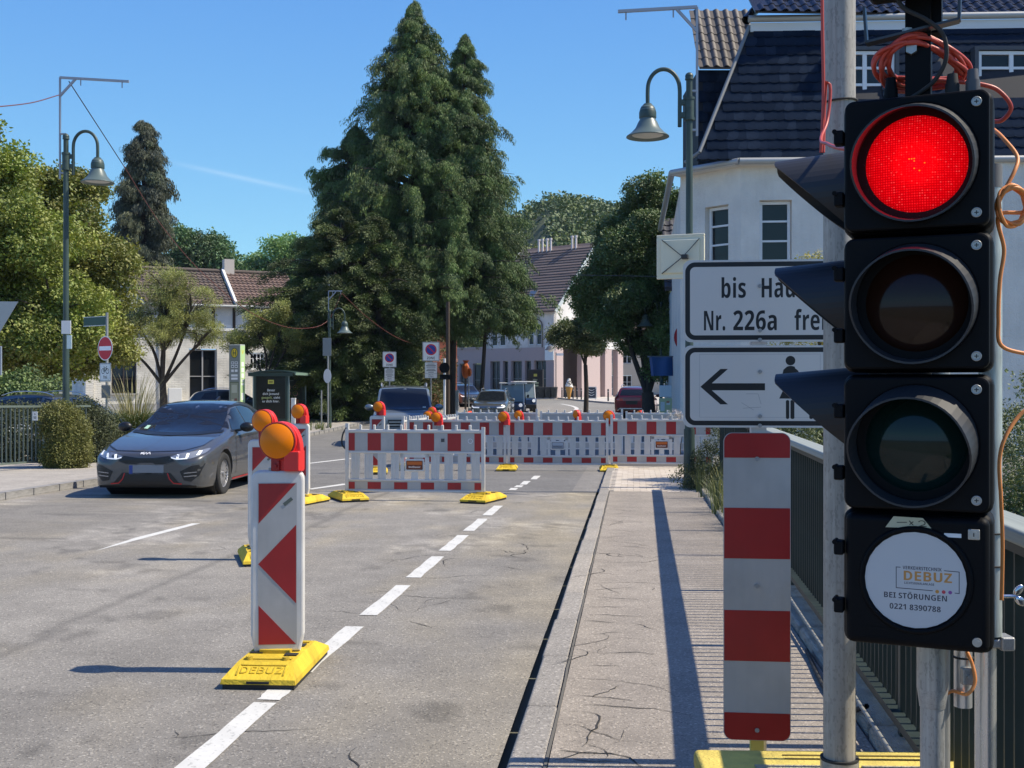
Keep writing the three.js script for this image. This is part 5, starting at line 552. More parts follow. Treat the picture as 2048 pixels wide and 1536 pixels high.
function zoneSign(label, px, d, y, w, dim) { const t = thing('road_sign', label, 'road sign', gpt(px, d, 0.1), 0.05), h = y - gy(d) - 0.1; part('post', cyl(0.03, 0.03, h + w * 0.6, 0, (h + w * 0.6) / 2, -0.03, 10), steel, t); const a = part('zone_plate', plateGeo(w, w * 1.13).translate(0, h, 0.01), steel, t); signFace(a, 'face', rrect(w * 0.98, w * 1.11, 0.03), w * 0.98, w * 1.11, zoneTex, 0.012).position.y = h; const b = part('text_plate', plateGeo(w * 0.72, w * 0.93).translate(0, h - w * 1.1, 0.01), steel, t); signFace(b, 'face', rrect(w * 0.7, w * 0.9, 0.02), w * 0.7, w * 0.9, subTex, 0.012).position.y = h - w * 1.1; return t; }
zoneSign('parking-zone sign with text plates above the grey van', 779, 50, 1.6 + 49 / 44.8, 0.62); zoneSign('parking-zone sign before the orange house partly under branches', 862, 46, 1.6 + 65 / 48.7, 0.7);
{ const t = thing('road_sign', 'black backs of a round sign and plate right of the orange house', 'road sign', gpt(889, 45, 0.1)); part('post', cyl(0.05, 0.05, 2.9, 0, 1.45, -0.05, 10), M(0.72, 0.72, 0.7, 0.5), t); part('round_plate', disc(0.21, 0.012, 0, 2.52, 0, 28), blackPlastic, t); part('back_plate', rbox(0.42, 0.2, 0.015, 0.01, 0.02, 2.15, 0), blackPlastic, t); const p = part('timber_pole', cyl(0.09, 0.08, 5.2, 0.12, 2.6, -0.3, 10), M(0.07, 0.05, 0.035, 0.9), t); }
{ const t = thing('road_sign', 'grey backs of signs on twin poles left of the middle street lamp', 'road sign', gpt(655, 47, 0.1)); part('post', cyl(0.035, 0.035, 3.7, 0.02, 1.85, -0.03, 10), galv, t); part('post', cyl(0.03, 0.03, 1.6, -0.25, 0.8, 0, 10), galv, t); part('back_plate', rbox(0.36, 0.75, 0.012, 0.01, -0.02, 3.42, 0), M(0.2, 0.23, 0.24, 0.5), t); part('round_plate', disc(0.3, 0.01, 0, 0, 0, 28).scale(0.55, 1, 1).translate(0, 2.2, 0.02), M(0.66, 0.67, 0.66, 0.5), t); }
{ const bag = M(0.9, 0.2, 0.025, 0.5, { transmission: 0.15, thickness: 0, bumpMap: rep(T.stucco, 2), bumpScale: 0.04 }); const mk = (label, p) => { const t = thing('covered_signal', label, 'traffic light', p); part('cover', move(new THREE.SphereGeometry(0.24, 14, 10).scale(0.9, 1.9, 0.9), 0, 0, 0), bag, t); part('knot', cyl(0.09, 0.2, 0.16, 0.02, 0.48, 0, 10), bag, t); return t; };
  const a = mk('orange bagged traffic light on poles before the pink house', at(931, 741, 62)); part('pole', cyl(0.06, 0.06, 2.4, 0, -1.5, 0, 10), M(0.12, 0.09, 0.07, 0.7), a); part('pole', cyl(0.03, 0.03, 2.3, 0.18, -1.4, 0, 8), M(0.5, 0.5, 0.48, 0.6), a); part('side_cover', new THREE.SphereGeometry(0.14, 10, 8).scale(0.8, 1.7, 0.8).translate(0.24, -0.1, 0.1), bag, a); part('trailer', join(rbox(0.9, 0.32, 0.5, 0.05, 0.6, -2.2, 0), cyl(0.12, 0.12, 0.1, 0.3, -2.38, 0.3, 12)), M(0.4, 0.4, 0.38, 0.7), a);
  const b = mk('orange bagged traffic light hanging among the linden leaves', at(1152, 656, 62)); part('bracket', bar(V3(0.2, 0.12, 0), V3(1.5, 0, 0), 0.04, 0.04), steel, b); }
{ const t = thing('switch_cabinet', 'pale grey switch cabinet on the pavement right of the van', 'cabinet', gpt(911, 62, 0.1)); part('body', rbox(0.36, 1.2, 0.34, 0.03, 0, 0.75, 0), M(0.62, 0.62, 0.57, 0.6), t); part('plinth', box(0.32, 0.18, 0.3, 0, 0.08, 0), M(0.35, 0.34, 0.32, 0.9), t); part('lid', rbox(0.4, 0.07, 0.38, 0.02, 0, 1.37, 0), M(0.66, 0.66, 0.61, 0.6), t); }
// bus stop pillar and shelter
{ const hTex = print(256, 1100, (x, w) => { x.fillStyle = '#828a86'; x.fillRect(0, 0, w, 1100); x.fillStyle = '#2c5a34'; x.beginPath(); x.arc(128, 120, 84, 0, 7); x.fill(); x.fillStyle = '#e2c322'; x.beginPath(); x.arc(128, 120, 72, 0, 7); x.fill(); x.fillStyle = '#2c5a34'; x.fillRect(88, 74, 18, 92); x.fillRect(150, 74, 18, 92); x.fillRect(100, 112, 56, 16); x.fillStyle = '#e9ecec'; for (const [a, b, c, d] of [[50, 260, 70, 44], [138, 260, 70, 44], [50, 318, 70, 44], [138, 318, 70, 44], [50, 390, 66, 40], [138, 390, 66, 40], [50, 470, 156, 34], [50, 522, 156, 34]]) x.fillRect(a, b, c, d); x.fillStyle = '#44505a'; for (const [a, b] of [[62, 272], [150, 272], [62, 330], [150, 330]]) x.fillRect(a, b, 44, 20); x.fillStyle = '#5f6a48'; x.fillRect(20, 590, 216, 480); x.fillStyle = '#93977f'; x.fillRect(34, 606, 188, 448); x.fillStyle = '#b9bca6'; x.fillRect(60, 640, 130, 130); x.fillStyle = '#7a4a3e'; x.fillRect(128, 860, 66, 40); x.fillStyle = '#d6d2b4'; x.fillRect(60, 880, 50, 80); x.fillStyle = '#4f5a3c'; x.fillRect(60, 960, 120, 14); }), sTex = print(128, 1100, (x) => { x.fillStyle = '#b9d69b'; x.fillRect(0, 0, 128, 1100); x.fillStyle = '#eef3ea'; for (const [y, h] of [[230, 60], [310, 60], [390, 60], [470, 36], [520, 36], [660, 100], [800, 100]]) x.fillRect(30, y, 70, h); x.strokeStyle = '#d9c12c'; x.lineWidth = 14; x.beginPath(); x.moveTo(40, 60); x.lineTo(64, 110); x.lineTo(90, 60); x.stroke(); });
  const t = thing('bus_stop_pillar', 'tall grey and green bus stop pillar with round H sign', 'bus stop sign', gpt(474, 50, 0.11), -0.42); part('pillar', rbox(0.62, 3.6, 0.36, 0.03, 0, 1.8, 0), M(0.4, 0.44, 0.41, 0.5), t); signFace(t, 'timetable_face', rrect(0.58, 3.0, 0.01), 0.58, 3.0, hTex, 0.1825).position.y = 2.05; const s = signFace(t, 'side_face', rrect(0.32, 3.5, 0.01), 0.32, 3.5, sTex, 0); s.rotation.y = Math.PI / 2; s.position.set(0.3125, 1.8, 0); }
{ const pTex = print(512, 800, (x) => { x.fillStyle = '#0d1210'; x.fillRect(0, 0, 512, 800); x.fillStyle = '#d8d060'; x.fillRect(206, 90, 104, 74); x.fillStyle = '#2c3012'; x.fillRect(224, 112, 68, 12); x.fillRect(224, 134, 68, 10); x.fillStyle = '#dfe2dc'; fitText(x, 'Bevor', 190, 330, 300, 60); fitText(x, 'dich jemand', 112, 402, 366, 58); x.fillStyle = '#b5c07c'; fitText(x, 'googelt,', 92, 290, 434, 58); x.fillStyle = '#dfe2dc'; fitText(x, 'sieht', 304, 420, 434, 58); fitText(x, 'er dich hier.', 104, 408, 502, 58); });
  const rTex = print(300, 420, (x) => { x.fillStyle = '#1d2a2b'; x.fillRect(0, 0, 300, 420); x.fillStyle = '#5c6a6a'; x.fillRect(40, 34, 160, 12); x.fillRect(40, 62, 110, 8); x.lineWidth = 7; for (let i = 0; i < 6; i++) { const a = 60 + (i % 3) * 80, b = 120 + Math.floor(i / 3) * 70; x.strokeStyle = '#b98a80'; x.beginPath(); x.arc(a, b, 26, 0, 7); x.stroke(); x.fillStyle = '#8a8f8c'; x.fillRect(a - 12, b - 10, 24, 20); } x.fillStyle = '#a2552e'; x.fillRect(40, 260, 220, 90); x.fillStyle = '#1d2a2b'; for (let i = 0; i < 4; i++) x.fillRect(130, 272 + i * 20, 110, 7); });
  const t = thing('bus_shelter', 'dark green bus shelter with a black advertising panel', 'bus shelter', V3(-10.75, gy(50) + 0.11, -50), 0), fr = M(0.02, 0.045, 0.038, 0.4), gl = new THREE.MeshPhysicalMaterial({ color: C(0.85, 0.92, 0.9), transmission: 0.9, thickness: 0, roughness: 0.05 });
  const poster = part('advert_panel', join(rbox(1.5, 2.15, 0.16, 0.02, 0, 1.25, 0)), fr, t); signFace(poster, 'poster', rrect(1.3, 1.95, 0.01), 1.3, 1.95, pTex, 0.083, 0.25).position.y = 1.27;
  for (const [x, z] of [[-0.78, 0], [0.78, -0.02], [-0.78, -4.1], [0.78, -4.1]]) part('post', box(0.07, 2.35, 0.07, x, 1.17, z), M(0.2, 0.27, 0.26, 0.45), t);
  part('back_glass', box(0.02, 1.9, 4, -0.78, 1.25, -2.05), gl, t); const e = part('end_panel', box(1.4, 1.95, 0.06, 0, 1.3, -4.1), fr, t); signFace(e, 'notice', rrect(1.25, 1.75, 0.01), 1.25, 1.75, rTex, -4.067).position.y = 1.3;
  const rs = new THREE.Shape(); rs.moveTo(-1.0, 2.3); rs.quadraticCurveTo(0, 2.62, 1.05, 2.36); rs.lineTo(1.05, 2.3); rs.quadraticCurveTo(0, 2.52, -1.0, 2.24); rs.closePath(); part('roof', extr(rs, 4.5, 0.01).translate(0, 0, -4.4), fr, t); part('roof_edge', box(0.05, 0.12, 4.5, 1.09, 2.3, -2.15), M(0.2, 0.3, 0.24, 0.45), t); part('fascia', box(2.0, 0.16, 0.05, 0, 2.27, 0.13), fr, t); part('bench', box(0.35, 0.06, 2.6, -0.5, 0.48, -2.2), M(0.1, 0.1, 0.1, 0.5), t); part('bench', box(0.06, 0.45, 2.4, -0.5, 0.22, -2.2), M(0.1, 0.1, 0.1, 0.5), t);
  const w = thing('litter_bin', 'tall narrow white post in front of the bus shelter', 'bin', gpt(587, 45, 0.11)); part('body', rbox(0.17, 1.25, 0.17, 0.02, 0, 0.63, 0), M(0.72, 0.72, 0.69, 0.6), w); part('lid', rbox(0.19, 0.05, 0.19, 0.01, 0, 1.27, 0), M(0.6, 0.6, 0.58, 0.6), w); }
// the square: bollards, advert board, bins, ice cream figure, chalk board
{ const mb = thing('bollard', 'leftmost slim bollard of the row along the square', 'bollard', V3(3.8, gy(119) + 0.12, -119), 0, 'bollards along the square'); part('post', join(cyl(0.07, 0.07, 0.95, 0, 0.47, 0, 10), new THREE.SphereGeometry(0.072, 10, 6, 0, 6.3, 0, 1.6).translate(0, 0.94, 0)), M(0.03, 0.03, 0.032, 0.5), mb); part('band', cyl(0.074, 0.074, 0.07, 0, 0.8, 0, 10), M(0.3, 0.3, 0.3, 0.5), mb); for (let i = 1; i < 11; i++) { const d = 119 - 2.25 * i; copyOf(mb, ['second', 'third', 'fourth', 'fifth', 'sixth', 'seventh', 'eighth', 'ninth', 'tenth', 'last'][i - 1] + ' slim bollard from the left in the row along the square', V3(lerp(3.8, 6.2, i / 10) + 0.15, gy(d) + 0.12, -d)); } copyOf(mb, 'single bollard standing apart on the right of the square', V3(7.9, gy(92) + 0.12, -92)).userData.group = undefined;
  const ad = thing('advert_column', 'black advertising column with yellow label on the square', 'advert column', gpt(1072, 108, 0.12), -0.3); part('body', rbox(1.45, 2.7, 0.4, 0.03, 0, 1.4, 0), M(0.012, 0.014, 0.014, 0.4), ad); signFace(ad, 'poster', rrect(1.25, 2.3, 0.01), 1.25, 2.3, print(256, 470, (x) => { x.fillStyle = '#0c0f0e'; x.fillRect(0, 0, 256, 470); x.fillStyle = '#c3b548'; x.fillRect(92, 50, 70, 52); x.fillStyle = '#b9b98e'; fitText(x, 'Wer', 80, 170, 190, 56); x.fillRect(62, 214, 132, 30); x.fillRect(66, 266, 124, 30); }), 0.203).position.y = 1.42; part('foot', box(1.5, 0.08, 0.45, 0, 0.04, 0), M(0.05, 0.05, 0.05, 0.6), ad);
  const bin = thing('wheelie_bin', 'leftmost black wheelie bin in the row before the advertising column', 'bin', gpt(1066, 106, 0.12), 0.2, 'black wheelie bins by the arcade'); part('body', frustum(0.5, 0.55, 0.62, 0.7, 0.06, 1.0), M(0.02, 0.022, 0.022, 0.5), bin); part('lid', rbox(0.66, 0.08, 0.74, 0.03, 0, 1.05, 0), M(0.03, 0.032, 0.032, 0.5), bin); part('wheel', join(cyl(0.1, 0.1, 0.05, 0, 0, 0, 12).rotateZ(Math.PI / 2).translate(0.28, 0.1, -0.28), cyl(0.1, 0.1, 0.05, 0, 0, 0, 12).rotateZ(Math.PI / 2).translate(-0.28, 0.1, -0.28)), rubber, bin); [1080, 1094, 1107].forEach((px, i) => copyOf(bin, ['second', 'third', 'rightmost'][i] + ' black wheelie bin in the row before the advertising column', gpt(px, 105, 0.12)));
  const ice = thing('ice_cream_figure', 'giant soft ice cream cone standing on the square', 'figure', gpt(1138, 100, 0.12)); part('cone', lathe([[0, 0], [0.12, 0.02], [0.2, 0.55], [0.33, 1.05], [0.36, 1.12], [0.3, 1.14]], 18), M(0.62, 0.3, 0.06, 0.6), ice); const sw = []; for (let i = 0; i <= 44; i++) { const t = i / 44, a = t * 6.2832 * 3.3, r = 0.26 * (1 - t); sw.push(V3(Math.cos(a) * r, 1.12 + t * 0.7, Math.sin(a) * r)); } part('ice', tube(sw, 0.125, 90, 8), M(0.8, 0.76, 0.68, 0.5), ice); part('sauce', tube([V3(-0.2, 1.5, 0.28), V3(0.02, 1.42, 0.36), V3(0.2, 1.36, 0.3), V3(0.1, 1.65, 0.25), V3(-0.05, 1.62, 0.28)], 0.03, 20, 6), M(0.05, 0.03, 0.02, 0.5), ice);
  const ch = thing('chalk_board', 'dark chalk menu board with pale frame on the square', 'board', gpt(1183, 98, 0.12), -0.1); part('board', rbox(0.8, 1.0, 0.03, 0.01, 0, 0.62, 0).rotateX(-0.15), M(0.03, 0.04, 0.055, 0.6), ch); part('frame', join(...[[0.86, 0.06, 0, 1.12], [0.86, 0.06, 0, 0.12]].map(([w, h, x, y]) => box(w, h, 0.05, x, y, 0)), box(0.06, 0.95, 0.05, -0.41, 0.62, 0), box(0.06, 0.95, 0.05, 0.41, 0.62, 0)).rotateX(-0.15), M(0.6, 0.62, 0.6, 0.6), ch); part('rear_leg', join(bar(V3(-0.35, 0, -0.5), V3(-0.35, 1.1, -0.1), 0.04), bar(V3(0.35, 0, -0.5), V3(0.35, 1.1, -0.1), 0.04)), M(0.5, 0.5, 0.5, 0.6), ch); part('chalk_drawing', join(...[0, 1, 2].map((i) => tube([V3(-0.25, 0.9 - i * 0.22, 0.03), V3(0, 0.8 - i * 0.22, 0.03), V3(0.25, 0.92 - i * 0.22, 0.03)], 0.02, 8, 4))).rotateX(-0.15), M(0.5, 0.55, 0.6, 0.8), ch);
  const ln = thing('wall_lamp', 'small white globe wall lamp on the corner of the pink house', 'lamp', at(1101, 698, 108)); part('globe', new THREE.SphereGeometry(0.3, 16, 12), M(0.8, 0.8, 0.78, 0.3), ln); part('shade', lathe([[0.05, 0.35], [0.3, 0.25], [0.55, -0.1]], 18), M(0.1, 0.1, 0.1, 0.5), ln);
  const sp = thing('street_name_sign', 'small white street name sign on a thin post by the square', 'sign', gpt(1112, 104, 0.12)); part('post', cyl(0.04, 0.04, 4.3, 0, 2.15, 0, 8), M(0.06, 0.06, 0.06, 0.5), sp); part('plate', box(0.65, 0.22, 0.03, 0.36, 4.1, 0), M(0.75, 0.75, 0.73, 0.5), sp); }
// right side beyond the footpath
{ const t = thing('road_sign', 'red and blue no-stopping sign peeping out left of the white plates', 'road sign', V3(5.62, gy(36), -36)); const tex = print(256, 256, (x) => { x.fillStyle = '#b3121f'; x.fillRect(0, 0, 256, 256); x.fillStyle = '#1c3fae'; x.beginPath(); x.arc(128, 128, 94, 0, 7); x.fill(); x.strokeStyle = '#b3121f'; x.lineWidth = 26; x.beginPath(); x.moveTo(50, 50); x.lineTo(206, 206); x.moveTo(206, 50); x.lineTo(50, 206); x.stroke(); x.strokeStyle = '#e8e8ee'; x.lineWidth = 8; x.beginPath(); x.moveTo(60, 176); x.lineTo(104, 176); x.moveTo(92, 166); x.lineTo(104, 176); x.lineTo(92, 186); x.stroke(); }); part('post', cyl(0.035, 0.035, 4.2, 0, 2.1, -0.03, 10), steel, t); const d = part('round_plate', disc(0.52, 0.006, 0.1, 3.45, 0.02, 32), steel, t); signFace(d, 'face', circle(0.515), 1.04, 1.04, tex, 0.0245).position.set(0.1, 3.45, 0); }
{ const t = thing('awning', 'folded blue tarpaulin hanging under the dark linden', 'tarpaulin', at(1322, 733, 41), 0.25), g = new THREE.BoxGeometry(0.85, 0.68, 0.25, 8, 6, 2), p = g.attributes.position; for (let i = 0; i < p.count; i++) { p.setX(i, p.getX(i) + 0.12 * (0.3 - p.getY(i)) * (p.getX(i) < 0 ? 1 : 0.2)); p.setZ(i, p.getZ(i) + 0.05 * Math.sin(p.getX(i) * 11)); } g.computeVertexNormals(); part('cloth', g, M(0.02, 0.09, 0.26, 0.6), t); part('rail', box(0.95, 0.05, 0.3, 0, 0.36, 0), M(0.1, 0.13, 0.17, 0.5), t); }
{ const t = thing('information_board', 'yellow-green information case by the pale blue facade', 'board', gpt(1331, 38, 0.05), -0.1); part('post', join(box(0.05, 1.3, 0.05, -0.17, 0.65, 0), box(0.05, 1.3, 0.05, 0.17, 0.65, 0)), steel, t); part('case', rbox(0.44, 0.56, 0.1, 0.02, 0, 1.15, 0), M(0.52, 0.55, 0.3, 0.5), t); part('notice', join(box(0.14, 0.3, 0.004, -0.1, 1.15, 0.053), box(0.12, 0.1, 0.004, 0.09, 1.25, 0.053)), M(0.7, 0.72, 0.68, 0.5), t); part('notice', box(0.1, 0.07, 0.005, 0.08, 1.3, 0.056), M(0.5, 0.2, 0.12, 0.5), t); part('upper_case', rbox(0.42, 0.4, 0.06, 0.02, 0, 1.66, 0), M(0.62, 0.66, 0.66, 0.5), t); }
{ const t = thing('glass_container', 'green bottle bank half hidden by the left hedge', 'container', gpt(35, 31, 0.1)); part('body', lathe([[0.5, 0], [0.55, 0.3], [0.56, 1.0], [0.45, 1.3], [0.2, 1.42], [0, 1.43]], 24), M(0.02, 0.12, 0.03, 0.4), t); part('opening', disc(0.12, 0.05, 0, 1.05, 0.55, 16), blackPlastic, t); }
// ---------------------------------------------------------------- vehicles
// A body is lofted through stations [z from the front, bottom, belt, top, half width at sill, at belt, at roof edge], wheel arches are cut out,
// and glass, lights, grilles and gaps are thin panels laid on its surface.
const carPaint = (r, g, b, o = {}) => new THREE.MeshPhysicalMaterial({ color: C(r, g, b), metalness: 0.55, roughness: 0.34, clearcoat: 1, clearcoatRoughness: 0.03, ...o });
const carGlass = new THREE.MeshPhysicalMaterial({ color: C(0.012, 0.016, 0.022), roughness: 0.04, clearcoat: 0.25, clearcoatRoughness: 0.02, specularIntensity: 0.7 });
const carBlack = M(0.01, 0.01, 0.011, 0.4), chrome = M(0.6, 0.6, 0.62, 0.15, { metalness: 0.9 }), lampGlass = new THREE.MeshPhysicalMaterial({ color: C(0.3, 0.32, 0.35), roughness: 0.12, metalness: 0.4, clearcoat: 1 }), lampDark = new THREE.MeshPhysicalMaterial({ color: C(0.04, 0.045, 0.05), roughness: 0.12, clearcoat: 1 });
const drl = M(0.9, 0.92, 0.95, 0.3, { emissive: C(1, 1, 1), emissiveIntensity: 0.3 }), plateGrey = M(0.25, 0.26, 0.27, 0.6), tail = new THREE.MeshPhysicalMaterial({ color: C(0.35, 0.01, 0.012), roughness: 0.15, clearcoat: 1 });
const ev = new Evaluator(); ev.attributes = ['position', 'normal']; ev.useGroups = false;
const spl = (xs, t) => { const n = xs.length - 1, i = Math.min(n - 1, Math.floor(t)), f = t - i, p0 = xs[Math.max(0, i - 1)], p1 = xs[i], p2 = xs[i + 1], p3 = xs[Math.min(n, i + 2)]; return 0.5 * (2 * p1 + (p2 - p0) * f + (2 * p0 - 5 * p1 + 4 * p2 - p3) * f * f + (3 * p1 - p0 - 3 * p2 + p3) * f * f * f); };
function carShell(st, L) {
  const half = ([z, yb, ys, yt, wb, ws, wt]) => { const h = yt - ys; return [[0, yb], [wb * 0.9, yb], [wb, yb + 0.04], [lerp(wb, ws, 0.8), yb + 0.3 * (ys - yb)], [ws, yb + 0.62 * (ys - yb)], [ws * 0.995, ys - 0.1 * (ys - yb)], [ws * 0.965, ys], [lerp(ws * 0.95, wt, 0.22), ys + 0.2 * h], [lerp(ws * 0.95, wt, 0.66), ys + 0.62 * h], [wt * 1.02, ys + 0.88 * h], [wt * 0.9, yt - 0.03 * h - 0.006], [wt * 0.5, yt - 0.004], [0, yt]]; };
  const secs = st.map(half), NP = 40, NS = (st.length - 1) * 4, rows = [];
  for (let i = 0; i <= NS; i++) { const t = i / 4, z = clamp(spl(st.map((s) => s[0]), t), 0, L), row = []; for (let k = 0; k <= NP; k++) { const u = k / NP * 12; const f = (c) => spl(secs.map((s) => spl(s.map((q) => q[c]), u)), t); row.push([k === 0 || k === NP ? 0 : Math.max(0, f(0)), f(1), L / 2 - z]); } rows.push([...row, ...row.slice(1, -1).reverse().map(([x, y, zz]) => [-x, y, zz])]); }
  const W = rows[0].length, pos = [], idx = []; for (const r of rows) for (const p of r) pos.push(...p);
  for (let i = 0; i < NS; i++) for (let k = 0; k < W; k++) { const a = i * W + k, b = i * W + (k + 1) % W; idx.push(a, a + W, b, b, a + W, b + W); }
  for (const [i, flip] of [[0, true], [NS, false]]) { const r = rows[i], c = pos.length / 3; let x = 0, y = 0; for (const p of r) { x += p[0]; y += p[1]; } pos.push(0, y / W, r[0][2]); for (let k = 0; k < W; k++) { const a = i * W + k, b = i * W + (k + 1) % W; idx.push(...(flip ? [c, a, b] : [c, b, a])); } }
  let g = new THREE.BufferGeometry(); g.setAttribute('position', new THREE.Float32BufferAttribute(pos, 3)); g.setIndex(idx); g.computeVertexNormals();
  const p = g.attributes.position, n = g.attributes.normal; let out = 0; for (let i = 0; i < p.count; i += 7) out += n.getX(i) * p.getX(i); if (out < 0) { const ix = g.index.array; for (let i = 0; i < ix.length; i += 3) { const t = ix[i]; ix[i] = ix[i + 1]; ix[i + 1] = t; } g.computeVertexNormals(); }
  return g;
}
function wheelGeo(r, w, spokes) { // axle along x, outer face at +x
  const tyre = lathe([[r * 0.66, -w / 2], [r * 0.93, -w / 2], [r, -w / 2 + 0.03], [r, w / 2 - 0.03], [r * 0.94, w / 2], [r * 0.68, w / 2 - 0.005], [r * 0.66, w / 2 - 0.04]], 36).rotateZ(-Math.PI / 2), rim = [lathe([[r * 0.67, -w / 2], [r * 0.68, w / 2 - 0.012], [r * 0.61, w / 2 - 0.03], [r * 0.6, -w / 2]], 32).rotateZ(-Math.PI / 2), cyl(r * 0.13, r * 0.1, 0.05, 0, 0, 0, 16).rotateZ(-Math.PI / 2).translate(w / 2 - 0.04, 0, 0)];
  for (let i = 0; i < spokes; i++) for (const o of [-0.06, 0.06]) rim.push(box(0.022, r * 0.55, r * 0.085, 0, r * 0.35, 0).rotateX(i / spokes * 6.2832 + o * 2.4).translate(w / 2 - 0.045, 0, 0)); return [tyre, join(rim), cyl(r * 0.6, r * 0.6, 0.03, 0, 0, 0, 24).rotateZ(-Math.PI / 2)]; }
function makeCar(name, label, p, turn, spec, detail, category = 'car', group) {
  const t = thing(name, label, category, p, turn, group), { L, st, wheels, r, track, paint } = spec, shell = carShell(st, L), body = new THREE.Mesh(shell, paint); body.updateMatrixWorld();
  let cut = new Brush(shell); cut.updateMatrixWorld(); for (const wz of wheels) { const b = new Brush(new THREE.CylinderGeometry(r + 0.055, r + 0.055, 3, 36).rotateZ(Math.PI / 2)); b.position.set(0, r, L / 2 - wz); b.updateMatrixWorld(); const mid = new Brush(new THREE.BoxGeometry(1.0, 3, 3)); mid.updateMatrixWorld(); cut = ev.evaluate(cut, b, SUBTRACTION); cut.updateMatrixWorld(); }
  const bg = cut.geometry; if (!bg.attributes.uv) bg.setAttribute('uv', new THREE.Float32BufferAttribute(new Float32Array(bg.attributes.position.count * 2), 2)); part('body', bg, paint, t);
  part('underbody', box(track * 2 - 0.3, 0.35, L - 0.7, 0, st[4][1] + 0.3, 0), carBlack, t);
  for (const wz of wheels) part('wheel_arch', cyl(r + 0.05, r + 0.05, track * 2 - 0.12, 0, 0, 0, 28).rotateZ(Math.PI / 2).translate(0, r, L / 2 - wz), carBlack, t);
  const [ty, rim, back] = wheelGeo(r, 0.2, spec.spokes ?? 5); for (const wz of wheels) for (const s of [1, -1]) { const w = part('wheel', ty, rubber, t); w.position.set(s * (track - 0.09), r, L / 2 - wz); if (s < 0) w.rotation.y = Math.PI; part('rim', rim, spec.rim ?? chrome, w); part('brake', back, carBlack, w); }
  const ray = new THREE.Raycaster();
  const lay = (dir) => (nm, pts, mat, off = 0.006, parent = t, smooth = false) => { // panel whose outline is given as seen along an axis
    let sh = pts instanceof THREE.Shape ? pts : smooth ? new THREE.Shape(new THREE.SplineCurve([...pts, pts[0]].map((q) => new THREE.Vector2(...q))).getPoints(pts.length * 5)) : shapeOf(pts); const g = new THREE.ShapeGeometry(sh, 10), pp = g.attributes.position, ix = g.index.array, tris = []; const put = (a, b, c, n) => { const d = (u, v) => Math.hypot(u[0] - v[0], u[1] - v[1]); if (n > 6 || Math.max(d(a, b), d(b, c), d(c, a)) < 0.11) return tris.push(a, b, c); const l = [d(a, b), d(b, c), d(c, a)], k = l.indexOf(Math.max(...l)), q = [[a, b, c], [b, c, a], [c, a, b]][k], m = [(q[0][0] + q[1][0]) / 2, (q[0][1] + q[1][1]) / 2]; put(q[0], m, q[2], n + 1); put(m, q[1], q[2], n + 1); };
    for (let i = 0; i < ix.length; i += 3) put(...[0, 1, 2].map((k) => [pp.getX(ix[i + k]), pp.getY(ix[i + k])]), 0);
    const O = { front: (a, b) => [V3(a, b, 9), V3(0, 0, -1)], rear: (a, b) => [V3(a, b, -9), V3(0, 0, 1)], left: (a, b) => [V3(9, b, a), V3(-1, 0, 0)], right: (a, b) => [V3(-9, b, a), V3(1, 0, 0)], top: (a, b) => [V3(a, 9, b), V3(0, -1, 0)] }[dir], cache = new Map(), pos = [];
    const hit = (q) => { const key = q[0].toFixed(4) + ',' + q[1].toFixed(4); if (!cache.has(key)) { ray.set(...O(q[0], q[1])); const h = ray.intersectObject(body)[0]; cache.set(key, h ? h.point.addScaledVector(h.face.normal, off) : null); } return cache.get(key); };
    for (let i = 0; i < tris.length; i += 3) { const v = [hit(tris[i]), hit(tris[i + 1]), hit(tris[i + 2])]; if (v.every(Boolean)) for (const q of v) pos.push(q.x, q.y, q.z); }
    if (!pos.length) return null; let o = new THREE.BufferGeometry(); o.setAttribute('position', new THREE.Float32BufferAttribute(pos, 3)); o = mergeVertices(o, 1e-4); o.computeVertexNormals(); return part(nm, o, mat, parent); };
  const K = { t, front: lay('front'), rear: lay('rear'), left: lay('left'), right: lay('right'), top: lay('top'), both: (nm, pts, mat, off, sm) => [K.left(nm, pts, mat, off, t, sm), K.right(nm, pts, mat, off, t, sm)], mirrorX: (fn) => (nm, pts, mat, off, sm) => [fn(nm, pts, mat, off, t, sm), fn(nm, pts.map(([x, y]) => [-x, y]).reverse(), mat, off, t, sm)] };
  K.wing = (x, y, z, mat, sc = 1) => { for (const s of [1, -1]) { const m = part('wing_mirror', join(new THREE.SphereGeometry(0.11, 14, 10).scale(1.05 * sc, 0.72 * sc, 0.62 * sc).translate(s * (x + 0.14), y + 0.03, z), bar(V3(s * (x - 0.06), y - 0.04, z), V3(s * (x + 0.1), y, z), 0.05, 0.04)), mat, t); part('mirror_glass', disc(0.075 * sc, 0.01, s * (x + 0.14), y + 0.03, z - 0.065 * sc, 14), carGlass, m); } };
  detail(K, L); return t;
}
const strip = (pts, w) => { const a = pts, up = [], dn = []; a.forEach((p, i) => { const q = a[Math.min(i + 1, a.length - 1)], o = a[Math.max(0, i - 1)], dx = q[0] - o[0], dy = q[1] - o[1], l = Math.hypot(dx, dy); up.push([p[0] - dy / l * w / 2, p[1] + dx / l * w / 2]); dn.unshift([p[0] + dy / l * w / 2, p[1] - dx / l * w / 2]); }); return [...up, ...dn]; };
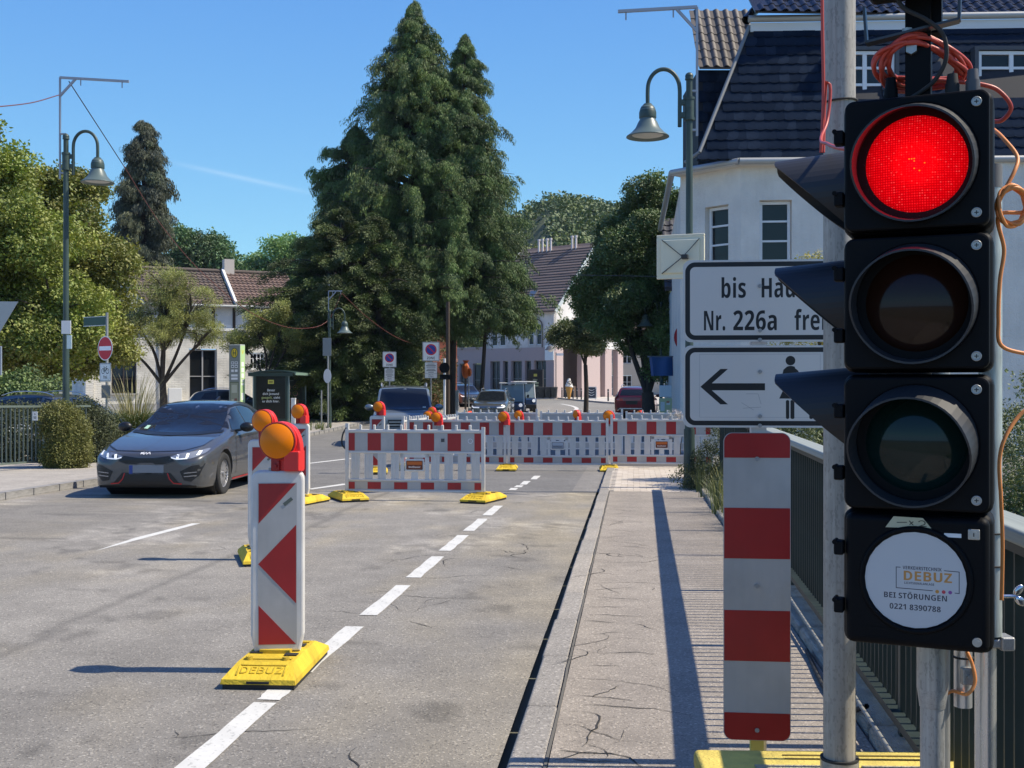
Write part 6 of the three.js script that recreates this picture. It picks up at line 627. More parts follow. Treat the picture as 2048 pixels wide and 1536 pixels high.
// --- dark grey fastback in front on the left
{
  const L = 4.6, st = [[0, 0.27, 0.52, 0.6, 0.5, 0.52, 0.4], [0.03, 0.2, 0.56, 0.67, 0.66, 0.68, 0.5], [0.14, 0.17, 0.63, 0.72, 0.78, 0.8, 0.62], [0.4, 0.16, 0.7, 0.79, 0.83, 0.865, 0.7], [0.85, 0.16, 0.8, 0.88, 0.84, 0.9, 0.74], [1.35, 0.17, 0.88, 0.96, 0.84, 0.9, 0.74], [1.75, 0.17, 0.9, 1.14, 0.84, 0.9, 0.66], [2.1, 0.17, 0.915, 1.33, 0.84, 0.9, 0.6], [2.5, 0.17, 0.92, 1.41, 0.84, 0.9, 0.57], [3.0, 0.17, 0.93, 1.415, 0.84, 0.9, 0.56], [3.5, 0.18, 0.95, 1.34, 0.84, 0.9, 0.56], [3.95, 0.22, 0.97, 1.2, 0.82, 0.88, 0.57], [4.3, 0.3, 0.96, 1.04, 0.78, 0.84, 0.62], [4.53, 0.33, 0.9, 0.97, 0.72, 0.78, 0.6], [4.6, 0.4, 0.8, 0.88, 0.6, 0.66, 0.5]];
  makeCar('parked_car', 'dark grey fastback car with headlights on, facing the camera at the left kerb', V3(-5.23, gy(18), -18.7), -0.055, { L, st, wheels: [0.9, 3.55], r: 0.325, track: 0.88, paint: carPaint(0.07, 0.073, 0.076, { metalness: 0.25 }), rim: M(0.4, 0.4, 0.41, 0.35, { metalness: 0.6 }), spokes: 10 }, (K, L) => {
    const F2 = K.mirrorX(K.front), red = M(0.5, 0.02, 0.025, 0.4);
    K.front('windscreen', [[-0.66, 0.97], [-0.4, 0.945], [0, 0.935], [0.4, 0.945], [0.66, 0.97], [0.61, 1.2], [0.54, 1.35], [0.25, 1.372], [-0.25, 1.372], [-0.54, 1.35], [-0.61, 1.2]], carGlass, 0.006);
    K.front('windscreen_shade', strip([[-0.72, 0.955], [-0.4, 0.925], [0, 0.915], [0.4, 0.925], [0.72, 0.955]], 0.035), carBlack, 0.008);
    K.both('side_window', [[0.72, 0.965], [-0.02, 0.975], [-0.02, 1.31], [0.2, 1.29], [0.45, 1.18]], carGlass, 0.005); K.both('side_window', [[-0.07, 0.975], [-0.82, 0.99], [-0.72, 1.27], [-0.35, 1.33], [-0.07, 1.32]], carGlass, 0.005); K.both('side_window', [[-0.9, 0.995], [-1.35, 1.01], [-1.1, 1.16], [-0.82, 1.25]], carGlass, 0.005);
    K.both('window_frame', strip([[0.78, 0.95], [-0.05, 0.96], [-0.85, 0.975], [-1.4, 0.995]], 0.022), carBlack, 0.008); K.both('window_frame', strip([[0.8, 0.985], [0.45, 1.21], [0.2, 1.32], [-0.05, 1.345], [-0.4, 1.35], [-0.75, 1.3], [-1.15, 1.18], [-1.45, 1.01]], 0.025), carBlack, 0.008);
    K.both('door_gap', strip([[0.85, 0.93], [0.88, 0.6], [0.8, 0.28]], 0.012), carBlack, 0.003); K.both('door_gap', strip([[-0.05, 0.95], [-0.08, 0.6], [-0.06, 0.28]], 0.012), carBlack, 0.003); K.both('door_gap', strip([[-0.9, 0.97], [-0.75, 0.62], [-0.68, 0.4]], 0.012), carBlack, 0.003); K.both('handle', strip([[0.2, 0.86], [0.02, 0.865]], 0.03), carPaint(0.09, 0.1, 0.12), 0.02); K.both('handle', strip([[-0.65, 0.89], [-0.83, 0.895]], 0.03), carPaint(0.09, 0.1, 0.12), 0.02);
    K.both('sill_strip', strip([[0.9, 0.205], [-0.8, 0.205]], 0.03), red, 0.006);
    K.front('bonnet_gap', strip([[-0.76, 0.9], [-0.72, 0.78], [-0.5, 0.715], [0, 0.7], [0.5, 0.715], [0.72, 0.78], [0.76, 0.9]], 0.012), carBlack, 0.003);
    F2('headlight', [[0.36, 0.635], [0.44, 0.59], [0.62, 0.6], [0.78, 0.66], [0.8, 0.735], [0.66, 0.705], [0.5, 0.68]], lampGlass, 0.006, true);
    for (const [x, y] of [[0.46, 0.635], [0.59, 0.65], [0.72, 0.68]]) F2('daytime_light', [[x - 0.02, y - 0.035], [x + 0.02, y - 0.03], [x + 0.025, y + 0.025], [x - 0.01, y + 0.03]], drl, 0.011); F2('daytime_light', strip([[0.37, 0.62], [0.45, 0.6], [0.6, 0.606]], 0.014), drl, 0.011);
    K.front('grille', [[-0.34, 0.645], [-0.12, 0.615], [0.12, 0.615], [0.34, 0.645], [0.42, 0.57], [0.3, 0.53], [0.14, 0.525], [0.1, 0.545], [-0.1, 0.545], [-0.14, 0.525], [-0.3, 0.53], [-0.42, 0.57]], carBlack, 0.006); K.front('grille_trim', strip([[-0.42, 0.565], [-0.3, 0.525], [-0.14, 0.518], [-0.1, 0.54], [0.1, 0.54], [0.14, 0.518], [0.3, 0.525], [0.42, 0.565]], 0.012), M(0.12, 0.12, 0.13, 0.25, { metalness: 0.6 }), 0.011);
    K.front('lower_intake', [[-0.36, 0.4], [0.36, 0.4], [0.5, 0.24], [0.3, 0.225], [-0.3, 0.225], [-0.5, 0.24]], carBlack, 0.006); F2('bumper_vent', [[0.5, 0.42], [0.66, 0.5], [0.82, 0.53], [0.76, 0.36], [0.66, 0.27], [0.56, 0.29]], carBlack, 0.006); for (const y of [0.345, 0.395]) F2('vent_blade', strip([[0.56, y], [0.73, y + 0.015]], 0.014), M(0.3, 0.31, 0.33, 0.2, { metalness: 0.7 }), 0.014); F2('red_trim', strip([[0.32, 0.395], [0.35, 0.31], [0.41, 0.25], [0.53, 0.24]], 0.016), red, 0.012); K.front('lip', strip([[-0.72, 0.2], [-0.4, 0.205], [0, 0.205], [0.4, 0.205], [0.72, 0.2]], 0.03), carBlack, 0.012);
    const pl = part('number_plate', rbox(0.52, 0.14, 0.012, 0.004, 0, 0.445, L / 2 - 0.0), plateGrey, K.t); part('plate_band', box(0.05, 0.125, 0.004, -0.228, 0.445, L / 2 + 0.0075), M(0.03, 0.06, 0.25, 0.5), pl);
    const lw = [strip([[-0.09, 0.665], [-0.09, 0.69]], 0.016), strip([[-0.09, 0.675], [-0.05, 0.69]], 0.013), strip([[-0.075, 0.68], [-0.045, 0.665], [-0.015, 0.69], [-0.005, 0.665], [0.03, 0.69], [0.05, 0.665]], 0.013), strip([[0.03, 0.69], [0.09, 0.69]], 0.001)]; for (const q of lw.slice(0, 3)) K.front('emblem', q, M(0.75, 0.75, 0.76, 0.3), 0.008);
    K.wing(0.86, 0.98, 0.62, carBlack); part('dashboard_card', box(0.09, 0.02, 0.002, 0.52, 0.985, 0.93), M(0.8, 0.8, 0.8, 0.6), K.t).rotation.x = -1.0; part('aerial', bar(V3(0, 1.4, -0.9), V3(0, 1.46, -1.1), 0.03, 0.05), carBlack, K.t);
    K.front('badge', [[-0.6, 0.985], [-0.53, 0.98], [-0.52, 1.03], [-0.58, 1.035]], M(0.4, 0.62, 0.45, 0.6), 0.009); K.both('tail_light', [[-2.1, 0.93], [-1.85, 0.93], [-1.9, 0.86], [-2.12, 0.86]], tail, 0.006);
  });
}
// --- grey-blue van behind the barriers
const vanSt = [[0, 0.36, 0.75, 0.86, 0.66, 0.7, 0.5], [0.05, 0.28, 0.85, 0.98, 0.82, 0.84, 0.62], [0.25, 0.24, 0.98, 1.08, 0.9, 0.94, 0.74], [0.6, 0.24, 1.05, 1.14, 0.92, 0.965, 0.8], [0.95, 0.24, 1.1, 1.22, 0.92, 0.965, 0.82], [1.3, 0.24, 1.12, 1.52, 0.92, 0.965, 0.8], [1.65, 0.24, 1.13, 1.8, 0.92, 0.965, 0.78], [2.0, 0.24, 1.13, 1.87, 0.92, 0.965, 0.77], [2.6, 0.24, 1.13, 1.9, 0.92, 0.965, 0.77], [3.6, 0.24, 1.13, 1.9, 0.92, 0.965, 0.77], [4.6, 0.26, 1.13, 1.89, 0.92, 0.965, 0.77], [5.0, 0.28, 1.12, 1.83, 0.9, 0.95, 0.75], [5.14, 0.36, 1.1, 1.7, 0.84, 0.9, 0.7]];
makeCar('van', 'grey-blue passenger van facing the camera behind the far barriers', V3(-3.5, gy(36), -36.3), 0.1, { L: 5.14, st: vanSt, wheels: [0.9, 4.1], r: 0.34, track: 0.95, paint: carPaint(0.15, 0.18, 0.195, { metalness: 0.15 }) }, (K, L) => {
  const F2 = K.mirrorX(K.front), st2 = M(0.5, 0.52, 0.53, 0.3, { metalness: 0.5 });
  K.front('windscreen', [[-0.8, 1.2], [0, 1.17], [0.8, 1.2], [0.74, 1.55], [0.7, 1.79], [0, 1.825], [-0.7, 1.79], [-0.74, 1.55]], carGlass); K.front('windscreen_shade', strip([[-0.82, 1.19], [0, 1.16], [0.82, 1.19]], 0.04), carBlack, 0.009);
  K.both('side_window', [[1.35, 1.2], [0.55, 1.2], [0.55, 1.74], [1.0, 1.7]], carGlass); K.both('side_window', [[0.42, 1.2], [-0.8, 1.2], [-0.8, 1.76], [0.42, 1.76]], carGlass); K.both('side_window', [[-0.95, 1.2], [-2.2, 1.2], [-2.1, 1.74], [-0.95, 1.76]], carGlass); K.both('door_gap', strip([[0.48, 1.8], [0.48, 0.35]], 0.014), carBlack, 0.003); K.both('door_gap', strip([[-0.87, 1.8], [-0.87, 0.35]], 0.014), carBlack, 0.003); K.both('rub_strip', strip([[1.6, 0.62], [-2.2, 0.62]], 0.05), carBlack, 0.006);
  F2('headlight', [[0.56, 0.84], [0.62, 0.7], [0.84, 0.74], [0.88, 0.98], [0.74, 0.95]], lampGlass, 0.006, true); F2('daytime_light', [[0.74, 0.78], [0.84, 0.78], [0.85, 0.9], [0.77, 0.9]], M(0.9, 0.85, 0.7, 0.3, { emissive: C(1, 0.85, 0.6), emissiveIntensity: 0.8 }), 0.012);
  K.front('grille', [[-0.5, 0.88], [0.5, 0.88], [0.44, 0.66], [-0.44, 0.66]], carBlack); for (const y of [0.72, 0.81]) K.front('grille_bar', strip([[-0.46, y], [0.46, y]], 0.025), st2, 0.012); const em = part('emblem', join(new THREE.TorusGeometry(0.1, 0.012, 8, 28), ...[0, 1, 2].map((i) => bar(V3(0, 0, 0), V3(Math.sin(i * 2.094) * 0.1, Math.cos(i * 2.094) * 0.1, 0), 0.022, 0.012))), chrome, K.t); em.position.set(0, 0.77, L / 2 + 0.02);
  K.front('lower_intake', [[-0.6, 0.48], [0.6, 0.48], [0.66, 0.34], [-0.66, 0.34]], carBlack); K.wing(0.94, 1.2, 1.3, carPaint(0.17, 0.2, 0.22), 1.25); for (const s of [1, -1]) part('roof_rail', tube([V3(s * 0.7, 1.86, 0.7), V3(s * 0.72, 1.94, 0.4), V3(s * 0.72, 1.95, -1.6), V3(s * 0.7, 1.88, -2.0)], 0.022, 20, 8), st2, K.t); part('number_plate', rbox(0.52, 0.11, 0.012, 0.004, 0, 0.55, L / 2 + 0.02), plateGrey, K.t); part('dashboard_card', box(0.1, 0.03, 0.004, 0.62, 1.24, 1.62), M(0.8, 0.8, 0.8, 0.6), K.t); part('roof_sticker', box(0.06, 0.02, 0.004, 0.04, 1.8, 1.0), M(0.8, 0.8, 0.8, 0.6), K.t);
}, 'van');
// --- compact off-roaders: one body, several cars
const suvSt = [[0, 0.36, 0.7, 0.78, 0.6, 0.64, 0.5], [0.05, 0.26, 0.76, 0.87, 0.76, 0.78, 0.6], [0.22, 0.22, 0.85, 0.95, 0.84, 0.87, 0.7], [0.6, 0.22, 0.94, 1.02, 0.87, 0.91, 0.76], [1.1, 0.22, 1.0, 1.08, 0.87, 0.92, 0.78], [1.45, 0.22, 1.02, 1.24, 0.87, 0.92, 0.74], [1.85, 0.22, 1.03, 1.5, 0.87, 0.92, 0.67], [2.2, 0.22, 1.03, 1.6, 0.87, 0.92, 0.64], [2.9, 0.22, 1.04, 1.64, 0.87, 0.92, 0.63], [3.6, 0.24, 1.06, 1.6, 0.87, 0.92, 0.63], [4.1, 0.28, 1.08, 1.5, 0.86, 0.9, 0.64], [4.35, 0.32, 1.07, 1.28, 0.82, 0.86, 0.66], [4.5, 0.4, 0.98, 1.08, 0.7, 0.76, 0.6]];
function suv(name, label, p, turn, paint, o = {}) {
  return makeCar(name, label, p, turn, { L: 4.5, st: suvSt, wheels: [0.88, 3.55], r: 0.345, track: 0.91, paint }, (K, L) => {
    const F2 = K.mirrorX(K.front), R2 = K.mirrorX(K.rear);
    K.front('windscreen', [[-0.7, 1.09], [0, 1.06], [0.7, 1.09], [0.6, 1.5], [0, 1.55], [-0.6, 1.5]], carGlass); K.both('side_window', [[0.75, 1.1], [0.0, 1.1], [0.0, 1.52], [0.4, 1.46]], carGlass); K.both('side_window', [[-0.08, 1.1], [-0.85, 1.12], [-0.85, 1.52], [-0.08, 1.54]], carGlass); K.both('side_window', [[-0.93, 1.13], [-1.7, 1.16], [-1.5, 1.44], [-0.93, 1.52]], carGlass); K.both('door_gap', strip([[-0.04, 1.5], [-0.04, 0.35]], 0.013), carBlack, 0.003); K.both('sill_strip', strip([[1.0, 0.3], [-0.95, 0.3]], 0.1), carBlack, 0.005);
    F2('headlight', [[0.4, 0.8], [0.42, 0.73], [0.75, 0.74], [0.84, 0.86], [0.7, 0.85]], lampGlass, 0.006); F2('daytime_light', strip([[0.44, 0.755], [0.74, 0.765], [0.8, 0.83]], 0.05), drl, 0.012); K.front('grille', [[-0.4, 0.8], [0.4, 0.8], [0.4, 0.7], [-0.4, 0.7]], carBlack); for (const y of [0.72, 0.78]) K.front('grille_bar', strip([[-0.42, y], [0.42, y]], 0.015), chrome, 0.012); part('emblem', join(new THREE.TorusGeometry(0.055, 0.008, 6, 24), bar(V3(-0.035, 0.04, 0), V3(0, -0.04, 0), 0.012), bar(V3(0.035, 0.04, 0), V3(0, -0.04, 0), 0.012)), chrome, K.t).position.set(0, 0.745, L / 2 + 0.025);
    K.front('lower_intake', [[-0.66, 0.5], [0.66, 0.5], [0.7, 0.32], [-0.7, 0.32]], carBlack); K.front('bumper_strip', strip([[-0.7, 0.3], [0.7, 0.3]], 0.03), chrome, 0.012); part('number_plate', rbox(0.52, 0.12, 0.012, 0.004, 0, 0.57, L / 2 + 0.01), plateGrey, K.t); K.wing(0.9, 1.1, 0.62, o.mirror ?? paint, 1.1); for (const s of [1, -1]) part('roof_rail', tube([V3(s * 0.6, 1.58, 0.25), V3(s * 0.61, 1.66, 0), V3(s * 0.61, 1.68, -1.1), V3(s * 0.6, 1.58, -1.55)], 0.018, 18, 6), chrome, K.t);
    K.rear('rear_window', [[-0.6, 1.16], [0.6, 1.16], [0.52, 1.46], [-0.52, 1.46]], carGlass); R2('tail_light', [[0.42, 1.0], [0.44, 0.9], [0.78, 0.88], [0.82, 1.05], [0.6, 1.04]], tail, 0.007); K.rear('rear_panel', [[-0.3, 0.9], [0.3, 0.9], [0.28, 0.72], [-0.28, 0.72]], carBlack); K.rear('rear_bumper', [[-0.72, 0.56], [0.72, 0.56], [0.66, 0.36], [-0.66, 0.36]], carBlack); K.rear('skid_plate', strip([[-0.7, 0.42], [-0.58, 0.52], [0.58, 0.52], [0.7, 0.42]], 0.05), chrome, 0.012);
  });
}
suv('parked_car', 'silver-grey off-road car with headlights on behind the back barriers', V3(-0.95, gy(57), -57.2), -0.1, carPaint(0.13, 0.135, 0.125));
suv('parked_car', 'dark red off-road car seen from behind under the linden on the right', V3(6.4, gy(60) + 0.15, -57.5), Math.PI - 0.22, carPaint(0.16, 0.012, 0.02));
suv('parked_car', 'white car parked in the shade behind the bus shelter', V3(-10.3, gy(62) + 0.1, -60.5), 2.1, carPaint(0.62, 0.63, 0.65, { metalness: 0.1 }));
suv('parked_car', 'light car mostly hidden behind the left fence and hedge', V3(-13.9, gy(30), -27.8), 1.35, carPaint(0.5, 0.52, 0.54, { metalness: 0.2 }));
suv('parked_car', 'grey car partly hidden behind the shrub and the left lamp post', V3(-12.1, gy(30), -30.2), 1.2, carPaint(0.1, 0.11, 0.13));
suv('parked_car', 'dark blue-grey car parked in front of the pink house left of the bagged signal', V3(-3.5, gy(80), -82), 0.3, carPaint(0.05, 0.065, 0.085));
suv('parked_car', 'black car parked furthest left by the mauve annex', V3(-5.2, gy(88), -90), -0.5, carPaint(0.02, 0.024, 0.03));
suv('parked_car', 'dark green car glimpsed between the bus stop pillar and the shelter', V3(-14.4, gy(58), -58), 1.9, carPaint(0.03, 0.05, 0.045));
// --- blue open cart with roof behind the silver car, and a second one
function cart(label, p, turn) {
  const t = thing('utility_cart', label, 'cart', p, turn), blue = carPaint(0.02, 0.05, 0.12, { metalness: 0.3 }), white = M(0.78, 0.78, 0.76, 0.5);
  part('body', join(rbox(1.35, 0.5, 1.1, 0.12, 0, 0.62, 0.75, 3), rbox(1.35, 0.35, 1.5, 0.08, 0, 0.5, -0.5, 3)), blue, t); part('bumper', rbox(1.3, 0.25, 0.16, 0.05, 0, 0.36, 1.3), carBlack, t); for (const s of [1, -1]) part('headlight', disc(0.1, 0.06, s * 0.48, 0.72, 1.31, 18), drl, t);
  for (const s of [1, -1]) { part('roof_post', bar(V3(s * 0.64, 0.85, 0.72), V3(s * 0.6, 1.86, 0.45), 0.05), white, t); part('roof_post', bar(V3(s * 0.64, 0.7, -1.1), V3(s * 0.6, 1.86, -1.0), 0.05), carBlack, t); }
  part('windscreen', join(bar(V3(0, 0.9, 0.72), V3(0, 1.8, 0.47), 1.2, 0.012)), new THREE.MeshPhysicalMaterial({ color: C(0.5, 0.6, 0.62), transmission: 0.6, thickness: 0, roughness: 0.05 }), t); part('roof', rbox(1.45, 0.07, 1.9, 0.03, 0, 1.9, -0.25), white, t); part('seat', join(rbox(1.1, 0.15, 0.5, 0.04, 0, 0.85, -0.3), rbox(1.1, 0.6, 0.14, 0.04, 0, 1.2, -0.6)), M(0.05, 0.05, 0.055, 0.7), t); part('steering_wheel', new THREE.TorusGeometry(0.17, 0.018, 6, 20).rotateX(-0.5).translate(0.3, 1.1, 0.3), carBlack, t);
  const [ty, rim] = wheelGeo(0.27, 0.2, 4); for (const z of [0.85, -0.95]) for (const s of [1, -1]) { const w = part('wheel', ty, rubber, t); w.position.set(s * 0.58, 0.27, z); if (s < 0) w.rotation.y = Math.PI; part('rim', rim, chrome, w); } part('wing_mirror', join(rbox(0.12, 0.16, 0.05, 0.02, 0.85, 1.2, 0.6), bar(V3(0.64, 1.1, 0.62), V3(0.82, 1.2, 0.6), 0.02)), carBlack, t); return t;
}
const c1 = cart('blue and black open utility cart behind the silver car', V3(0.05, gy(62), -61.5), -0.05); copyOf(c1, 'cart with a white roof just behind the blue one', V3(0.75, gy(70), -71), 0.1);
// ---------------------------------------------------------------- right railing
{
  const psi2 = 7.03 * Math.PI / 180, c2 = Math.cos(psi2), s2 = Math.sin(psi2), RF = (u, v, y) => V3(u * c2 + v * s2, y, u * s2 - v * c2);
  const t = thing('railing', 'dark green steel railing with broad flat handrail along the footpath', 'railing'), green = M(0.026, 0.04, 0.035, 0.5, { map: rep(T.mottle, 1) }), rail = M(0.36, 0.4, 0.37, 0.65, { map: rep(T.streak, 0.6, 2) }), U = 1.06, v0 = 0.4, v1 = 17.3;
  const hg2 = rbox(0.128, 0.045, v1 - v0, 0.012); const hr = part('handrail', hg2, rail, t); hr.position.copy(RF(U, (v0 + v1) / 2, 1.178)); hr.rotation.y = -psi2;
  const lr = part('lower_rail', box(0.05, 0.035, v1 - v0), green, t); lr.position.copy(RF(U - 0.035, (v0 + v1) / 2, 0.215)); lr.rotation.y = -psi2; const lr2 = part('lower_rail', box(0.1, 0.012, v1 - v0), M(0.4, 0.43, 0.4, 0.6), t); lr2.position.copy(RF(U + 0.03, (v0 + v1) / 2, 0.2)); lr2.rotation.y = -psi2; const ur = part('upper_rail', box(0.045, 0.03, v1 - v0), green, t); ur.position.copy(RF(U, (v0 + v1) / 2, 1.13)); ur.rotation.y = -psi2;
  const bgm = box(0.055, 0.91, 0.012), n = Math.floor((v1 - v0) / 0.092), pgm = box(0.07, 1.2, 0.05);
  for (let i = 0; i < n; i++) { const v = v0 + 0.04 + i * 0.092, post = i % 20 === 8; const m = part(post ? 'post' : 'baluster', post ? pgm : bgm, green, t); m.position.copy(RF(U + 0.01, v, post ? 0.55 : 0.67)); m.rotation.y = -psi2 + (R0() - 0.5) * 0.02; }
  const pipe = single('conduit', tube([V3(0, 0, 0), V3(0, 0, 0)].map((_, i) => RF(0.93, i ? 9 : 2.4, WALK + 0.09)), 0.009, 4, 8), M(0.24, 0.24, 0.22, 0.6), 'thin grey conduit along the stone edge under the railing', 'pipe'); single('conduit', tube([RF(0.95, 5.1, WALK + 0.1), RF(0.9, 5.3, WALK + 0.02), RF(0.86, 5.6, WALK + 0.015), RF(0.88, 6.5, WALK + 0.015)], 0.012, 12, 6), rubber, 'black cable on the ground by the railing foot', 'cable');
}
// ---------------------------------------------------------------- sign post with two white plates and the red and white marker
{
  const d = 4.45, w = 0.602, base = V3((1519 - 1024) / F * d, WALK, -d), t = thing('sign_post', 'post with two white text plates above a red and white striped marker', 'road sign', base, -0.10), alu = M(0.62, 0.62, 0.63, 0.4, { metalness: 0.3 });
  const Y = (py) => EYE + (768 - py) / F * d - WALK, X = (px) => (px - 1519) / F * d;
  part('post', box(0.06, 1.9, 0.06, 0, 0.98, -0.05), alu, t); part('stub', join(box(0.05, 0.3, 0.05, -0.01, 0.16, -0.012)), M(0.6, 0.5, 0.1, 0.8), t);
  const blk = '#15161a', grain = (x, W, H) => { for (let k = 0; k < 900; k++) { x.fillStyle = `rgba(60,60,70,${0.02 + 0.05 * R0()})`; x.fillRect(R0() * W, R0() * H, 1 + R0() * 5, 1 + R0() * 2); } };
  const tex1 = print(1024, 560, (x, W, H) => { x.fillStyle = '#cdc9c3'; x.fillRect(0, 0, W, H); grain(x, W, H); x.strokeStyle = blk; x.lineWidth = 32; x.beginPath(); x.roundRect(30, 30, W - 60, H - 60, 52); x.stroke(); x.fillStyle = blk; fitText(x, 'bis', 247, 424, 258, 184); fitText(x, 'Haus', 512, 812, 258, 184); fitText(x, 'Nr.', 130, 288, 480, 186); fitText(x, '226a', 330, 634, 480, 186); fitText(x, 'frei', 738, 950, 480, 186); });
  const tex2 = print(1024, 560, (x, W, H) => { x.fillStyle = '#cdc9c3'; x.fillRect(0, 0, W, H); grain(x, W, H); x.strokeStyle = 'rgba(90,90,98,.25)'; x.lineWidth = 3; x.strokeRect(110, 60, 800, 430); x.strokeStyle = blk; x.lineWidth = 32; x.beginPath(); x.roundRect(30, 30, W - 60, H - 60, 52); x.stroke(); x.fillStyle = blk;
    x.beginPath(); x.moveTo(116, 282); x.lineTo(250, 160); x.lineTo(300, 160); x.lineTo(192, 258); x.lineTo(546, 258); x.lineTo(546, 306); x.lineTo(192, 306); x.lineTo(300, 402); x.lineTo(250, 402); x.closePath(); x.fill();
    const fig = (cx, y, s) => { x.beginPath(); x.arc(cx, y, 32 * s, 0, 7); x.fill(); };
    fig(714, 104, 1); x.beginPath(); x.moveTo(690, 146); x.quadraticCurveTo(714, 134, 742, 146); x.lineTo(748, 168); x.lineTo(742, 268); x.lineTo(770, 362); x.lineTo(640, 362); x.lineTo(682, 268); x.lineTo(682, 200); x.lineTo(664, 276); x.quadraticCurveTo(652, 290, 644, 272); x.lineTo(668, 166); x.closePath(); x.fill(); x.beginPath(); x.moveTo(738, 150); x.lineTo(764, 172); x.lineTo(804, 262); x.lineTo(786, 276); x.lineTo(740, 200); x.fill(); x.beginPath(); x.roundRect(684, 372, 22, 128, 10); x.fill(); x.beginPath(); x.roundRect(714, 372, 26, 128, 10); x.fill();
    fig(866, 280, 0.85); x.beginPath(); x.roundRect(836, 314, 62, 100, 16); x.fill(); x.beginPath(); x.moveTo(840, 330); x.lineTo(800, 272); x.lineTo(790, 288); x.lineTo(836, 366); x.fill(); x.beginPath(); x.roundRect(838, 404, 24, 96, 10); x.fill(); x.beginPath(); x.moveTo(872, 404); x.lineTo(896, 404); x.lineTo(920, 490); x.lineTo(898, 496); x.fill();
    x.strokeStyle = 'rgba(60,60,70,.5)'; x.lineWidth = 2; for (const [a, b, c, e] of [[420, 330, 500, 330], [500, 330, 520, 400], [390, 390, 470, 440], [400, 428, 520, 420]]) { x.beginPath(); x.moveTo(a, b); x.lineTo(c, e); x.stroke(); } });
  for (const [y0, y1, tex, nm] of [[520, 684, tex1, 'text_plate'], [691, 855, tex2, 'arrow_plate']]) { const h = Y(y0) - Y(y1), yc = (Y(y0) + Y(y1)) / 2, p = part(nm, plateGeo(w, h, 0.03, 0.003), alu, t); p.position.set(0.0, yc, 0.012); signFace(p, 'face', rrect(w - 0.004, h - 0.004, 0.029), w, h, tex, 0.0008, 0.45); for (const s of [-1, 1]) part('bolt', disc(0.008, 0.006, 0, s * (h / 2 - (s < 0 ? 0.008 : 0.32 * h)), 0.003, 14), steel, p); part('bolt', disc(0.008, 0.006, 0, -h / 2 + 0.045, 0.003, 14), steel, p); }
  // marker board: rounded plate, four red and three white fields
  const y0 = Y(865), y1 = Y(1478), H = y0 - y1, mw = 0.262, mk = part('marker_board', plateGeo(mw, H, 0.036, 0.004).translate(-0.012, (y0 + y1) / 2, 0.02), whiteSheet, t); const bands = [[0, 0.083], [0.243, 0.411], [0.576, 0.744], [0.909, 1]];
  for (const [a, b] of bands) { const top = a === 0, bot = b === 1, ya = y0 - a * H - 0.002, yb = y0 - b * H + 0.002, hw = mw / 2 - 0.003, r = 0.034, s = new THREE.Shape(); s.moveTo(-hw, bot ? yb + r : yb); if (bot) s.absarc(-hw + r, yb + r, r, Math.PI, 1.5 * Math.PI, false); s.lineTo(bot ? hw - r : hw, yb); if (bot) s.absarc(hw - r, yb + r, r, -Math.PI / 2, 0, false); s.lineTo(hw, top ? ya - r : ya); if (top) s.absarc(hw - r, ya - r, r, 0, Math.PI / 2, false); s.lineTo(top ? -hw + r : -hw, ya); if (top) s.absarc(-hw + r, ya - r, r, Math.PI / 2, Math.PI, false); s.closePath(); part('red_band', extr(s, 0.0008).translate(-0.012, 0, 0.0205), redSheet, mk); }
  for (const f of [0.085, 0.498, 0.966]) part('bolt', disc(0.009, 0.005, -0.012, y0 - f * H, 0.0235, 14), steel, mk);
}
// ---------------------------------------------------------------- yellow foot plates under the big pole
{ const z0 = 4.08, t = thing('foot_plate_stack', 'stacked worn yellow foot plates under the big grey pole', 'base plate', V3(1.14, WALK + 0.03, -3.7), -0.03), ym = M(0.74, 0.58, 0.13, 0.85, { map: rep(T.mottle, 3), bumpMap: rep(T.stucco, 5), bumpScale: 0.004 }), worn = M(0.52, 0.45, 0.3, 0.95, { map: rep(T.speck, 4), bumpMap: rep(T.stucco, 6), bumpScale: 0.01 });
  part('lower_plate', rbox(1.02, 0.085, 0.78, 0.02, 0, 0.043, 0), ym, t); part('upper_plate', rbox(0.98, 0.07, 0.74, 0.02, 0, 0.125, -0.01), ym, t); part('worn_patch', box(0.34, 0.004, 0.5, -0.13, 0.1625, 0.05), worn, t); part('worn_patch', box(0.2, 0.004, 0.5, 0.17, 0.1625, 0.05), worn, t); for (const z of [-0.31, -0.27, -0.16]) part('groove', box(0.66, 0.003, 0.01, 0.15, 0.162, z), M(0.2, 0.15, 0.04, 0.9), t); }
const poleMat = M(0.47, 0.43, 0.37, 0.6, { metalness: 0.1, map: rep(T.weather, 1, 4), roughnessMap: rep(T.grain, 2), bumpMap: rep(T.streak, 3, 2), bumpScale: 0.001 });
{ const d = 3.72, p = V3((1679 - 1024) / F * d, 0, -d), t = thing('steel_pole', 'tall thick weathered galvanised pole left of the traffic light', 'pole', p); part('tube', cyl(0.0525, 0.0515, 3.3, 0, 0.26 + 1.65, 0, 28), poleMat, t); part('base_socket', join(cyl(0.062, 0.062, 0.17, 0, 0.27, 0, 24)), galv, t); part('collar_seal', cyl(0.0625, 0.0625, 0.008, 0, 0.358, 0, 24), rubber, t); for (const s of [1, -1]) part('socket_bolt', lathe([[0, -0.035], [0.008, -0.035], [0.008, 0.02], [0.016, 0.02], [0.016, 0.036], [0, 0.036]], 8).rotateZ(-s * Math.PI / 2).translate(s * 0.08, 0.3, 0.02), M(0.05, 0.045, 0.04, 0.5), t); part('cable_tie', new THREE.TorusGeometry(0.056, 0.0035, 6, 28).rotateX(Math.PI / 2).rotateZ(0.06).translate(0, EYE + (768 - 205) / F * d, 0), rubber, t); }
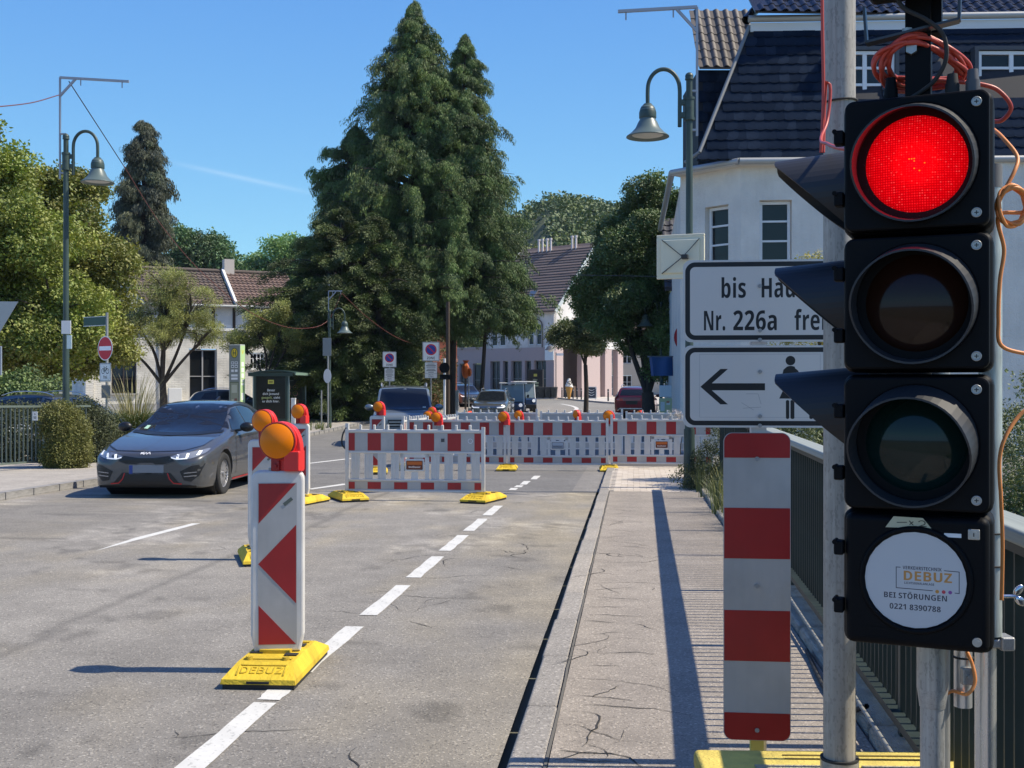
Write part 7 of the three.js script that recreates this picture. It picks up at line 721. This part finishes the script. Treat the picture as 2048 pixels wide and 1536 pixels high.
// ---------------------------------------------------------------- portable traffic light
const lensTex = print(512, 512, (x) => { x.fillStyle = '#a80006'; x.fillRect(0, 0, 512, 512); const r = rng(3); for (let j = 0; j < 42; j++) for (let i = 0; i < 42; i++) { const a = (i + 0.5) * 12.2, b = (j + 0.5) * 12.2, q = Math.hypot(a - 256, b - 256) / 256, k = r(); x.fillStyle = k < 0.12 ? `rgba(255,${q < 0.2 ? 170 : 70},${q < 0.2 ? 40 : 70},1)` : `rgba(${215 + 40 * k},${5 + 25 * k},${12 + 25 * k},${0.9})`; x.beginPath(); x.ellipse(a, b, 3.6, 3 + k, 0, 0, 7); x.fill(); } const g = x.createRadialGradient(256, 300, 40, 256, 256, 256); g.addColorStop(0, 'rgba(255,10,20,.15)'); g.addColorStop(0.7, 'rgba(255,0,10,.12)'); g.addColorStop(1, 'rgba(60,0,0,.35)'); x.fillStyle = g; x.fillRect(0, 0, 512, 512); });
const redLens = new THREE.MeshPhysicalMaterial({ color: C(0.12, 0.0, 0.002), roughness: 1, clearcoat: 0.001, specularIntensity: 0.02, emissive: C(1, 1, 1), emissiveMap: lensTex, emissiveIntensity: 1.0, bumpMap: rep(dataTex(128, 128, (u, v) => 0.5 + 0.25 * Math.sin(u * 42 * 6.283) + 0.25 * Math.sin(v * 42 * 6.283)), 1), bumpScale: 0.001 });
const amberDark = new THREE.MeshPhysicalMaterial({ color: C(0.018, 0.006, 0.003), roughness: 0.16, clearcoat: 0.25, clearcoatRoughness: 0.05, specularIntensity: 0.35 }), greenDark = new THREE.MeshPhysicalMaterial({ color: C(0.002, 0.014, 0.013), roughness: 0.12, clearcoat: 0.3, clearcoatRoughness: 0.03, specularIntensity: 0.4 });
const visorMat = M(0.02, 0.022, 0.026, 0.5, { bumpMap: rep(T.stucco, 3), bumpScale: 0.0008 }), screwMat = M(0.4, 0.4, 0.38, 0.4, { metalness: 0.6 });
// tunnel visor round the lens: long at the top, cut back below; tilted a little downwards
function visorGeo(r, len, cutBack, sag, shift) { const n = 48, pos = [], idx = []; for (let k = 0; k <= n; k++) { const a = k / n * 6.2832, s = (1 + Math.sin(a)) / 2, l = lerp(cutBack, len, len > 0.1 ? Math.pow(Math.min(1, s * 1.1), 0.9) : sstep(0.12, 0.75, s)); for (const [rr, z] of [[r, 0], [r * 0.985 - 0.0, l], [r * 0.985 - 0.004, l], [r - 0.004, 0]]) pos.push(Math.cos(a) * rr - (shift ?? 0) * z / len, Math.sin(a) * rr - sag * z / len, z); } for (let k = 0; k < n; k++) for (let j = 0; j < 3; j++) { const a = k * 4 + j, b = a + 4; idx.push(a, b, a + 1, b, b + 1, a + 1); } const g = new THREE.BufferGeometry(); g.setAttribute('position', new THREE.Float32BufferAttribute(pos, 3)); g.setIndex(idx); const q = g.toNonIndexed(); q.computeVertexNormals(); return q; }
function frameGeo(w, h, hole, depth) { const s = rrect(w, h, 0.018), p = new THREE.Path(); p.absarc(0, 0, hole, 0, Math.PI * 2, true); s.holes.push(p); return extr(s, depth, 0.005, 28).translate(0, 0, -depth); }
const W0 = 0.29, H0 = 0.281, PITCH = 0.2835;
function signalHead(t, y, lens, visorLen, cutBack, sag, shift) { // one aspect: door with lens, visor, screws and hinges; its middle at height y
  const door = part('door', frameGeo(W0 - 0.014, H0 - 0.012, 0.1165, 0.03), blackPlastic, t); door.position.set(0, y, 0);
  part('lens', new THREE.SphereGeometry(0.24, 40, 12, 0, 6.2832, 0, Math.asin(0.099 / 0.24)).rotateX(Math.PI / 2).translate(0, 0, -0.2187 - 0.02), lens, door); part('lens_seat', lathe([[0.0985, -0.022], [0.1, -0.024], [0.117, -0.026], [0.117, -0.002]], 40).rotateX(Math.PI / 2), blackPlastic, door); { const l = door.children[0].geometry, p = l.attributes.position, uv = l.attributes.uv; for (let i = 0; i < p.count; i++) uv.setXY(i, p.getX(i) / 0.207 + 0.5, p.getY(i) / 0.207 + 0.5); }
  part('visor', visorGeo(0.119, visorLen, cutBack, sag, shift).translate(0, 0.0, 0.002), visorMat, door); part('visor_ring', new THREE.TorusGeometry(0.1195, 0.002, 6, 44).translate(0, 0, 0.002), blackPlastic, door);
  for (const s of [1, -1]) { part('screw', join(disc(0.0085, 0.004, W0 / 2 - 0.031, s * (H0 / 2 - 0.031), 0.006, 20), new THREE.TorusGeometry(0.0085, 0.0016, 6, 18).translate(W0 / 2 - 0.031, s * (H0 / 2 - 0.031), 0.008)), screwMat, door); part('screw_slot', join(box(0.008, 0.0016, 0.001, W0 / 2 - 0.031, s * (H0 / 2 - 0.031), 0.0085), box(0.0016, 0.008, 0.001, W0 / 2 - 0.031, s * (H0 / 2 - 0.031), 0.0087)), rubber, door); part('hinge', join(rbox(0.02, 0.03, 0.03, 0.004, -W0 / 2 - 0.006, s * 0.064, -0.015), disc(0.005, 0.034, -W0 / 2 - 0.014, s * 0.064 + 0.012, -0.015, 10)), blackPlastic, door); }
  part('label_field', join(box(0.056, 0.002, 0.001, -0.075, -0.112, 0.0003), box(0.056, 0.002, 0.001, -0.075, -0.128, 0.0003), box(0.002, 0.014, 0.001, -0.046, -0.12, 0.0003)), blackPlastic, door);
  part('casing', rbox(W0, H0, 0.13, 0.022, 0, y, -0.085), blackPlastic, t); return door;
}
const LY = [2.048, 1.7645, 1.4795], BOXY = 1.2;
const tl = thing('traffic_light', 'portable traffic light showing red in the right foreground', 'traffic light', V3(0.815, WALK, -2.262), -0.42); const ly = (y) => y - WALK;
const dR = signalHead(tl, ly(LY[0]), redLens, 0.054, 0.03, 0.012, 0.006); signalHead(tl, ly(LY[1]), amberDark, 0.056, 0.03, 0.014, 0.008); signalHead(tl, ly(LY[2]), greenDark, 0.066, 0.03, 0.022, 0.013);
{ const glow = new THREE.PointLight(new THREE.Color(1, 0.02, 0.03), 0.09, 1.2); glow.position.set(0, 0, 0.012); dR.add(glow); }
{ // control box with the firm's round sticker
  const d = part('control_box', rbox(W0, H0, 0.13, 0.022, 0, ly(BOXY), -0.085), blackPlastic, tl); const door = part('door', rbox(W0 - 0.014, H0 - 0.012, 0.035, 0.016, 0, ly(BOXY), -0.0175), blackPlastic, tl); const y = ly(BOXY);
  part('round_recess', new THREE.TorusGeometry(0.104, 0.006, 8, 48).translate(0, y + 0.004, 0.0), blackPlastic, door);
  const tex = print(1024, 1024, (x) => { x.fillStyle = '#c4c2c0'; x.fillRect(0, 0, 1024, 1024); for (let k = 0; k < 500; k++) { x.fillStyle = `rgba(80,80,90,${0.03 + 0.05 * R0()})`; x.fillRect(R0() * 1024, R0() * 1024, 2 + R0() * 6, 2); } const dk = '#3a3b44'; x.fillStyle = dk; fitText(x, 'VERKEHRSTECHNIK', 388, 778, 402, 50); x.strokeStyle = dk; x.lineWidth = 8; x.beginPath(); x.moveTo(366, 384); x.lineTo(322, 384); x.lineTo(322, 606); x.lineTo(690, 612); x.moveTo(800, 392); x.lineTo(950, 396); x.lineTo(950, 622); x.lineTo(906, 620); x.stroke(); x.fillStyle = '#c48a45'; fitText(x, 'DEBUZ', 384, 884, 518, 140); x.fillStyle = dk; fitText(x, 'LICHTSIGNALANLAGE', 402, 706, 558, 34); for (const [a, c] of [[734, '#c98b3c'], [798, '#c03a4a'], [862, '#8a4a92']]) { x.fillStyle = c; x.beginPath(); x.arc(a, 618, 19, 0, 7); x.fill(); } x.fillStyle = dk; fitText(x, 'BEI STÖRUNGEN', 190, 838, 716, 82); fitText(x, '0221 8390788', 252, 772, 834, 82); });
  signFace(door, 'sticker', circle(0.097), 0.194, 0.194, tex, 0.0012).position.set(-0.001, y + 0.004, 0);
  const tape = print(256, 96, (x) => { x.fillStyle = '#b9b69a'; x.fillRect(0, 0, 256, 96); x.strokeStyle = '#32322c'; x.lineWidth = 6; x.beginPath(); x.moveTo(60, 48); x.lineTo(116, 44); x.moveTo(128, 30); x.lineTo(150, 66); x.moveTo(150, 36); x.lineTo(130, 62); x.stroke(); x.beginPath(); x.arc(196, 44, 18, 3.5, 7); x.lineTo(182, 72); x.lineTo(222, 70); x.stroke(); });
  part('tape_label', faceUV(flat(shapeOf([[-0.046, -0.011], [0.042, -0.009], [0.026, 0.011], [-0.03, 0.012]])), 0.09, 0.024).translate(-0.012, y + 0.119, 0.0012), new THREE.MeshStandardMaterial({ map: tape, roughness: 0.8 }), door);
  part('lock', join(rbox(0.022, 0.021, 0.005, 0.002, W0 / 2 - 0.036, y + 0.102, 0.002), disc(0.007, 0.005, W0 / 2 - 0.036, y + 0.102, 0.005, 16)), screwMat, door); part('keyhole', box(0.002, 0.007, 0.001, W0 / 2 - 0.036, y + 0.102, 0.008), rubber, door); part('white_label', box(0.032, 0.008, 0.001, 0.07, y + 0.098, 0.0008), M(0.75, 0.75, 0.74, 0.5), door);
  part('screw', join(disc(0.009, 0.005, W0 / 2 - 0.03, y - H0 / 2 + 0.03, 0.003, 18), disc(0.005, 0.004, W0 / 2 - 0.03, y - H0 / 2 + 0.03, 0.006, 6)), screwMat, door); for (const s of [1, -1]) part('hinge', join(rbox(0.02, 0.03, 0.03, 0.004, -W0 / 2 - 0.006, y + s * 0.06, -0.015), disc(0.005, 0.034, -W0 / 2 - 0.014, y + s * 0.06 + 0.012, -0.015, 10)), blackPlastic, door); part('label_field', join(box(0.062, 0.002, 0.001, -0.078, y - 0.098, 0.0003), box(0.062, 0.002, 0.001, -0.078, y - 0.118, 0.0003), box(0.002, 0.018, 0.001, -0.046, y - 0.108, 0.0003)), blackPlastic, door);
  // mast above, cable glands, detector on its bracket
  const top = ly(LY[0]) + H0 / 2; part('mast', join(box(0.05, 0.26, 0.05, 0, top + 0.12, -0.085), box(0.066, 0.24, 0.045, 0.012, top + 0.26, -0.1)), blackPlastic, tl);
  for (const [x, h, m] of [[-0.054, 0.05, blackPlastic], [0.066, 0.045, rubber], [0.105, 0.05, M(0.08, 0.08, 0.085, 0.5)]]) part('cable_gland', join(cyl(0.014, 0.014, h * 0.6, x, top + h * 0.3, -0.07, 12), cyl(0.0125, 0.01, h * 0.5, x, top + h * 0.8, -0.07, 12), cyl(0.016, 0.016, 0.012, x, top + 0.01, -0.07, 6)), m, tl);
  const br = part('bracket', join(bar(V3(-0.1, top + 0.125, -0.05), V3(0.08, top + 0.15, -0.05), 0.03, 0.005), bar(V3(-0.1, top + 0.125, -0.05), V3(-0.105, top + 0.2, -0.05), 0.03, 0.005), bar(V3(0.08, top + 0.15, -0.05), V3(0.083, top + 0.3, -0.05), 0.03, 0.006)), M(0.03, 0.035, 0.045, 0.35), tl); part('bolt', cyl(0.011, 0.011, 0.008, -0.02, top + 0.142, -0.05, 6), screwMat, br); part('bolt', disc(0.012, 0.01, -0.012, top + 0.105, -0.055, 6), screwMat, br); part('detector', join(rbox(0.16, 0.12, 0.1, 0.012, -0.015, top + 0.27, -0.03), rbox(0.15, 0.02, 0.06, 0.004, -0.015, top + 0.215, 0.0)), blackPlastic, tl);
  part('detector_cable', tube([V3(-0.04, top + 0.21, -0.02), V3(-0.025, top + 0.18, -0.015), V3(0.02, top + 0.15, -0.02), V3(0.05, top + 0.12, -0.03), V3(0.055, top + 0.07, -0.04), V3(0.03, top + 0.03, -0.05), V3(-0.02, top + 0.0, -0.06), V3(-0.03, top - 0.01, -0.06)], 0.0045, 50, 8), rubber, tl); }
{ // posts below the box
  const px = (x, d) => (x - 1024) / F * d; const t = thing('support_tube', 'galvanised tube with a wide sleeve directly under the control box', 'pole', V3(px(1865, 2.36), 0, -2.36)); part('tube', cyl(0.025, 0.025, 1.0, 0, 0.6, 0, 24), galv, t); part('sleeve', lathe([[0.0262, 0.92], [0.0268, 0.925], [0.0315, 0.96], [0.0315, 1.2], [0.0, 1.2]], 28), galv, t);
  const u = thing('support_tube', 'aluminium tube at the right edge behind the traffic light', 'pole', V3(px(1971, 2.42), 0, -2.42)); part('tube', cyl(0.0225, 0.0225, 1.0, 0, 0.6, 0, 24), M(0.62, 0.62, 0.61, 0.3, { metalness: 0.75, roughnessMap: rep(T.grain, 2) }), u); part('upper_tube', cyl(0.024, 0.024, 1.0, 0.006, 1.56, 0.01, 24), M(0.5, 0.56, 0.53, 0.5, { metalness: 0.4, map: rep(T.mottle, 5) }), u); part('cap', cyl(0.0245, 0.0245, 0.05, 0.006, 2.045, 0.01, 24), M(0.15, 0.15, 0.15, 0.6), u); part('clamp', join(rbox(0.12, 0.02, 0.04, 0.005, -0.03, 1.045, 0.01), rbox(0.03, 0.03, 0.05, 0.005, 0.035, 1.045, 0.01)), galv, u); for (const y of [1.21, 1.28]) part('cable_tie', new THREE.TorusGeometry(0.0255, 0.0022, 6, 24).rotateX(Math.PI / 2).translate(0.006, y, 0.01), rubber, u);
  part('wing_nut', join(rod(V3(0.02, 1.145, 0.02), V3(0.055, 1.145, 0.02), 0.004), new THREE.SphereGeometry(0.009, 10, 8).scale(1, 1.6, 0.5).rotateZ(-0.7).translate(0.062, 1.158, 0.02), new THREE.SphereGeometry(0.009, 10, 8).scale(1, 1.6, 0.5).rotateZ(0.9).translate(0.066, 1.135, 0.02)), chrome, u);
  const c = thing('clamp_tube', 'short aluminium tube with a square clamp and orange cable loop', 'pole', V3(px(1926, 2.38), 0, -2.38)); part('tube', cyl(0.0185, 0.0185, 0.14, 0, 0.985, 0, 22), M(0.6, 0.6, 0.59, 0.3, { metalness: 0.75 }), c); part('clamp', join(rbox(0.024, 0.036, 0.02, 0.003, 0.0, 0.985, 0.02), disc(0.006, 0.006, 0.001, 0.985, 0.032, 6)), galv, c); part('cable_tie', new THREE.TorusGeometry(0.0195, 0.0022, 6, 24).rotateX(Math.PI / 2).translate(0, 1.02, 0), rubber, c);
  const orange = M(0.75, 0.27, 0.07, 0.5), red = M(0.48, 0.055, 0.035, 0.45); const cab = (label, m, rr, pts, seg = 80) => single('cable', tube(pts.map((p) => at(...p)), rr, seg, 8), m, label, 'cable');
  cab('orange cable looping round the short clamp tube under the box', orange, 0.0038, [[1885, 1395, 2.4], [1905, 1382, 2.37], [1935, 1388, 2.34], [1950, 1365, 2.34], [1945, 1330, 2.35], [1935, 1305, 2.36], [1930, 1290, 2.38]], 40);
  const coil = [[1975, 250, 2.5], [2005, 275, 2.4], [2035, 315, 2.35], [2030, 340, 2.33], [2006, 385, 2.32]]; for (let i = 0; i < 34; i++) { const a = i / 34 * 6.2832 * 3.5 - 2.2, k = 1 + 0.12 * Math.sin(i * 1.7); coil.push([2024 + Math.cos(a) * 28 * k, 412 + Math.sin(a) * 38 * k, 2.3 + 0.012 * Math.sin(i)]); } coil.push([1998, 430, 2.32], [2008, 500, 2.33], [2000, 560, 2.33], [1997, 640, 2.33], [2002, 690, 2.33], [2070, 712, 2.33]); cab('orange cable hanging in a small coil beside the traffic light', orange, 0.0042, coil, 300);
  cab('orange cable curving down the right side of the traffic light', orange, 0.0042, [[2080, 800, 2.35], [2040, 830, 2.35], [2008, 880, 2.34], [1999, 920, 2.34], [2002, 1000, 2.34], [2005, 1090, 2.35], [2003, 1200, 2.36]], 60);
  const rc = []; const r = rng(19); for (let i = 0; i <= 120; i++) { const a = i / 120 * 6.2832 * 6 + 2.4, g2 = i / 120, kx = 86 + 15 * Math.sin(i * 0.37) - 10 * g2, ky = 46 + 14 * Math.cos(i * 0.29); rc.push([1846 + Math.cos(a) * kx + Math.sin(a) * 12, 128 + Math.sin(a) * ky + Math.cos(a) * 14 * Math.sign(Math.cos(a)) * 0.9 - 6 * Math.sin(i * 0.11), 2.36 + 0.05 * Math.sin(a) + (r() - 0.5) * 0.012]); } rc.push([1968, 170, 2.36], [1998, 182, 2.36], [2022, 215, 2.36], [2005, 240, 2.38], [1975, 242, 2.42]); cab('red cable wound in a thick coil on top of the traffic light', red, 0.0048, rc, 700);
  cab('red cable hanging along the left side of the tall pole', red, 0.0055, [[1644, -30, 3.6], [1645, 60, 3.6], [1647, 180, 3.6], [1645, 250, 3.6], [1642, 305, 3.6]], 40); cab('red cable loop between the tall pole and the traffic light', red, 0.005, [[1647, 305, 3.6], [1650, 200, 3.62], [1654, 160, 3.6], [1660, 170, 3.6], [1655, 240, 3.58], [1643, 272, 3.5], [1656, 288, 3.0], [1680, 296, 2.5], [1695, 298, 2.35]], 80); }
// second head behind, facing left
{ const t = thing('traffic_light', 'second traffic light head behind the red one, its long hoods pointing left', 'traffic light', V3(0.965, WALK, -3.02), -Math.PI / 2 - 0.3); const ys = [2.115, 1.822, 1.53]; for (const y of ys) signalHead(t, ly(y), greenDark, 0.245, 0.02, 0.02); part('mast', cyl(0.026, 0.026, 2.1, 0.02, 1.05, -0.175, 20), galv, t); part('control_box', rbox(W0, H0, 0.13, 0.022, 0, ly(1.24), -0.085), blackPlastic, t); }

renderer.render(scene, camera);
